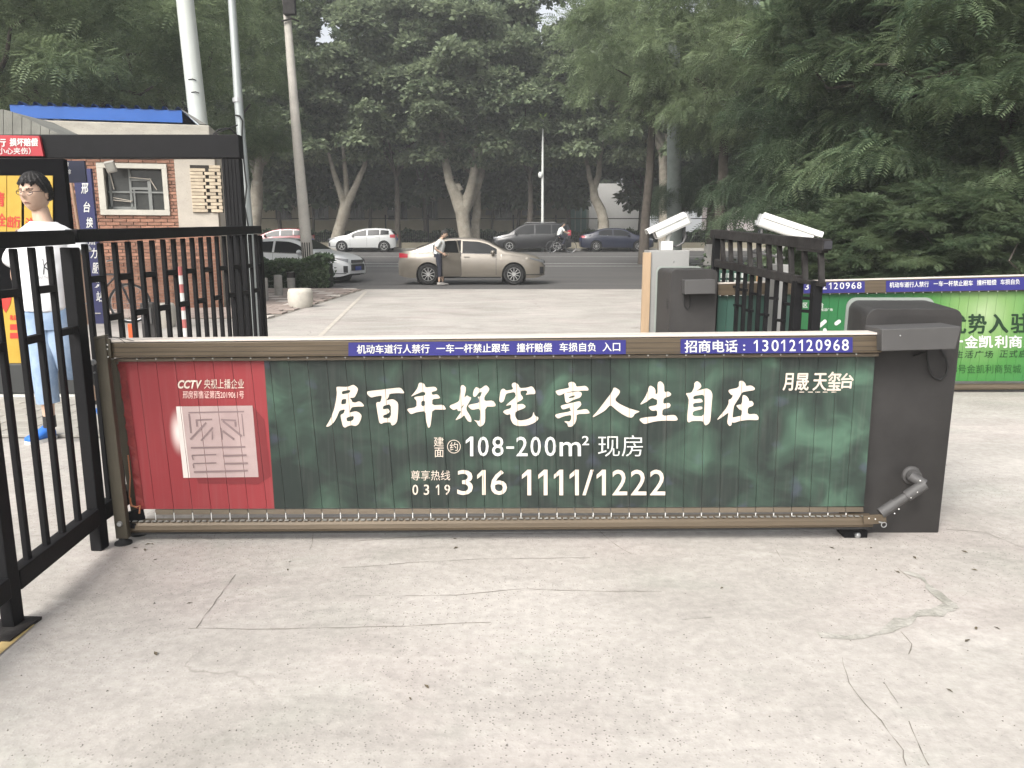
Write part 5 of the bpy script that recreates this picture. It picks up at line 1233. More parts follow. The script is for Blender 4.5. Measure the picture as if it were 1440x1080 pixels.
    bl = lambda x: interp(belt, x)+.02
    gt = lambda x: min(zt(x)-.115, spec['roof']-.10)
    def win(x0, x1, nm='side_window'):
        patch(nm, CARGLASS, x0, x1, bl, lambda x: max(bl(x), gt(x)))
    for a, b in spec['wins']: win(a, b)
    patch('window_trim', TRIM if not spec.get('chrome') else CHROME, spec['wins'][0][0], spec['wins'][-1][1], lambda x: bl(x)-.022, lambda x: bl(x)-.004, off=.007, nz=1)
    # shut lines
    for x in spec['lines']: patch('shut_line', TRIM, x-.005, x+.005, .30, lambda q: bl(q)-.02, off=.0025, nx=1, nz=8)
    patch('sill_trim', TRIM, wx[0]+Ar+.03, wx[1]-Ar-.03, .20, .245, off=.004, nz=1)
    # handles, mirror
    for x in spec['handles']:
        for s_ in (-1, 1):
            z = interp(belt, x)-.10; MB().box((x, s_*(Wf(x, z)+.018), z), (.17, .022, .028)).build('door_handle', paint, root, bevel=.008, world=False)
    for s_ in (-1, 1):
        x, z = spec['mirror'], interp(belt, spec['mirror'])+.06; mi = MB(); mi.ball((x, s_*(Wf(x, z)+.11), z), (.075, .11, .075), 7); mi.bar((x, s_*Wf(x, z-.03), z-.05), (x, s_*(Wf(x, z)+.07), z-.02), .05, .03); mi.build('mirror', spec.get('mirror_mat', paint), root, world=False, smooth=True)
    # windscreen and rear screen
    def screen(nm, x0, x1, inset):
        mb = MB(); V = []; nx = 8; ny = 8
        for i in range(nx+1):
            x = x0+(x1-x0)*i/nx; t_ = zt(x); w_ = (Wf(x, t_-.1)-.12)*inset
            for j in range(ny+1):
                y = -w_+2*w_*j/ny; V.append((x, y, t_+.010-.0*(y/w_)**2))
        mb.add(V, [(i*(ny+1)+j, (i+1)*(ny+1)+j, (i+1)*(ny+1)+j+1, i*(ny+1)+j+1) for i in range(nx) for j in range(ny)]); mb.build(nm, CARGLASS, root, world=False, smooth=60)
    screen('windscreen', spec['ws'][0], spec['ws'][1], .97); screen('rear_window', spec['rs'][0], spec['rs'][1], .95)
    # lamps, grille, plates
    hx0, hz0, hz1 = spec['head']; patch('headlight', HEADL, hx0, L_-.035, lambda x: lin(x, hx0, hz1-.03, L_, hz0), lambda x: lin(x, hx0, hz1, L_, hz1-.07), off=.006, nz=3)
    tx1, tz0, tz1 = spec['tail']; patch('tail_light', REDLAMP, .035, tx1, tz0, lambda x: lin(x, 0, tz1, tx1, tz1-.03), off=.006, nz=3)
    MB().box((L_-.005, 0, .50), (.05, W_*1.1, .20)).build('lower_grille', TRIM, root, world=False, bevel=.02)
    MB().box((L_-.01, 0, .70), (.05, W_*.95, .10)).build('grille', TRIM, root, world=False, bevel=.02)
    mb = MB(); [mb.box((L_+.018, 0, .66+.028*k), (.008, W_*.9, .007)) for k in range(3)]; mb.build('grille_bar', CHROME, root, world=False)
    MB().box((L_+.024, 0, .47), (.01, .44, .13)).build('number_plate', M('plate_blue', (.02, .06, .35), .4), root, world=False)
    MB().box((-.012, 0, .78), (.02, .44, .13)).build('number_plate', M('plate_blue2', (.02, .06, .35), .4), root, world=False)
    patch('bumper_intake', TRIM, L_-.16, L_-.03, .34, .56, off=.006, nz=3)
    patch('bumper_line', TRIM, L_-.62, L_-.08, .30, .325, off=.004, nz=1)
    if spec.get('rails'):
        for s_ in (-1, 1): MB().tube([(1.0, s_*.52, spec['roof']+.0), (1.1, s_*.52, spec['roof']+.045), (2.9, s_*.52, spec['roof']+.04), (3.0, s_*.52, spec['roof']-.01)], .016, 6).build('roof_rail', CHROME, root, world=False)
    if open_door:
        x0, x1 = spec['rdoor']
        # black patch painted as the shade inside, then the door itself swung out about its front edge
        ar = lambda x: max(.27, (wr+math.sqrt(max(0, (Ar+.05)**2-(x-wx[0])**2))) if abs(x-wx[0]) < Ar+.05 else .27)
        patch('door_opening_shade', WELL, x0, x1-.01, ar, lambda x: gt(x)+.03, off=.0065, mirror=False, nx=20)
        hx = x1; hy = -(Wf(x1, .7)+.01); Mr = Matrix.Translation((hx, hy, 0)) @ Matrix.Rotation(R(32), 4, 'Z') @ Matrix.Translation((-hx, -hy, 0))
        def dpatch(nm, mat, xa, xb_, zl, zh, off, par):
            V = []; nx, nz = 18, 10
            for o__ in (off, off-.05):
                for i in range(nx+1):
                    x = xa+(xb_-xa)*i/nx; a = zl(x); b = max(a+.01, zh(x))
                    for j in range(nz+1): z = a+(b-a)*j/nz; V.append(Mr @ Vector((x, -(Wf(x, z)+o__), z)))
            N1 = (nx+1)*(nz+1); id_ = lambda i, j, s__: s__*N1+i*(nz+1)+j; Fs_ = []
            for i in range(nx):
                for j in range(nz): Fs_ += [(id_(i, j, 0), id_(i+1, j, 0), id_(i+1, j+1, 0), id_(i, j+1, 0)), (id_(i, j, 1), id_(i, j+1, 1), id_(i+1, j+1, 1), id_(i+1, j, 1))]
            for i in range(nx): Fs_ += [(id_(i, 0, 0), id_(i, 0, 1), id_(i+1, 0, 1), id_(i+1, 0, 0)), (id_(i, nz, 0), id_(i+1, nz, 0), id_(i+1, nz, 1), id_(i, nz, 1))]
            for j in range(nz): Fs_ += [(id_(0, j, 0), id_(0, j+1, 0), id_(0, j+1, 1), id_(0, j, 1)), (id_(nx, j, 0), id_(nx, j, 1), id_(nx, j+1, 1), id_(nx, j+1, 0))]
            mb = MB(); mb.add(V, Fs_); return mb.build(nm, mat, par, world=False, smooth=40)
        dr = dpatch('rear_door', paint, x0+.02, x1, ar, lambda x: bl(x)-.005, .0, root); dr['label'] = 'open rear door swung out towards the kerb'
        dpatch('door_window', CARGLASS, x0+.10, x1-.03, lambda x: bl(x), lambda x: max(bl(x)+.02, gt(x)), .0, dr)
        dpatch('window_frame', paint, x1-.045, x1, lambda x: bl(x), lambda x: gt(x)+.03, .003, dr)
        z = interp(belt, x0+.15)-.1; MB().box(Mr @ Vector((x0+.18, -(Wf(x0+.18, z)+.02), z)), (.17, .022, .028), rz=R(32)).build('door_handle', CHROME, dr, world=False)
    # body points were built from x=0..L: centre the thing
    for ch in root.children: ch.location.x -= L_/2*0
    Mz = Matrix.Rotation(rz, 3, 'Z'); root.rotation_euler = (0, 0, rz); c0 = Mz@Vector((L_/2, 0, 0)); root.location = Vector(loc)-c0
    return root
sedan = dict(L=4.66, W=1.80, roof=1.47, wr=.325, wx=(.97, 3.68), top=[(0, .62), (.02, .82), (.06, 1.02), (.14, 1.08), (.5, 1.12), (.85, 1.24), (1.25, 1.40), (1.6, 1.46), (2.1, 1.475), (2.55, 1.455), (2.85, 1.38), (3.15, 1.22), (3.42, 1.07), (3.7, 1.03), (4.1, .97), (4.4, .89), (4.56, .80), (4.62, .68), (4.66, .52)],
    belt=[(0, .95), (1.0, 1.0), (1.25, 1.0), (3.2, .94), (3.6, .92), (4.66, .7)], wins=((1.12, 1.98), (2.06, 3.14)), lines=(1.30, 2.02, 3.12), handles=(1.45, 2.20), mirror=3.02, ws=(2.72, 3.38), rs=(.55, 1.32), head=(4.18, .66, .84), tail=(.32, .84, .99), rdoor=(1.26, 2.02), chrome=True, spokes=10)
hatch = dict(L=4.30, W=1.80, roof=1.46, wr=.32, wx=(.72, 3.40), top=[(0, .6), (.03, .95), (.10, 1.1), (.24, 1.26), (.34, 1.40), (.7, 1.45), (1.3, 1.475), (1.9, 1.45), (2.35, 1.36), (2.75, 1.20), (3.1, 1.04), (3.5, 1.0), (3.9, .90), (4.15, .76), (4.27, .6), (4.30, .5)],
    belt=[(0, 1.08), (1.0, 1.02), (3.0, .93), (4.3, .7)], wins=((.42, .95), (1.0, 1.75), (1.83, 2.80)), lines=(1.0, 1.8, 2.85), handles=(1.15, 1.95), mirror=2.70, ws=(2.28, 3.05), rs=(.08, .26), head=(3.72, .68, .86), tail=(.35, .86, 1.08), spokes=5)
mpv = dict(L=5.0, W=1.86, roof=1.78, wr=.34, wx=(.95, 3.95), top=[(0, .6), (.03, 1.1), (.10, 1.5), (.22, 1.72), (.6, 1.78), (2.0, 1.80), (2.9, 1.76), (3.3, 1.60), (3.7, 1.34), (4.0, 1.14), (4.4, 1.08), (4.75, .96), (4.92, .75), (5.0, .5)],
    belt=[(0, 1.12), (3.6, 1.04), (5, .75)], wins=((.3, 1.25), (1.32, 2.3), (2.38, 3.62)), lines=(1.3, 2.35, 3.6), handles=(1.5, 2.5), mirror=3.5, ws=(3.02, 3.95), rs=(.04, .2), head=(4.4, .78, .96), tail=(.25, 1.0, 1.35), chrome=True, rails=True, spokes=5)
q = G(664, 399)
BEIGE = M('champagne_paint', (.23, .205, .17), .32, metal=.45, var=.04, coat=.6)
car('parked_car', sedan, BEIGE, 'champagne coloured saloon with its rear door open stopped at the mouth of the drive', (q.x, 25.4, 0), R(0), open_door=True)
Yh = 52.0
def far_car(px, spec, paint, label, Y, rz, grp='cars parked along the far kerb'):
    return car('parked_car', spec, paint, label, (P(px, 350, Y).x, Y, terr(Y)), rz, grp)
def sc_spec(s_, k):
    o = dict(s_); return o
WHP = M('white_car_paint', (.46, .47, .465), .3, var=.03, coat=.6)
far_car(512, hatch, WHP, 'white hatchback parked by the leaning tree across the road', 50.3, R(180))
far_car(748, mpv, M('black_car_paint', (.008, .008, .010), .3, var=.1, coat=.15), 'black people carrier parked behind the street lamp across the road', 50.3, R(180))
far_car(866, sedan, M('navy_car_paint', (.009, .012, .028), .3, var=.1, coat=.15), 'dark blue saloon in the shade behind the whitewashed trunk', 50.6, R(0))
far_car(392, hatch, M('red_car_paint', (.20, .015, .02), .3, var=.05, coat=.7), 'dark red car in the shade behind the white one at the left', 49.0, R(180))
q = P(410, 388, 25.8)
car('parked_car', sedan, M('bright_white_paint', (.72, .73, .73), .3, var=.03, coat=.4), 'white saloon parked behind the hedge left of the drive', (P(415, 380, 26.6).x, 26.6, .0), R(-14))
# ================================================================== PEOPLE
SKIN = M('skin', (.56, .38, .28), .55, var=.05, vsc=20); HAIR = M('black_hair', (.012, .010, .009), .55, var=.3, vsc=60, bump=.5, bsc=200); LIP_ = M('lips', (.36, .15, .12), .5); EYEW = M('eye_dark', (.03, .02, .02), .3)
def skin_mesh(name, pts, edges, rad, root=0, sub=2):
    me = bpy.data.meshes.new(name); me.from_pydata([tuple(p) for p in pts], edges, []); ob = bpy.data.objects.new(name, me); COL.objects.link(ob)
    sk = ob.modifiers.new('s', 'SKIN'); sk.use_smooth_shade = True; sv = me.skin_vertices[0].data
    for i, r_ in enumerate(rad):
        sv[i].radius = (r_, r_) if not isinstance(r_, tuple) else r_; sv[i].use_root = (i == root)
    if sub: s2 = ob.modifiers.new('u', 'SUBSURF'); s2.levels = sub; s2.render_levels = sub
    bpy.context.view_layer.update(); dg = bpy.context.evaluated_depsgraph_get(); out = bpy.data.meshes.new_from_object(ob.evaluated_get(dg)); bpy.data.objects.remove(ob)
    out.polygons.foreach_set('use_smooth', [True]*len(out.polygons)); return out
def join_meshes(name, parts):
    """parts: (mesh, material index)"""
    bm = bmesh.new()
    for me, mi in parts:
        n0 = len(bm.faces); bm.from_mesh(me); bm.faces.ensure_lookup_table()
        for f in bm.faces[n0:]:
            if mi is not None: f.material_index = mi
    out = bpy.data.meshes.new(name); bm.to_mesh(out); bm.free(); return out
def head_mesh(c, fwd, s=1.0):
    """c: head centre, fwd: facing direction; returns list of (mesh, matidx) : 0 skin 1 lips/brow 2 eye"""
    fwd = Vector(fwd).normalized(); side = Vector((0, 0, 1)).cross(fwd).normalized(); up = fwd.cross(side); B = Matrix((fwd, side, up)).transposed()
    n, m = 90, 128; V = []; Fs = []; raw = []
    g = lambda a, b, c_, w: math.exp(-(((a-b)/c_)**2))*w
    for i in range(n+1):
        t = math.pi*i/n
        for j in range(m):
            p = 2*math.pi*j/m; x, y, z = math.sin(t)*math.cos(p), math.sin(t)*math.sin(p), math.cos(t)
            X, Y_, Z = x*.098, y*.077, z*.118
            if z < 0: Y_ *= 1-.14*(-z)**1.8*(1 if x > -.2 else .6); X *= 1-.06*(-z)+(.10*max(0, x)*(-z))
            if x < 0 and z < -.2: X *= 1-.35*(-z-.2)
            if x > 0:
                fr_ = max(0, x)**2
                X += fr_*(.021*math.exp(-((Y_/.0135)**2))*math.exp(-(((Z+.012)/.020)**2))+.010*math.exp(-((Y_/.008)**2))*math.exp(-(((Z-.012)/.022)**2)))
                X -= fr_*.011*math.exp(-(((abs(Y_)-.031)/.017)**2))*math.exp(-(((Z-.012)/.013)**2))
                X += fr_*.006*math.exp(-(((abs(Y_)-.03)/.022)**2))*math.exp(-(((Z-.034)/.010)**2))
                X += fr_*(.008*math.exp(-((Y_/.020)**2))*math.exp(-(((Z+.050)/.009)**2))-.005*math.exp(-((Y_/.022)**2))*math.exp(-(((Z+.066)/.007)**2))+.008*math.exp(-((Y_/.022)**2))*math.exp(-(((Z+.090)/.016)**2)))
                X += fr_*.004*math.exp(-(((abs(Y_)-.045)/.02)**2))*math.exp(-(((Z+.018)/.02)**2))
            V.append(B@(Vector((X, Y_, Z))*s)+c); raw.append((x, Y_, Z))
    sk = MB(); sk.add(V, [])
    for i in range(n):
        for j in range(m):
            a, b = i*m+j, i*m+(j+1) % m; x, y, z = raw[a]; ay = abs(y)-.031; mi = 0
            if x > 0:
                if abs(y) < .021 and abs(z+.052+.35*y*y/.021) < .0042*(1-(y/.024)**2)+.0008: mi = 1
                elif abs(ay) < .0115 and abs(z-.0115) < .0042*(1-(ay/.013)**2): mi = 2
                elif abs(ay+.001) < .017 and abs(z-.034+.25*abs(ay+.001)) < .0030: mi = 2
            sk.f.append([a, a+m, b+m, b]); sk.m.append(mi)
    for s_ in (-1, 1):      # ears
        e = MB(); e.ball((0, 0, 0), (.018, .009, .032), 8); e.v = [B@((p+Vector((-.008, s_*.077, -.002)))*s)+c for p in e.v]; sk.add(e.v, e.f)
    ms = sk.mesh('h', smooth=60); parts = [(ms, None)]
    return parts, B
    lp_ = MB(); lp_.ball((0, 0, 0), (.006, .019, .0045), 6); lp_.v = [B@((p+Vector((.091, 0, -.051)))*s)+c for p in lp_.v]; parts.append((lp_.mesh('l', smooth=60), 1))
    for s_ in (-1, 1):
        e = MB(); e.ball((0, 0, 0), (.006, .012, .0055), 6); e.v = [B@((p+Vector((.083, s_*.030, .012)))*s)+c for p in e.v]; parts.append((e.mesh('e', smooth=60), 2))
        e = MB(); e.ball((0, 0, 0), (.005, .018, .0045), 5); e.v = [B@((p+Vector((.092, s_*.030, .036)))*s)+c for p in e.v]; parts.append((e.mesh('e', smooth=60), 2))
    return parts, B
def hair_mesh(c, B, s=1.0, fringe=.045, side=-.005, back=-.05):
    n, m = 44, 72; V = []; Fs = []; rnd = random.Random(5)
    keep = []; LOW = []
    for i in range(n+1):
        t = math.pi*i/n
        for j in range(m):
            p = 2*math.pi*j/m; x, y, z = math.sin(t)*math.cos(p), math.sin(t)*math.sin(p), math.cos(t)
            lim = fringe+.012*math.sin(p*9)+.006*math.sin(p*23) if x > .55 else (side if x > -.1 else back)
            if .1 < x <= .55: lim = fringe+(side-fringe)*(.55-x)/.45
            Z = z*.118
            nz_ = 1+.05*math.sin(p*17+z*9)+.04*math.sin(p*31-z*21)+.02*rnd.random()
            k = 1.07+.06*max(0, z)+.03*(x > .2)*(z > .3)
            LOW.append(Z < lim)
            if Z < lim: k = .93
            V.append(B@(Vector((x*.098*k*nz_, y*.077*k*nz_*1.03, Z*(k*.98 if Z > 0 else 1)))*s)+c); keep.append(Z)
    for i in range(n):
        for j in range(m):
            a, b = i*m+j, i*m+(j+1) % m
            if LOW[a] and LOW[a+m] and LOW[b] and LOW[b+m]: continue
            Fs.append((a, a+m, b+m, b))
    h = MB(); h.add(V, Fs); return h.mesh('hair', smooth=70)
def hand_parts(wrist, dirv, palm_n, s=1.0, curl=.35, thumb_side=1):
    """palm and five fingers as skinned chains"""
    d = Vector(dirv).normalized(); n_ = (Vector(palm_n)-d*Vector(palm_n).dot(d)).normalized(); t = d.cross(n_)*thumb_side; out = []
    pm_ = MB(); ring_ = []
    K = len(pm_.v)
    for f_, w_, h_ in ((0, .026, .019), (.03, .034, .020), (.06, .041, .017), (.085, .040, .013)):
        for k in range(12):
            a = 2*math.pi*k/12; pm_.v.append(wrist+(d*f_+t*w_*math.cos(a)*1.0+n_*h_*math.sin(a))*s)
    for i in range(3):
        for k in range(12): k2 = (k+1) % 12; pm_.f.append([i*12+k, i*12+k2, (i+1)*12+k2, (i+1)*12+k]); pm_.m.append(0)
    pm_.f.append(list(range(12))[::-1]); pm_.m.append(0); pm_.f.append([36+k for k in range(12)]); pm_.m.append(0); out.append((pm_.mesh('p', smooth=60), 0))
    for k, (o_, ln_) in enumerate(((.030, .070), (.010, .078), (-.010, .073), (-.030, .058))):
        base = wrist+(d*.075+t*o_)*s; p1 = base+(d*.012)*s; dd = d; pts = [base, p1]; c_ = curl+.06*k
        for q_ in range(3):
            dd = (dd*math.cos(c_)+n_*math.sin(c_)).normalized(); pts.append(pts[-1]+dd*ln_*(.45, .32, .25)[q_]*s)
            # rotate curl plane normal with the finger
            n2 = (n_*math.cos(c_)-dd*0).normalized()
        out.append((MB().tube(pts, [.0095*s, .0092*s, .0088*s, .008*s, .0062*s], 8).mesh('f', smooth=60), 0))
    th = [wrist+(d*.022+t*.024)*s, wrist+(d*.045+t*.046)*s, wrist+(d*.07+t*.054+n_*.012)*s, wrist+(d*.092+t*.050+n_*.022)*s]
    out.append((MB().tube(th, [.013*s, .011*s, .0095*s, .007*s], 8).mesh('t', smooth=60), 0)); return out
def leg_tube(mb, pts, rads, n=16): mb.tube(pts, rads, n)
def shoe(mb, heel, toe, h=.085, w=.045, up=Vector((0, 0, 1))):
    d = (toe-heel); L_ = d.length; d.normalize(); s_ = d.cross(up).normalized(); up = s_.cross(d)
    prof = [(0, .7, .75), (.08, .95, 1.0), (.25, .95, 1.05), (.42, .95, .85), (.6, 1.08, .62), (.8, 1.1, .5), (.94, .85, .42), (1.0, .45, .25)]
    k = len(mb.v); n = 14
    for f_, wf, hf in prof:
        c = heel+d*L_*f_
        for j in range(n):
            a = 2*math.pi*j/n; sx_, sz_ = math.cos(a), math.sin(a); z_ = (sz_*.5+.5)*h*hf if sz_ > -.5 else 0
            mb.v.append(c+s_*w*wf*sx_*(1 if sz_ < .5 else .8)+up*z_)
    for i in range(len(prof)-1):
        for j in range(n): j2 = (j+1) % n; mb.f.append([k+i*n+j, k+i*n+j2, k+(i+1)*n+j2, k+(i+1)*n+j]); mb.m.append(0)
    mb.f.append([k+j for j in range(n)][::-1]); mb.m.append(0); mb.f.append([k+(len(prof)-1)*n+j for j in range(n)]); mb.m.append(0)
TEE = M('white_cotton', (.74, .75, .77), .85, var=.04, vsc=6, bump=.25, bsc=9); JEAN = M('light_denim', (.20, .30, .46), .85, var=.22, vsc=9, bump=.3, bsc=14, base2=(.36, .46, .60)); BLUESHOE = M('blue_shoe', (.02, .15, .55), .6, var=.15); SOLE = M('white_sole', (.7, .7, .68), .6)
# --- the man behind the left railing
Ym = 4.78
man = thing('person', Vector((P(66, 600, Ym).x, Ym, 0)), 'man in glasses, white T-shirt and blue jeans walking behind the left railing', 'person')
W = wloc(man)
q = lambda x, y, dy=0: P(x, y, Ym+dy)-W
neck0, neck1 = q(62, 322), q(58, 300, .02); chest = q(66, 352); belly = q(66, 400); pelv = q(68, 442)
sR, sL = q(36, 333), q(97, 333, .02); eR, wR = q(22, 388, .08), q(40, 432, .20); eL, wL = q(111, 386, .04), q(117, 428, .02)
hR, hL = q(56, 448), q(82, 448, .04); kR, aR = q(62, 515, -.04), q(70, 596, -.02); kL, aL = q(95, 510, .02), q(139, 563, .30)
neck2 = q(53, 282, .02)
pts = [pelv, belly, chest, neck0, neck1, sR, eR, wR, sL, eL, wL, hR, kR, aR, hL, kL, aL]
ed = [(0, 1), (1, 2), (2, 3), (3, 4), (2, 5), (5, 6), (6, 7), (2, 8), (8, 9), (9, 10), (0, 11), (11, 12), (12, 13), (0, 14), (14, 15), (15, 16)]
rad = [.10, .10, .11, .062, .052, .052, .036, .025, .052, .036, .025, .075, .050, .034, .075, .050, .034]
bodyp = [(skin_mesh('b', pts+[neck2], ed+[(4, 17)], rad+[.047]), 0)]
hc_ = q(49.5, 272.5); fw_ = Vector((-.13, -.99, -.06)); hp_, Bh = head_mesh(hc_, fw_, .94)
bodyp += hp_+hand_parts(wL, (wL-eL), Vector((-1, 0, 0)), 1.0, .3, 1)+hand_parts(wR, (wR-eR), Vector((0, -1, 0)), 1.0, .3, 1)
bo = link('body', join_meshes('body', bodyp), [SKIN, LIP_, EYEW], man)
link('hair', hair_mesh(hc_+Vector((.004, 0, .010)), Bh, .94, fringe=.055), HAIR, man)
rg_ = np.random.default_rng(3); V = []; Fs = []
for k in range(5200):       # loose strands over the cap
    th_ = rg_.uniform(.0, 1.75); ph_ = rg_.uniform(0, 6.283); x, y, z = math.sin(th_)*math.cos(ph_), math.sin(th_)*math.sin(ph_), math.cos(th_)
    if z*.118 < (.062 if x > .45 else (.02 if x > 0 else -.03)): continue
    p = Vector((x*.098, y*.077*1.03, z*.118))*.94*(1.07+.05*rg_.random()); n_ = Vector((x, y, z)); dn = Vector((.55*(x > 0)+rg_.normal()*.25, -.35+rg_.normal()*.35, -.9)); dn = (dn-n_*dn.dot(n_)).normalized()+n_*rg_.uniform(.0, .25)
    sd_ = n_.cross(dn).normalized()*.0011; L2 = rg_.uniform(.018, .038); b_ = len(V); e_ = p+dn*L2-n_*.004
    V += [Bh@q_+hc_+Vector((.004, 0, .010)) for q_ in (p+sd_, p-sd_, e_)]; Fs.append((b_, b_+1, b_+2))
link('hair_strands', npmesh('hair_strands', [tuple(v) for v in V], Fs), HAIR, man)
gl = MB()
for s_ in (-1, 1):
    c = Vector((.091, s_*.030, .008)); gl.tube([Bh@(c+Vector((-.004*abs(math.cos(k/20*6.283)), .023*math.cos(k/20*6.283), .015*math.sin(k/20*6.283))))+hc_ for k in range(21)], .0019, 5, cap=False)
    gl.tube([Bh@Vector((.087, s_*.053, .013))+hc_, Bh@Vector((.04, s_*.076, .014))+hc_, Bh@Vector((-.01, s_*.078, .012))+hc_], .0018, 5)
gl.tube([Bh@Vector((.098, -.009, .011))+hc_, Bh@Vector((.103, 0, .014))+hc_, Bh@Vector((.098, .009, .011))+hc_], .0018, 5); gl.build('glasses', DARK_INK, man, world=False, smooth=True)
# T-shirt: lofted torso with boxy sleeves
def shirt(rings, sleeves, mat, par, name='shirt'):
    mb = MB(); mb.loft(rings, 28, cap=False); parts = [(mb.mesh('s', smooth=60), 0)]
    for pts_, rr_ in sleeves: parts.append((MB().tube(pts_, rr_, 16, cap=False).mesh('s', smooth=60), 0))
    me = join_meshes(name, parts); o = link(name, me, mat, par); so_ = o.modifiers.new('t', 'SOLIDIFY'); so_.thickness = .004; so_.offset = -1
    tx = bpy.data.textures.get('folds') or bpy.data.textures.new('folds', 'CLOUDS'); tx.noise_scale = .13
    sb = o.modifiers.new('u', 'SUBSURF'); sb.levels = 1; sb.render_levels = 1
    dp_ = o.modifiers.new('d', 'DISPLACE'); dp_.texture = tx; dp_.strength = .034; dp_.mid_level = .5; dp_.texture_coords = 'LOCAL'
    return o
yw = .08
rings = [(q(65, 437.5), .132, .10, yw), (q(65, 425), .136, .10, yw), (q(65, 395), .142, .105, yw), (q(66, 365), .156, .11, yw), (q(66, 345), .176, .108, yw), (q(66, 334), .180, .10, yw), (q(65, 326), .158, .09, yw), (q(64, 320), .125, .08, yw), (q(62, 315), .092, .072, yw), (q(61, 311.5), .072, .064, yw)]
tee = shirt(rings, [([q(42, 334), q(34, 338, .02), q(29, 352, .03), q(24, 372, .05)], [.060, .074, .075, .080]), ([q(90, 334), q(98, 337, .02), q(106, 347, .03), q(111, 358, .03)], [.060, .074, .075, .082])], TEE, man, 'shirt')
mb = MB(); mb.tube([hR+Vector((0, 0, .04)), q(60, 480), kR, q(65, 545, -.02), q(68, 566, -.02)], [.100, .092, .074, .068, .066], 18)
mb.tube([hL+Vector((0, 0, .04)), q(88, 480, .02), kL, q(102, 522, .10)], [.100, .092, .074, .066], 18); mb.loft([(q(68, 462, .01), .150, .10, 0), (q(68, 446, .01), .150, .105, 0), (q(67, 432, .01), .135, .098, 0)], 24); mb.build('trousers', JEAN, man, world=False, smooth=60)
sk_ = MB(); sk_.tube([aR+Vector((0, 0, .055)), aR+Vector((0, 0, -.02))], [.0365, .038], 14); sk_.build('sock', RUBBER, man, world=False, smooth=True); sk_ = MB(); sk_.tube([q(126, 548, .24), aL], [.038, .04], 12); sk_.build('sock', RUBBER, man, world=False, smooth=True)
fl0 = G(76, 617)-W; ft = G(38, 626)-W; fl0.z = .012; ft.z = .012
sh = MB(); shoe(sh, fl0, ft, .095, .046); sh.build('shoe', BLUESHOE, man, world=False, smooth=60)
so2 = MB(); k = (ft-fl0); so2.prism([fl0+k*f_+Vector((k.y, -k.x, 0)).normalized()*w_*s_+Vector((0, 0, -.012)) for s_, fs in ((1, ((-.03, .03), (.2, .046), (.6, .05), (.9, .042), (1.03, .015))), (-1, ((1.03, .015), (.9, .042), (.6, .05), (.2, .046), (-.03, .03)))) for f_, w_ in fs], (0, 0, .022)); so2.build('sole', SOLE, man, world=False)
tl = G(157, 603)-W; tl.z = .02
sh = MB(); shoe(sh, aL+Vector((.03, .02, -.05)), Vector((aL.x+.06, aL.y+.10, max(.02, aL.z-.24))), .09, .045, up=Vector((-.8, 0, .6))); sh.build('shoe', BLUESHOE, man, world=False, smooth=60)
# print on the shirt, projected onto the cloth
bpy.context.view_layer.update(); dg = bpy.context.evaluated_depsgraph_get(); te = tee.evaluated_get(dg); tme = te.to_mesh(); bvh = BVHTree.FromPolygons([v.co+W for v in tme.vertices], [tuple(p.vertices) for p in tme.polygons]); te.to_mesh_clear()
def oncloth(px, py):
    r_ = ray(px, py).normalized(); h = bvh.ray_cast(EYE, r_)
    return (h[0]-r_*.004) if h[0] is not None else P(px, py, Ym-.12)
O_ = []
for k in range(24): a = R(60+k*11); O_.append((46+4.8*math.cos(a), 374+11.5*math.sin(a)))
def polyl(pts, w0, w1):
    out = []
    for i in range(len(pts)-1):
        wa = w0+(w1-w0)*i/(len(pts)-1); out.append(stroke(pts[i], pts[i+1], wa))
    return out
for pl in (polyl(O_, .9, 1.3), polyl([(60, 364), (62, 375), (61, 386)], 1.0, 1.6), polyl([(72, 361), (66, 369), (61.5, 374.5), (67, 379), (74, 384)], 1.2, 2.0)): place2d('shirt_print', pm(pl), oncloth, DARK_INK, man)
text('shirt_print', 'DIFFERENT THINGS', (43, 388.5, 75, 392), oncloth, M('grey_ink', (.3, .3, .3), .7), man)
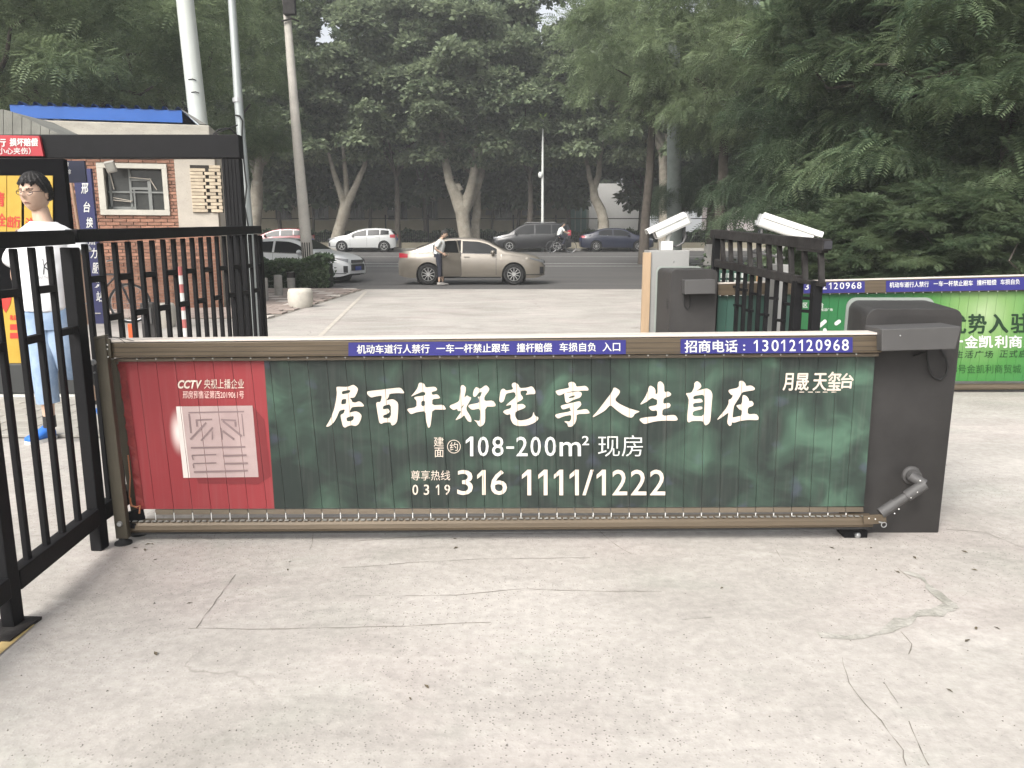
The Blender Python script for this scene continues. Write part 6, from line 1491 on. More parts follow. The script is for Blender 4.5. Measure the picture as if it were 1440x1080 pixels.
# --- generic small figure for the distance
def small_person(name, base, yaw, label, shirtm, trous, pose, hairm=HAIR, shoes=TRIM, short=False):
    t_ = thing(name, base, label, 'person', rz=yaw)   # faces +x
    J = dict(pelv=(0, 0, .92), belly=(.0, 0, 1.08), chest=(.03, 0, 1.30), n0=(.05, 0, 1.45), n1=(.07, 0, 1.53), head=(.10, 0, 1.62), sR=(.03, -.18, 1.38), sL=(.03, .18, 1.38), eR=(.08, -.22, 1.10), eL=(.08, .22, 1.10), wR=(.22, -.16, .95), wL=(.22, .16, .95),
        hR=(0, -.09, .90), hL=(0, .09, .90), kR=(.04, -.10, .48), kL=(-.02, .10, .48), aR=(0, -.10, .09), aL=(-.06, .10, .09))
    J.update(pose); J = {k: Vector(v) for k, v in J.items()}
    names = ['pelv', 'belly', 'chest', 'n0', 'n1', 'sR', 'eR', 'wR', 'sL', 'eL', 'wL', 'hR', 'kR', 'aR', 'hL', 'kL', 'aL']
    parts = [(skin_mesh('b', [J[n] for n in names], ed, [r_*.95 for r_ in rad], sub=1), 0)]
    hp_, B = head_mesh(J['head'], J.get('look', Vector((1, 0, -.1))), 1.0)
    parts += hp_
    for s_, a, b in ((-1, 'eR', 'wR'), (1, 'eL', 'wL')): parts += hand_parts(J[b], J[b]-J[a], Vector((0, -s_, 0)), 1.0, .3, 1)
    link('body', join_meshes('body', parts), [SKIN, LIP_, EYEW], t_)
    link('hair', hair_mesh(J['head']+Vector((-.004, 0, .01)), B, 1.0, fringe=.05), hairm, t_)
    mb = MB(); mb.tube([J['pelv']+Vector((0, 0, .02)), J['belly'], J['chest'], J['n0']-Vector((0, 0, .02))], [.15, .155, .165, .085], 16)
    for a, b, c in (('sR', 'eR', 'wR'), ('sL', 'eL', 'wL')): mb.tube([J[a].lerp(J['chest'], .35), J[a], J[a].lerp(J[b], .75)], [.07, .068, .068], 12)
    mb.build('shirt', shirtm, t_, world=False, smooth=60)
    mb = MB(); e_ = .92 if not short else .55
    for h_, k_, a_ in (('hR', 'kR', 'aR'), ('hL', 'kL', 'aL')): mb.tube([J[h_]+Vector((0, 0, .06)), J[h_].lerp(J[k_], .5), J[k_], J[k_].lerp(J[a_], e_)], [.105, .092, .07, .06], 12)
    mb.loft([(J['pelv']+Vector((0, 0, -.06)), .125, .165, 0), (J['pelv']+Vector((0, 0, .07)), .12, .15, 0)], 18); mb.build('trousers', trous, t_, world=False, smooth=60)
    for a_ in ('aR', 'aL'):
        mb = MB(); h0 = J[a_]+Vector((-.07, 0, -.085)); shoe(mb, h0, h0+Vector((.26, 0, 0)), .085, .045); mb.build('shoe', shoes, t_, world=False, smooth=60)
    return t_
SHIRT2 = M('pale_shirt', (.62, .64, .62), .85, var=.05); DKT = M('dark_trousers', (.02, .022, .035), .85)
q0 = G(619, 400)
small_person('person', Vector((q0.x, 24.25, 0)), R(8), 'person in pale shirt and dark trousers bending by the open car door', SHIRT2, DKT, dict(pelv=(-.02, 0, .92), belly=(.02, 0, 1.08), chest=(.06, 0, 1.27), n0=(.10, 0, 1.42), n1=(.14, 0, 1.49), head=(.19, 0, 1.57), sR=(.05, -.18, 1.35), sL=(.08, .18, 1.35), eR=(-.12, -.24, 1.12), wR=(.12, -.20, .98), eL=(.10, .20, 1.10), wL=(.22, .12, 1.0), kR=(.03, -.10, .48), kL=(.12, .10, .48), aR=(.0, -.10, .09), aL=(.12, .10, .09), look=Vector((1, -.15, -.35))), shoes=M('grey_shoe', (.32, .30, .28), .7), short=True)
qb = Vector((P(789, 349, 48.3).x, 48.3, terr(48.3)))
bicycle(qb, R(4), 'bicycle being ridden past the far kerb', 1.15)
small_person('person', qb+Vector((-.12, 0, .12)), R(4), 'cyclist in pale top riding along the far kerb', SHIRT2, DKT, dict(chest=(.12, 0, 1.30), belly=(.02, 0, 1.08), n0=(.18, 0, 1.42), n1=(.22, 0, 1.5), head=(.26, 0, 1.60), sR=(.15, -.18, 1.36), sL=(.15, .18, 1.36), eR=(.32, -.24, 1.15), eL=(.32, .24, 1.15), wR=(.50, -.22, 1.10), wL=(.50, .22, 1.10), kR=(.38, -.11, .78), aR=(.22, -.11, .35), kL=(.34, .11, .66), aL=(.10, .11, .16)))
# ================================================================== FAR SIDE OF THE STREET
YB2 = 64.0
bld = thing('long_building', Vector((-5, YB2, .85)), 'long low ochre building with dark windows half hidden behind the street trees', 'building')
OCH = M('ochre_render', (.42, .38, .28), .9, var=.14, vsc=.6, bump=.2, specks=.1)
bx0, bx1 = P(300, 300, YB2).x-14, P(798, 300, YB2).x
wins_ = [(387, 410), (440, 462), (492, 513), (545, 573), (593, 616), (645, 668), (696, 720), (740, 752)]
zs0, zs1 = P(0, 309, YB2).z, P(0, 282, YB2).z
def tiles(mb, x0, x1, z0, z1, holes, y0, y1):
    xs = sorted(holes); cur = x0
    for a, b in xs: mb.box2((cur, y0, z0), (a, y1, z1)); cur = b
    mb.box2((cur, y0, z0), (x1, y1, z1))
holes = [(P(a, 300, YB2).x, P(b, 300, YB2).x) for a, b in wins_]; holes = [h for h in holes if h[1] < bx1-.2]
mb = MB(); mb.box2((bx0, YB2, .8), (bx1, YB2+.3, zs0)); tiles(mb, bx0, bx1, zs0, zs1, holes, YB2, YB2+.3); mb.box2((bx0, YB2, zs1), (bx1, YB2+.3, zs1+1.6)); tiles(mb, bx0, bx1, zs1+1.6, zs1+3.2, holes, YB2, YB2+.3); mb.box2((bx0, YB2, zs1+3.2), (bx1, YB2+.3, zs1+5))
mb.box2((bx1-.3, YB2+.3, .8), (bx1, YB2+10, zs1+5)); mb.box2((bx0, YB2+9.7, .8), (bx1-.3, YB2+10, zs1+5)); mb.build('wall', OCH, bld)
mb = MB(); mb.box2((bx0, YB2-.02, zs1+5), (bx1+.2, YB2+10, zs1+5.3)); mb.build('roof', EAVE, bld)
WG = M('dark_window_glass', (.012, .014, .015), .15, var=.3); WF_ = M('window_frame_paint', (.16, .165, .15), .6)
for z0, z1 in ((zs0, zs1), (zs1+1.6, zs1+3.2)):
    for a, b in holes:
        mb = MB(); wd = b-a
        for k in range(4): mb.box2((a+wd*k/3-.03, YB2+.10, z0), (a+wd*k/3+.03, YB2+.16, z1))
        mb.box2((a, YB2+.095, z0), (b, YB2+.155, z0+.07)); mb.box2((a, YB2+.095, z1-.07), (b, YB2+.155, z1)); f = mb.build('window', WF_, bld)
        MB().box2((a, YB2+.17, z0), (b, YB2+.18, z1)).build('pane', WG, f); MB().box2((a-.1, YB2-.08, z0-.08), (b+.1, YB2+.05, z0-.003)).build('sill', EAVE, f)
mb = MB(); mb.box2((bx0, YB2-.06, zs1+.25), (bx1, YB2-.003, zs1+.45)); mb.build('string_course', EAVE, bld)
# two darker shuttered bays and an air conditioner box
MB().box2((P(737, 290, YB2).x, YB2-.12, P(0, 287, YB2).z), (P(744, 290, YB2).x, YB2-.003, P(0, 281, YB2).z)).build('vent_box', M('vent_dark', (.03, .03, .03), .7), bld)
for x in (552, 690, 741, 756): MB().box2((P(x, 300, YB2).x-.4, YB2-.35, P(0, 303, YB2).z), (P(x, 300, YB2).x+.4, YB2-.004, P(0, 296, YB2).z)).build('air_conditioner', M('ac_grey', (.28, .28, .26), .6), bld, bevel=.03)
wb2 = thing('white_building', Vector((P(860, 300, 74).x, 74, .85)), 'bright white building with a glazed doorway glimpsed beyond the iron fence', 'building')
WW = M('white_wall', (.62, .62, .60), .7, var=.04)
mb = MB(); mb.box2((P(828, 300, 74).x, 74, .8), (P(905, 300, 74).x, 80, P(0, 258, 74).z)); mb.build('wall', WW, wb2)
mb = MB(); mb.box2((P(800, 300, 74).x, 74.3, .8), (P(827, 300, 74).x, 80, P(0, 268, 74).z)); mb.build('doorway_bay', M('grey_green_bay', (.22, .27, .25), .5), wb2)
for k in range(3): MB().box2((P(802+k*8.2, 300, 74).x, 74.22, 1.0), (P(808.5+k*8.2, 300, 74).x, 74.28, P(0, 280, 74).z)).build('glass_door', M('green_glass', (.10, .18, .17), .1), wb2)
MB().box2((P(797, 300, 74).x, 73.9, P(0, 272, 74).z), (P(830, 300, 74).x, 74.25, P(0, 268, 74).z)).build('awning', WW, wb2)
for i_, (x0, x1, y0, y1, c_) in enumerate(((1000, 1032, 284, 330, (.34, .30, .30)), (1034, 1062, 286, 330, (.55, .50, .50)), (1064, 1090, 282, 330, (.30, .26, .42)), (1094, 1180, 288, 330, (.6, .6, .58)))):
    Y9 = 84+i_*1.5; t_ = thing('shop_hut', Vector((P((x0+x1)/2, 300, Y9).x, Y9, .85)), ['pinkish kiosk wall far behind the fence beside the dark trunk', 'pale pink kiosk far behind the fence over the right railing', 'violet panelled kiosk far behind the fence', 'whitish low kiosk furthest right behind the iron fence'][i_], 'building')
    MB().box2((P(x0, 300, Y9).x, Y9, .8), (P(x1, 300, Y9).x, Y9+4, P(0, y0, Y9).z)).build('wall', M('hut_wall', c_, .7, var=.1), t_); MB().box2((P(x0, 300, Y9).x-.2, Y9-.4, P(0, y0, Y9).z+.003), (P(x1, 300, Y9).x+.1, Y9+4, P(0, y0, Y9).z+.25)).build('roof', EAVE, t_)
# iron fence along the far pavement
YI = 57.2
fen = thing('iron_fence', Vector((0, YI, .96)), 'black iron picket fence running along the far pavement', 'fence')
pk_ = MB(); pk_.box((0, 0, .95), (.035, .035, 1.9)); pk_.prism([(-.035, -.035, 1.9), (.035, -.035, 1.9), (.035, .035, 1.9), (-.035, .035, 1.9)], (0, 0, .001)); pk_.lathe((0, 0, 1.9), [(.035, 0), (0, .16)], 4)
pkm = pk_.mesh('picket'); pkm.materials.append(BLACK)
xa, xe = P(362, 300, YI).x, P(1190, 300, YI).x; n = int((xe-xa)/.155)
rest = MB()
zf = .96
for k in range(n):
    x = xa+k*.155
    if k < 295: link('picket', pkm, None, fen, (x, 0, P(0, 344, YI).z-.0-zf-1.2+.0+.10))
for zz in (P(0, 308, YI).z, P(0, 338, YI).z):
    MB().box2((xa, YI-.03, zz), (xe, YI+.03, zz+.06)).build('rail', BLACK, fen)
for x in np.arange(xa, xe, 3.1): MB().box2((x-.05, YI-.05, .96), (x+.05, YI+.05, P(0, 302, YI).z)).build('post', BLACK, fen)
MB().box2((xa, YI-.12, .96), (xe, YI+.12, P(0, 341, YI).z)).build('plinth', OCH, fen)
# ================================================================== FOLIAGE
def place_cards(tv, tf, pos, d, up, sc):
    """instances of a template (N,3) with x along d; returns V,F"""
    d = d/np.linalg.norm(d, axis=1, keepdims=True); s = np.cross(up, d); s /= np.linalg.norm(s, axis=1, keepdims=True)+1e-9; u = np.cross(d, s)
    V = (d[:, None, :]*tv[None, :, 0:1]+s[:, None, :]*tv[None, :, 1:2]+u[:, None, :]*tv[None, :, 2:3])*sc[:, None, None]+pos[:, None, :]
    k = tv.shape[0]; n = pos.shape[0]
    Fc = (tf[None, :, :]+(np.arange(n)*k)[:, None, None]).reshape(-1, tf.shape[1]); return V.reshape(-1, 3), Fc
# leaf templates
BROAD = (np.array([(0, 0, 0), (.45, -.42, .06), (1, 0, -.10), (.45, .42, .06), (.12, 0, .0)], float), np.array([(0, 1, 2, 2), (0, 2, 3, 3)]))
BROAD = (np.array([(0, 0, 0), (.30, -.48, .07), (.95, -.12, -.04), (1, .0, -.08), (.95, .12, -.04), (.30, .48, .07)], float), np.array([(0, 1, 2, 3), (0, 3, 4, 5)]))
def frond(pairs, lw, ll, droop, gap=.0, ang=62):
    V = []; Fs = []; a = R(ang)
    for i in range(pairs):
        t = (i+.6)/pairs; x = t; z = -droop*t*t; L_ = ll*(1-.45*abs(t-.4))
        for s in (-1, 1):
            k = len(V); dx, dy = math.cos(a)*L_, math.sin(a)*L_*s; px_, py_ = -math.sin(a)*lw/2*1, math.cos(a)*lw/2*s
            V += [(x, 0, z), (x+dx*.5+px_, dy*.5+py_, z+.01-.02*t), (x+dx, dy, z-.05*L_-.04*t), (x+dx*.5-px_, dy*.5-py_, z+.01-.02*t)]; Fs.append((k, k+1, k+2, k+3))
    return np.array(V), np.array(Fs)
FINE = frond(6, .085, .34, .18); PINN = frond(8, .085, .42, .30, ang=66); SPRAY = frond(7, .05, .30, .5, ang=50)
def crown_mesh(name, clumps, n_each, tmpl, size, mode='broad', seed=1, flat=.7, droop=.2, ctr=None):
    rg = np.random.default_rng(seed); P_ = []; D = []; U = []
    ctr = np.array(ctr) if ctr is not None else np.mean([c[0] for c in clumps], axis=0)
    for c, r_ in clumps:
        n = max(6, int(n_each*(r_/1.0)**2)); v = rg.normal(size=(n, 3)); v /= np.linalg.norm(v, axis=1, keepdims=True)
        v[:, 2] = np.where(v[:, 2] < -.3, -v[:, 2]*.6, v[:, 2])
        rad_ = r_*(rg.random((n, 1))**.45); lump = 1+.25*np.sin(v[:, 0:1]*5+c[0])*np.cos(v[:, 1:2]*4+c[1])
        p = v*rad_*lump; p[:, 2] *= flat; out = np.array(c)-ctr; out = out/(np.linalg.norm(out)+1e-6)
        P_.append(p+np.array(c)); d = v*.9+out*.5+rg.normal(size=(n, 3))*.55; d[:, 2] -= droop+.25*rg.random(n); D.append(d)
        u = np.array([[0, 0, 1.]])+rg.normal(size=(n, 3))*(.45 if mode != 'pinn' else .28)+v*.35; U.append(u)
    P_, D, U = map(np.concatenate, (P_, D, U)); sc = size*(.65+.7*rg.random(len(P_)))
    V, Fc = place_cards(tmpl[0], tmpl[1], P_, D, U, sc); return npmesh(name, V, Fc)
def ellipsoid_clumps(rg, c, rx, ry, rz, n, rmin, rmax, inner=.35):
    out = []
    for i in range(n):
        v = rg.normal(size=3); v /= np.linalg.norm(v); k = inner+(1-inner)*rg.random()**.6
        out.append(((c[0]+v[0]*rx*k, c[1]+v[1]*ry*k, c[2]+v[2]*rz*k*(1 if v[2] > 0 else .8)), rmin+(rmax-rmin)*rg.random()))
    return out
def limbs(mb, start, ends, r0, r1, rg, n=9, wig=.25):
    for e in ends:
        a = np.array(start, float); e = np.array(e, float); pts = []
        for k in range(6):
            t = k/5; p = a*(1-t)+e*t; p = p+rg.normal(size=3)*wig*math.sin(math.pi*t); p[2] += .4*math.sin(math.pi*t)*np.linalg.norm(e-a)*.12; pts.append(tuple(p))
        mb.tube(pts, [r0+(r1-r0)*(k/5)**.8 for k in range(6)], n)
PLANE_L = [leafmat('plane_leaf', (.055, .080, .045), (.25, .30, .18), .38), leafmat('plane_leaf_light', (.05, .08, .042), (.25, .30, .18), .35)]
FINE_L = leafmat('locust_leaf', (.085, .120, .062), (.22, .28, .15), .42)
PINN_L = leafmat('pinnate_leaf', (.042, .074, .040), (.16, .21, .11), .38)
DARK_L = leafmat('shade_leaf', (.030, .050, .028), (.11, .145, .08), .3)
SPRAY_L = leafmat('feathery_leaf', (.030, .060, .030), (.11, .15, .085), .3)
HEDGE_L = leafmat('hedge_leaf', (.03, .06, .02), (.15, .22, .08), .3)
HI = .72
crown_cache = {}
def get_crown(kind, var):
    key = (kind, var)
    if key in crown_cache: return crown_cache[key]
    rg = np.random.default_rng(hash(kind) % 1000+var*17 if False else {'plane': 10, 'fine': 40, 'pinn': 70, 'dark': 100, 'spray': 130}[kind]+var)
    if kind == 'plane':     # crown about 10 m wide, 14 m high, centred at z = 10 over the base
        cl = ellipsoid_clumps(rg, (0, 0, 10.5), 4.6, 4.3, 7.0, 88, .8, 1.5); me = crown_mesh('plane_crown', cl, 400, BROAD, .25, seed=var, ctr=(0, 0, 9))
    elif kind == 'dark':
        cl = ellipsoid_clumps(rg, (0, 0, 9.0), 4.5, 3.5, 7.2, 90, 1.0, 1.8, inner=.1); me = crown_mesh('dark_crown', cl, 130, BROAD, .42, seed=var, ctr=(0, 0, 8))
    elif kind == 'fine':
        cl = ellipsoid_clumps(rg, (0, 0, 6.6), 3.9, 3.5, 3.9, 74, .55, 1.15, inner=.5); me = crown_mesh('fine_crown', cl, 190, FINE, .34, seed=var, ctr=(0, 0, 6), mode='fine')
    elif kind == 'pinn':
        cl = ellipsoid_clumps(rg, (0, 0, 4.9), 2.7, 2.4, 4.3, 110, .45, .9); me = crown_mesh('pinnate_crown', cl, 300, PINN, .28, seed=var, ctr=(0, 0, 4.5), mode='pinn', droop=.35)
    elif kind == 'spray':
        cl = []
        for k in range(34):
            a = rg.random()*6.283; z0 = 1.8+6.5*rg.random(); Lr = (1-(z0-1.8)/9.5)*3.4*(.7+.4*rg.random())
            for t in np.linspace(.25, 1, 9): cl.append(((math.cos(a)*Lr*t, math.sin(a)*Lr*t, z0+.9*math.sin(t*2.2)*Lr/3-.5*t*t*Lr/3), .28+.12*rg.random()))
        me = crown_mesh('feathery_crown', cl, 230, SPRAY, .42, seed=var, ctr=(0, 0, 4), mode='pinn', droop=.75, flat=.55)
    crown_cache[key] = me; return me
def tree(kind, name, base, label, sc=(1, 1, 1), rz=0, var=0, lean=(0, 0), trunk=True, tr_r=.2, leafm=None, bark=BARK_D, group=None, lime=False, fork=None, th=4.0):
    base = Vector(base); t_ = thing(name, base, label, 'tree', group); rg = np.random.default_rng(int(abs(base.x*31+base.y*7))+var)
    me = get_crown(kind, var); m_ = leafm or {'plane': PLANE_L[0], 'fine': FINE_L, 'pinn': PINN_L, 'dark': DARK_L, 'spray': SPRAY_L}[kind]
    if len(me.materials) == 0: me.materials.append(m_)
    elif me.materials[0] != m_:
        key = (me.name, m_.name)
        if key not in crown_cache: c_ = me.copy(); c_.materials.clear(); c_.materials.append(m_); crown_cache[key] = c_
        me = crown_cache[key]
    cr = bpy.data.objects.new('crown', me); COL.objects.link(cr); cr.parent = t_; cr.scale = sc; cr.rotation_euler = (0, 0, rz); cr.location = (lean[0], lean[1], 0)
    if trunk:
        mb = MB(); H = th; top = Vector((lean[0]*.6, lean[1]*.6, H))
        mb.tube([(0, 0, -.1), (lean[0]*.12, lean[1]*.12, H*.3), (lean[0]*.35+.05, lean[1]*.35, H*.65), tuple(top)], [tr_r*1.25, tr_r, tr_r*.9, tr_r*.75], 12)
        hh = {'plane': 9, 'dark': 8, 'fine': 6, 'pinn': 5, 'spray': 8}[kind]*sc[2]
        if fork is None:
            ends = [(lean[0]+2.2*sc[0]*math.cos(a), lean[1]+2.0*sc[1]*math.sin(a), hh*(.8+.35*rg.random())) for a in (rg.random()*2+np.arange(5)*1.256)]
            limbs(mb, top, ends, tr_r*.55, tr_r*.12, rg)
        else:
            for pts_, rads_ in fork: mb.tube([Vector(p)-base for p in pts_], rads_, 10)
        tk = mb.build('trunk', bark, t_, world=False, smooth=60)
        if lime: MB().tube([(0, 0, -.05), (lean[0]*.10, lean[1]*.10, 1.15)], [tr_r*1.28, tr_r*1.10], 12).build('limewash_band', LIME, t_, world=False, smooth=60)
    return t_
def gy(px, Y): return Vector((P(px, 350, Y).x, Y, terr(Y)))
# --- street plane trees on the far kerb
Yt = 53.2
def pf(px, py, dy=0): return P(px, py, Yt+dy)
b0 = gy(655, Yt)
tree('plane', 'plane_tree', b0, 'big forked plane tree with pale trunk behind the champagne car', (1.15, 1.1, 1.05), .4, 0, tr_r=.5, bark=BARK, th=.5, fork=[([b0, pf(655, 335), pf(651, 310), pf(650, 292)], [.55, .46, .44, .50]),
    ([pf(650, 296), pf(640, 272), pf(632, 255), pf(626, 225), pf(622, 195), pf(612, 150)], [.52, .40, .30, .26, .2, .12]), ([pf(652, 296), pf(661, 270), pf(665, 250), pf(671, 205), pf(673, 170), pf(677, 120)], [.46, .34, .27, .25, .22, .12]),
    ([pf(655, 296, .8), pf(672, 262, .8), pf(676, 230, .9), pf(679, 190, 1), pf(684, 150, 1)], [.3, .25, .2, .16, .1]), ([pf(634, 262), pf(645, 262), pf(648, 268)], [.2, .22, .2])])
b1 = gy(668, 54.6); tree('plane', 'plane_tree', b1, 'slimmer shaded plane trunk close behind the big forked one', (.8, .8, .95), 2.0, 1, tr_r=.32, bark=BARK, th=4, lean=(.3, 0), leafm=PLANE_L[1])
b2 = gy(470, 52.9); tree('plane', 'plane_tree', b2, 'plane tree with a leaning grey trunk beside the white hatchback', (1.1, 1.05, 1.0), 1.0, 1, tr_r=.45, bark=BARK, th=.5, fork=[([b2, P(474, 335, 52.9), P(482, 305, 53), P(486, 290, 53)], [.5, .42, .38, .4]), ([P(486, 292, 53), P(478, 268, 53), P(470, 245, 53), P(462, 215, 53)], [.3, .22, .18, .1]), ([P(486, 292, 53), P(500, 262, 53), P(512, 235, 53), P(520, 190, 53)], [.3, .22, .16, .1]), ([P(486, 290, 53), P(487, 255, 53.4), P(482, 205, 53.6)], [.25, .18, .1])])
b3 = gy(845, Yt); tree('plane', 'plane_tree', b3, 'crooked plane tree with a limewashed foot in front of the bright white building', (.95, 1, 1.0), 3.0, 0, tr_r=.42, bark=BARK, th=.5, fork=[([b3, pf(848, 335), pf(849, 312), pf(845, 296), pf(836, 278), pf(834, 262)], [.46, .42, .36, .34, .3, .26]), ([pf(835, 266), pf(829, 250), pf(827, 235), pf(822, 215)], [.22, .18, .14, .1]), ([pf(836, 264), pf(842, 245), pf(843, 225), pf(850, 190)], [.22, .2, .16, .1])])
MB().tube([b3, pf(848, 336), pf(848.7, 322)], [.48, .44, .40], 12).build('limewash_band', LIME, [o for o in COL.objects if o.get('label', '').startswith('crooked')][0], smooth=True)
b4 = gy(934, 50.5); tree('plane', 'plane_tree', b4, 'plane tree whose bare tan trunk stands left of the thick grey post', (.8, .9, 1.0), 4.0, 1, tr_r=.36, bark=BARK, th=6.0, lean=(-.5, 0))
b5 = gy(355, 52.5); tree('plane', 'plane_tree', b5, 'plane tree with a brown slanting trunk behind the steel pole', (1.1, 1, 1.05), 5.0, 0, tr_r=.5, bark=BARK, th=4.5, lean=(1.0, 0), leafm=PLANE_L[1])
tree('plane', 'plane_tree', gy(560, 55.0), 'plane tree in the second row above the white hatchback', (1.05, 1, 1.0), 2.6, 1, tr_r=.2, th=5, leafm=PLANE_L[0])
tree('plane', 'plane_tree', gy(745, 54.2), 'plane tree rising behind the street lamp', (1.0, 1, .98), 1.7, 1, tr_r=.2, th=5, leafm=PLANE_L[1])
# --- darker trees behind the fence
dk = [(250, 60, .95), (330, 61, 1.0), (396, 60.5, .95), (442, 60.2, 1.0), (520, 60.8, 1.0), (600, 60, 1.02), (692, 60.6, 1.0), (727, 59.8, .95), (800, 60.4, 1.0), (898, 60, .9), (925, 66, 1.0), (960, 62, 1.0), (1010, 60, 1.05), (1062, 60.4, 1.1), (1120, 62, 1.1), (1190, 60, 1.1), (1270, 60, 1.1), (1360, 60, 1.1), (1450, 60, 1.1), (160, 60, 1.1), (60, 60, 1.1), (-40, 60, 1.1), (1540, 60, 1.1)]
DKL = ['dark slender tree behind the black portal column', 'dark slender tree between portal and utility pole', 'dark slender tree directly behind the roadside red car', 'dark tree behind the striped utility pole', 'dark tree above the rear of the white hatchback', 'dark tree left of the big forked plane tree behind the fence', 'dark tree right of the big forked plane tree behind the fence',
 'slim dark tree just left of the street lamp behind the fence', 'dark tree right of the street lamp at the end of the ochre building', 'dark tree in front of the bright white building', 'large dark tree right of the bright white building', 'dark tree behind the thick grey post', 'dark tree behind the limewashed redwood foot', 'dark tree in front of the pale pink kiosk', 'dark tree in front of the whitish low kiosk']
for k, (px, Y, s_) in enumerate(dk):
    near_ = ['at the far left edge', 'behind the concrete pole', 'behind the white hatchback', 'over the low ochre building', 'beside the street lamp', 'behind the dark car', 'over the kiosks', 'at the far right edge']
    tree('dark', 'shade_tree', gy(px, Y)+Vector((0, 0, .0)), DKL[k] if k < len(DKL) else 'dark slender tree beyond either end of the iron fence', (s_, .9, s_*1.02), k*1.3, k % 2, tr_r=.11+.03*(k % 3), th=4.6, group='dark trees behind the iron fence', lean=(.4*math.sin(k*2.1), 0))
    if 1000 < px < 1150: COL.objects[-1] if False else None
for k in range(13):
    tree('dark', 'shade_tree', (-48+k*8.0, 92+(k % 2)*4, .85), 'tall tree of the furthest row closing off the street', (1.4, 1, 1.2), k*.9, k % 2, trunk=False, group='furthest trees')
# --- fine leaved trees near the gatehouse (left) and above the drive (right centre)
def ft(px, Y, label, sc=(1, 1, 1), rz=0, var=0, z=0, th=3.6, lean=(0, 0), tr=.2):
    b = gy(px, Y); b.z = terr(Y)+z; return tree('fine', 'locust_tree', b, label, sc, rz, var, tr_r=tr, th=th, lean=lean)
ft(300, 30, 'feathery locust tree whose foliage overhangs the steel pole and utility pole', (.95, 1, 1.0), 0, 0, lean=(-.3, 0))
ft(120, 20.5, 'feathery locust tree right above the blue roofed gatehouse', (1.05, 1, .98), 1.4, 1)
ft(-60, 19.5, 'feathery locust tree at the left edge of the picture', (1.1, 1, 1.0), 2.9, 0)
ft(230, 26, 'taller locust tree behind the thick white pole', (1.2, 1.1, 1.45), 4.0, 1)
ft(40, 27, 'taller locust tree far left behind the gatehouse roof', (1.25, 1.1, 1.45), 5.0, 0)
ft(905, 31, 'feathery locust tree over the drive mouth beside the thick grey post', (.95, 1, 1.25), 0.7, 1, th=5.5, z=.4, lean=(.3, 0), tr=.18)
ft(1010, 28, 'feathery locust tree over the left plate camera', (1.0, 1, 1.20), 2.2, 0, th=5, z=.4)
ft(1130, 24, 'feathery locust tree behind the weathered right railing', (1.0, 1, 1.15), 3.3, 1, th=5, z=.4)
# --- feathery dark tree with limewashed foot, and drooping sprays
b6 = gy(999, 36); tree('spray', 'feathery_tree', b6, 'dark redwood-like tree with a limewashed foot beside the road', (.95, 1, 1.15), .5, 0, tr_r=.24, lime=True, th=7, bark=BARK_D)
tree('spray', 'feathery_tree', gy(1190, 17), 'drooping feathery tree with arching sprays behind the tilted camera', (.85, .85, .75), 2.5, 0, tr_r=.14, th=6)
tree('spray', 'feathery_tree', gy(1120, 22), 'second drooping feathery tree left of the pinnate leaved ones', (.95, .95, .9), 4.1, 0, tr_r=.14, th=6)
# --- pinnate leaved trees at the right
for k, (px, Y, sx_, sz_, rz_, lb) in enumerate(((1270, 15.5, 1.0, 1.05, 0, 'pinnate leaved tree over the green barrier, nearest the railing'), (1400, 13.2, 1.05, 1.0, 2.1, 'pinnate leaved tree nearest the camera at the right edge'), (1340, 18.5, 1.2, 1.25, 4.0, 'taller pinnate leaved tree in the middle of the right hand grove'),
        (1500, 15.5, 1.2, 1.25, 1.0, 'pinnate leaved tree just beyond the right edge of the picture'), (1215, 20.5, 1.1, 1.35, 3.0, 'tall pinnate leaved tree at the left of the right hand grove'), (1440, 20, 1.3, 1.6, 5.0, 'tallest pinnate leaved tree at the back of the grove'))):
    tree('pinn', 'ailanthus_tree', gy(px, Y), lb, (sx_, sx_, sz_), rz_, k % 2, tr_r=.13, th=3.2)
for k, (px, Y, s_, lb) in enumerate(((1200, 13.6, .75, 'bushy pinnate sapling just right of the tilted camera'), (1265, 12.9, .8, 'bushy pinnate sapling above the blue strip of the green barrier'), (1345, 12.6, .85, 'bushy pinnate sapling over the front cabinet'), (1425, 12.2, .9, 'bushy pinnate sapling at the right edge above the green advert'), (1235, 16, 1, 'dark pinnate bush deeper in the grove at its left'), (1330, 16, 1.1, 'dark pinnate bush deeper in the middle of the grove'), (1430, 15.5, 1.1, 'dark pinnate bush deeper in the grove at its right'), (1180, 19, 1, 'pinnate bush low behind the right railing end'))):
    b_ = gy(px, Y); t_ = tree('pinn', 'sapling', b_, lb, (.62*s_, .55*s_, .34*s_), k*1.9, k % 2, tr_r=.05, th=.5, leafm=PINN_L)
    t_.children[0].location.z = -.25
for k, (px, Y) in enumerate(((1230, 27), (1330, 27), (1440, 26), (1540, 24), (1180, 31), (1290, 33), (1400, 33))):
    tree('fine', 'shade_tree', gy(px, Y), ['dark leafy tree at the left back corner of the grove', 'dark leafy tree at the back of the grove over the front cabinet', 'dark leafy tree at the right back of the grove', 'dark leafy tree beyond the right edge behind the grove', 'tallest dark tree behind the tilted camera', 'dark leafy tree far behind the centre of the grove', 'dark leafy tree far behind the green advert'][k], (.9, .8, 1.0), k*1.1, k % 2, tr_r=.12, th=2.5, leafm=DARK_L, group='dark trees at the back of the grove')
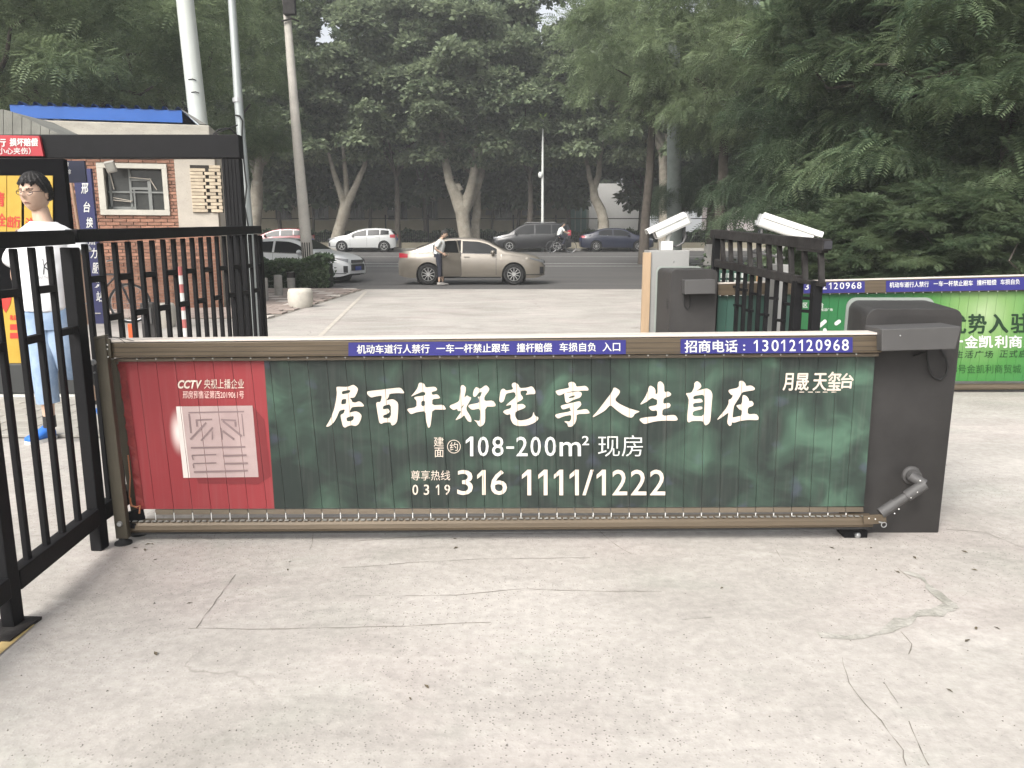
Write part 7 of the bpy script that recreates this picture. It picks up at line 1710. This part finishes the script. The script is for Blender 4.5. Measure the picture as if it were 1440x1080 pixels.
# --- hedges
def hedge(name, p0, p1, wd, h, label, n, leaf=HEDGE_L, size=.055, seed=3, lump=.1):
    rg = np.random.default_rng(seed); p0 = np.array(p0, float); p1 = np.array(p1, float); L_ = np.linalg.norm(p1-p0); d_ = (p1-p0)/L_; s_ = np.array([-d_[1], d_[0], 0])
    t = rg.random(n)*L_; a = rg.random(n); face = rg.random(n)
    hh = h*(1+lump*np.sin(t*2.3)+lump*.7*np.sin(t*6.1+1)); y = np.where(face < .45, (rg.random(n)-.5)*wd, -wd/2+rg.normal(size=n)*.03); z = np.where(face < .45, hh*(1-.1*rg.random(n)**2), hh*rg.random(n)**.7)
    y = np.where(face > .9, wd/2, y)
    Pp = p0+d_*t[:, None]+s_*y[:, None]*1.0; Pp[:, 2] += z+rg.normal(size=n)*.02; D = rg.normal(size=(n, 3)); D[:, 2] = np.abs(D[:, 2])+.1; D[:, 1] -= .5; U = np.array([[0, -.4, 1.]])+rg.normal(size=(n, 3))*.6
    V, Fc = place_cards(BROAD[0], BROAD[1], Pp, D, U, size*(.6+.8*rg.random(n))); o = link(name, npmesh(name, V, Fc), leaf); tag(o, label, 'hedge')
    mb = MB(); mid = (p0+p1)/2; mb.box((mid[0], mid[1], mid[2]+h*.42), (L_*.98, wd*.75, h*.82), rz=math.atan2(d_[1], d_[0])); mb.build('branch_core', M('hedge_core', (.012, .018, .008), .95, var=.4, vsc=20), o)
    return o
ha, hb = gy(330, 22.6), gy(472, 23.4)
hedge('hedge', (P(300, 400, 22.9).x, 22.9, 0), (P(467, 400, 23.0).x, 23.0, 0), 1.0, .80, 'clipped green hedge in front of the white car left of the drive', 15000, size=.085, leaf=leafmat('hedge_leaf_dark', (.025, .05, .025), (.11, .16, .08), .25))
hedge('hedge', (P(1135, 400, 15.5).x, 13.6, 0), (11.5, 12.2, 0), 1.2, .80, 'low loose hedge along the back of the green advert barrier', 22000, size=.06, lump=.06)
hedge('hedge', (P(360, 340, 58.6).x, 58.6, .95), (P(1190, 340, 58.6).x, 58.6, .95), 1.2, 1.1, 'dark hedge filling the foot of the iron fence across the road', 16000, size=.22, leaf=DARK_L)
hedge('hedge', (6.9, 21.2, 0), (20, 21.2, 0), 1.2, 2.2, 'tall dark hedge closing the back of the grove', 24000, size=.09, leaf=DARK_L, seed=9)
# undergrowth in the grove
rg = np.random.default_rng(5); n = 26000
Pp = np.stack([rg.uniform(4.2, 15, n), rg.uniform(13.8, 24, n), np.abs(rg.normal(size=n))*.28], 1)
V, Fc = place_cards(BROAD[0], BROAD[1], Pp, np.concatenate([rg.normal(size=(n, 2)), np.abs(rg.normal(size=(n, 1)))*.6], 1), np.array([[0, 0, 1.]])+rg.normal(size=(n, 3))*.4, .10*(.5+rg.random(n)))
tag(link('undergrowth', npmesh('undergrowth', V, Fc), DARK_L), 'dark leafy undergrowth beneath the right hand grove', kind='stuff')
sheet('planting_bed', 4.0, 60, 12.6, 21.9, EARTH, .012)
# ------------------------------------------------------------------ summer haze
hz = bpy.data.materials.new('haze_air'); hz.use_nodes = True; hz.node_tree.nodes.clear()
ho = hz.node_tree.nodes.new('ShaderNodeOutputMaterial'); hv_ = hz.node_tree.nodes.new('ShaderNodeVolumePrincipled')
hv_.inputs['Density'].default_value = .0015; hv_.inputs['Color'].default_value = (.9, .93, .95, 1); hv_.inputs['Anisotropy'].default_value = .2
hz.node_tree.links.new(hv_.outputs[0], ho.inputs['Volume'])
hb = MB().box2((-410, -65, -1.2), (410, 705, 45)).build('haze', hz); tag(hb, kind='stuff', label='thin summer haze in the air'); hb.display_type = 'WIRE'
SC.cycles.volume_bounces = 1
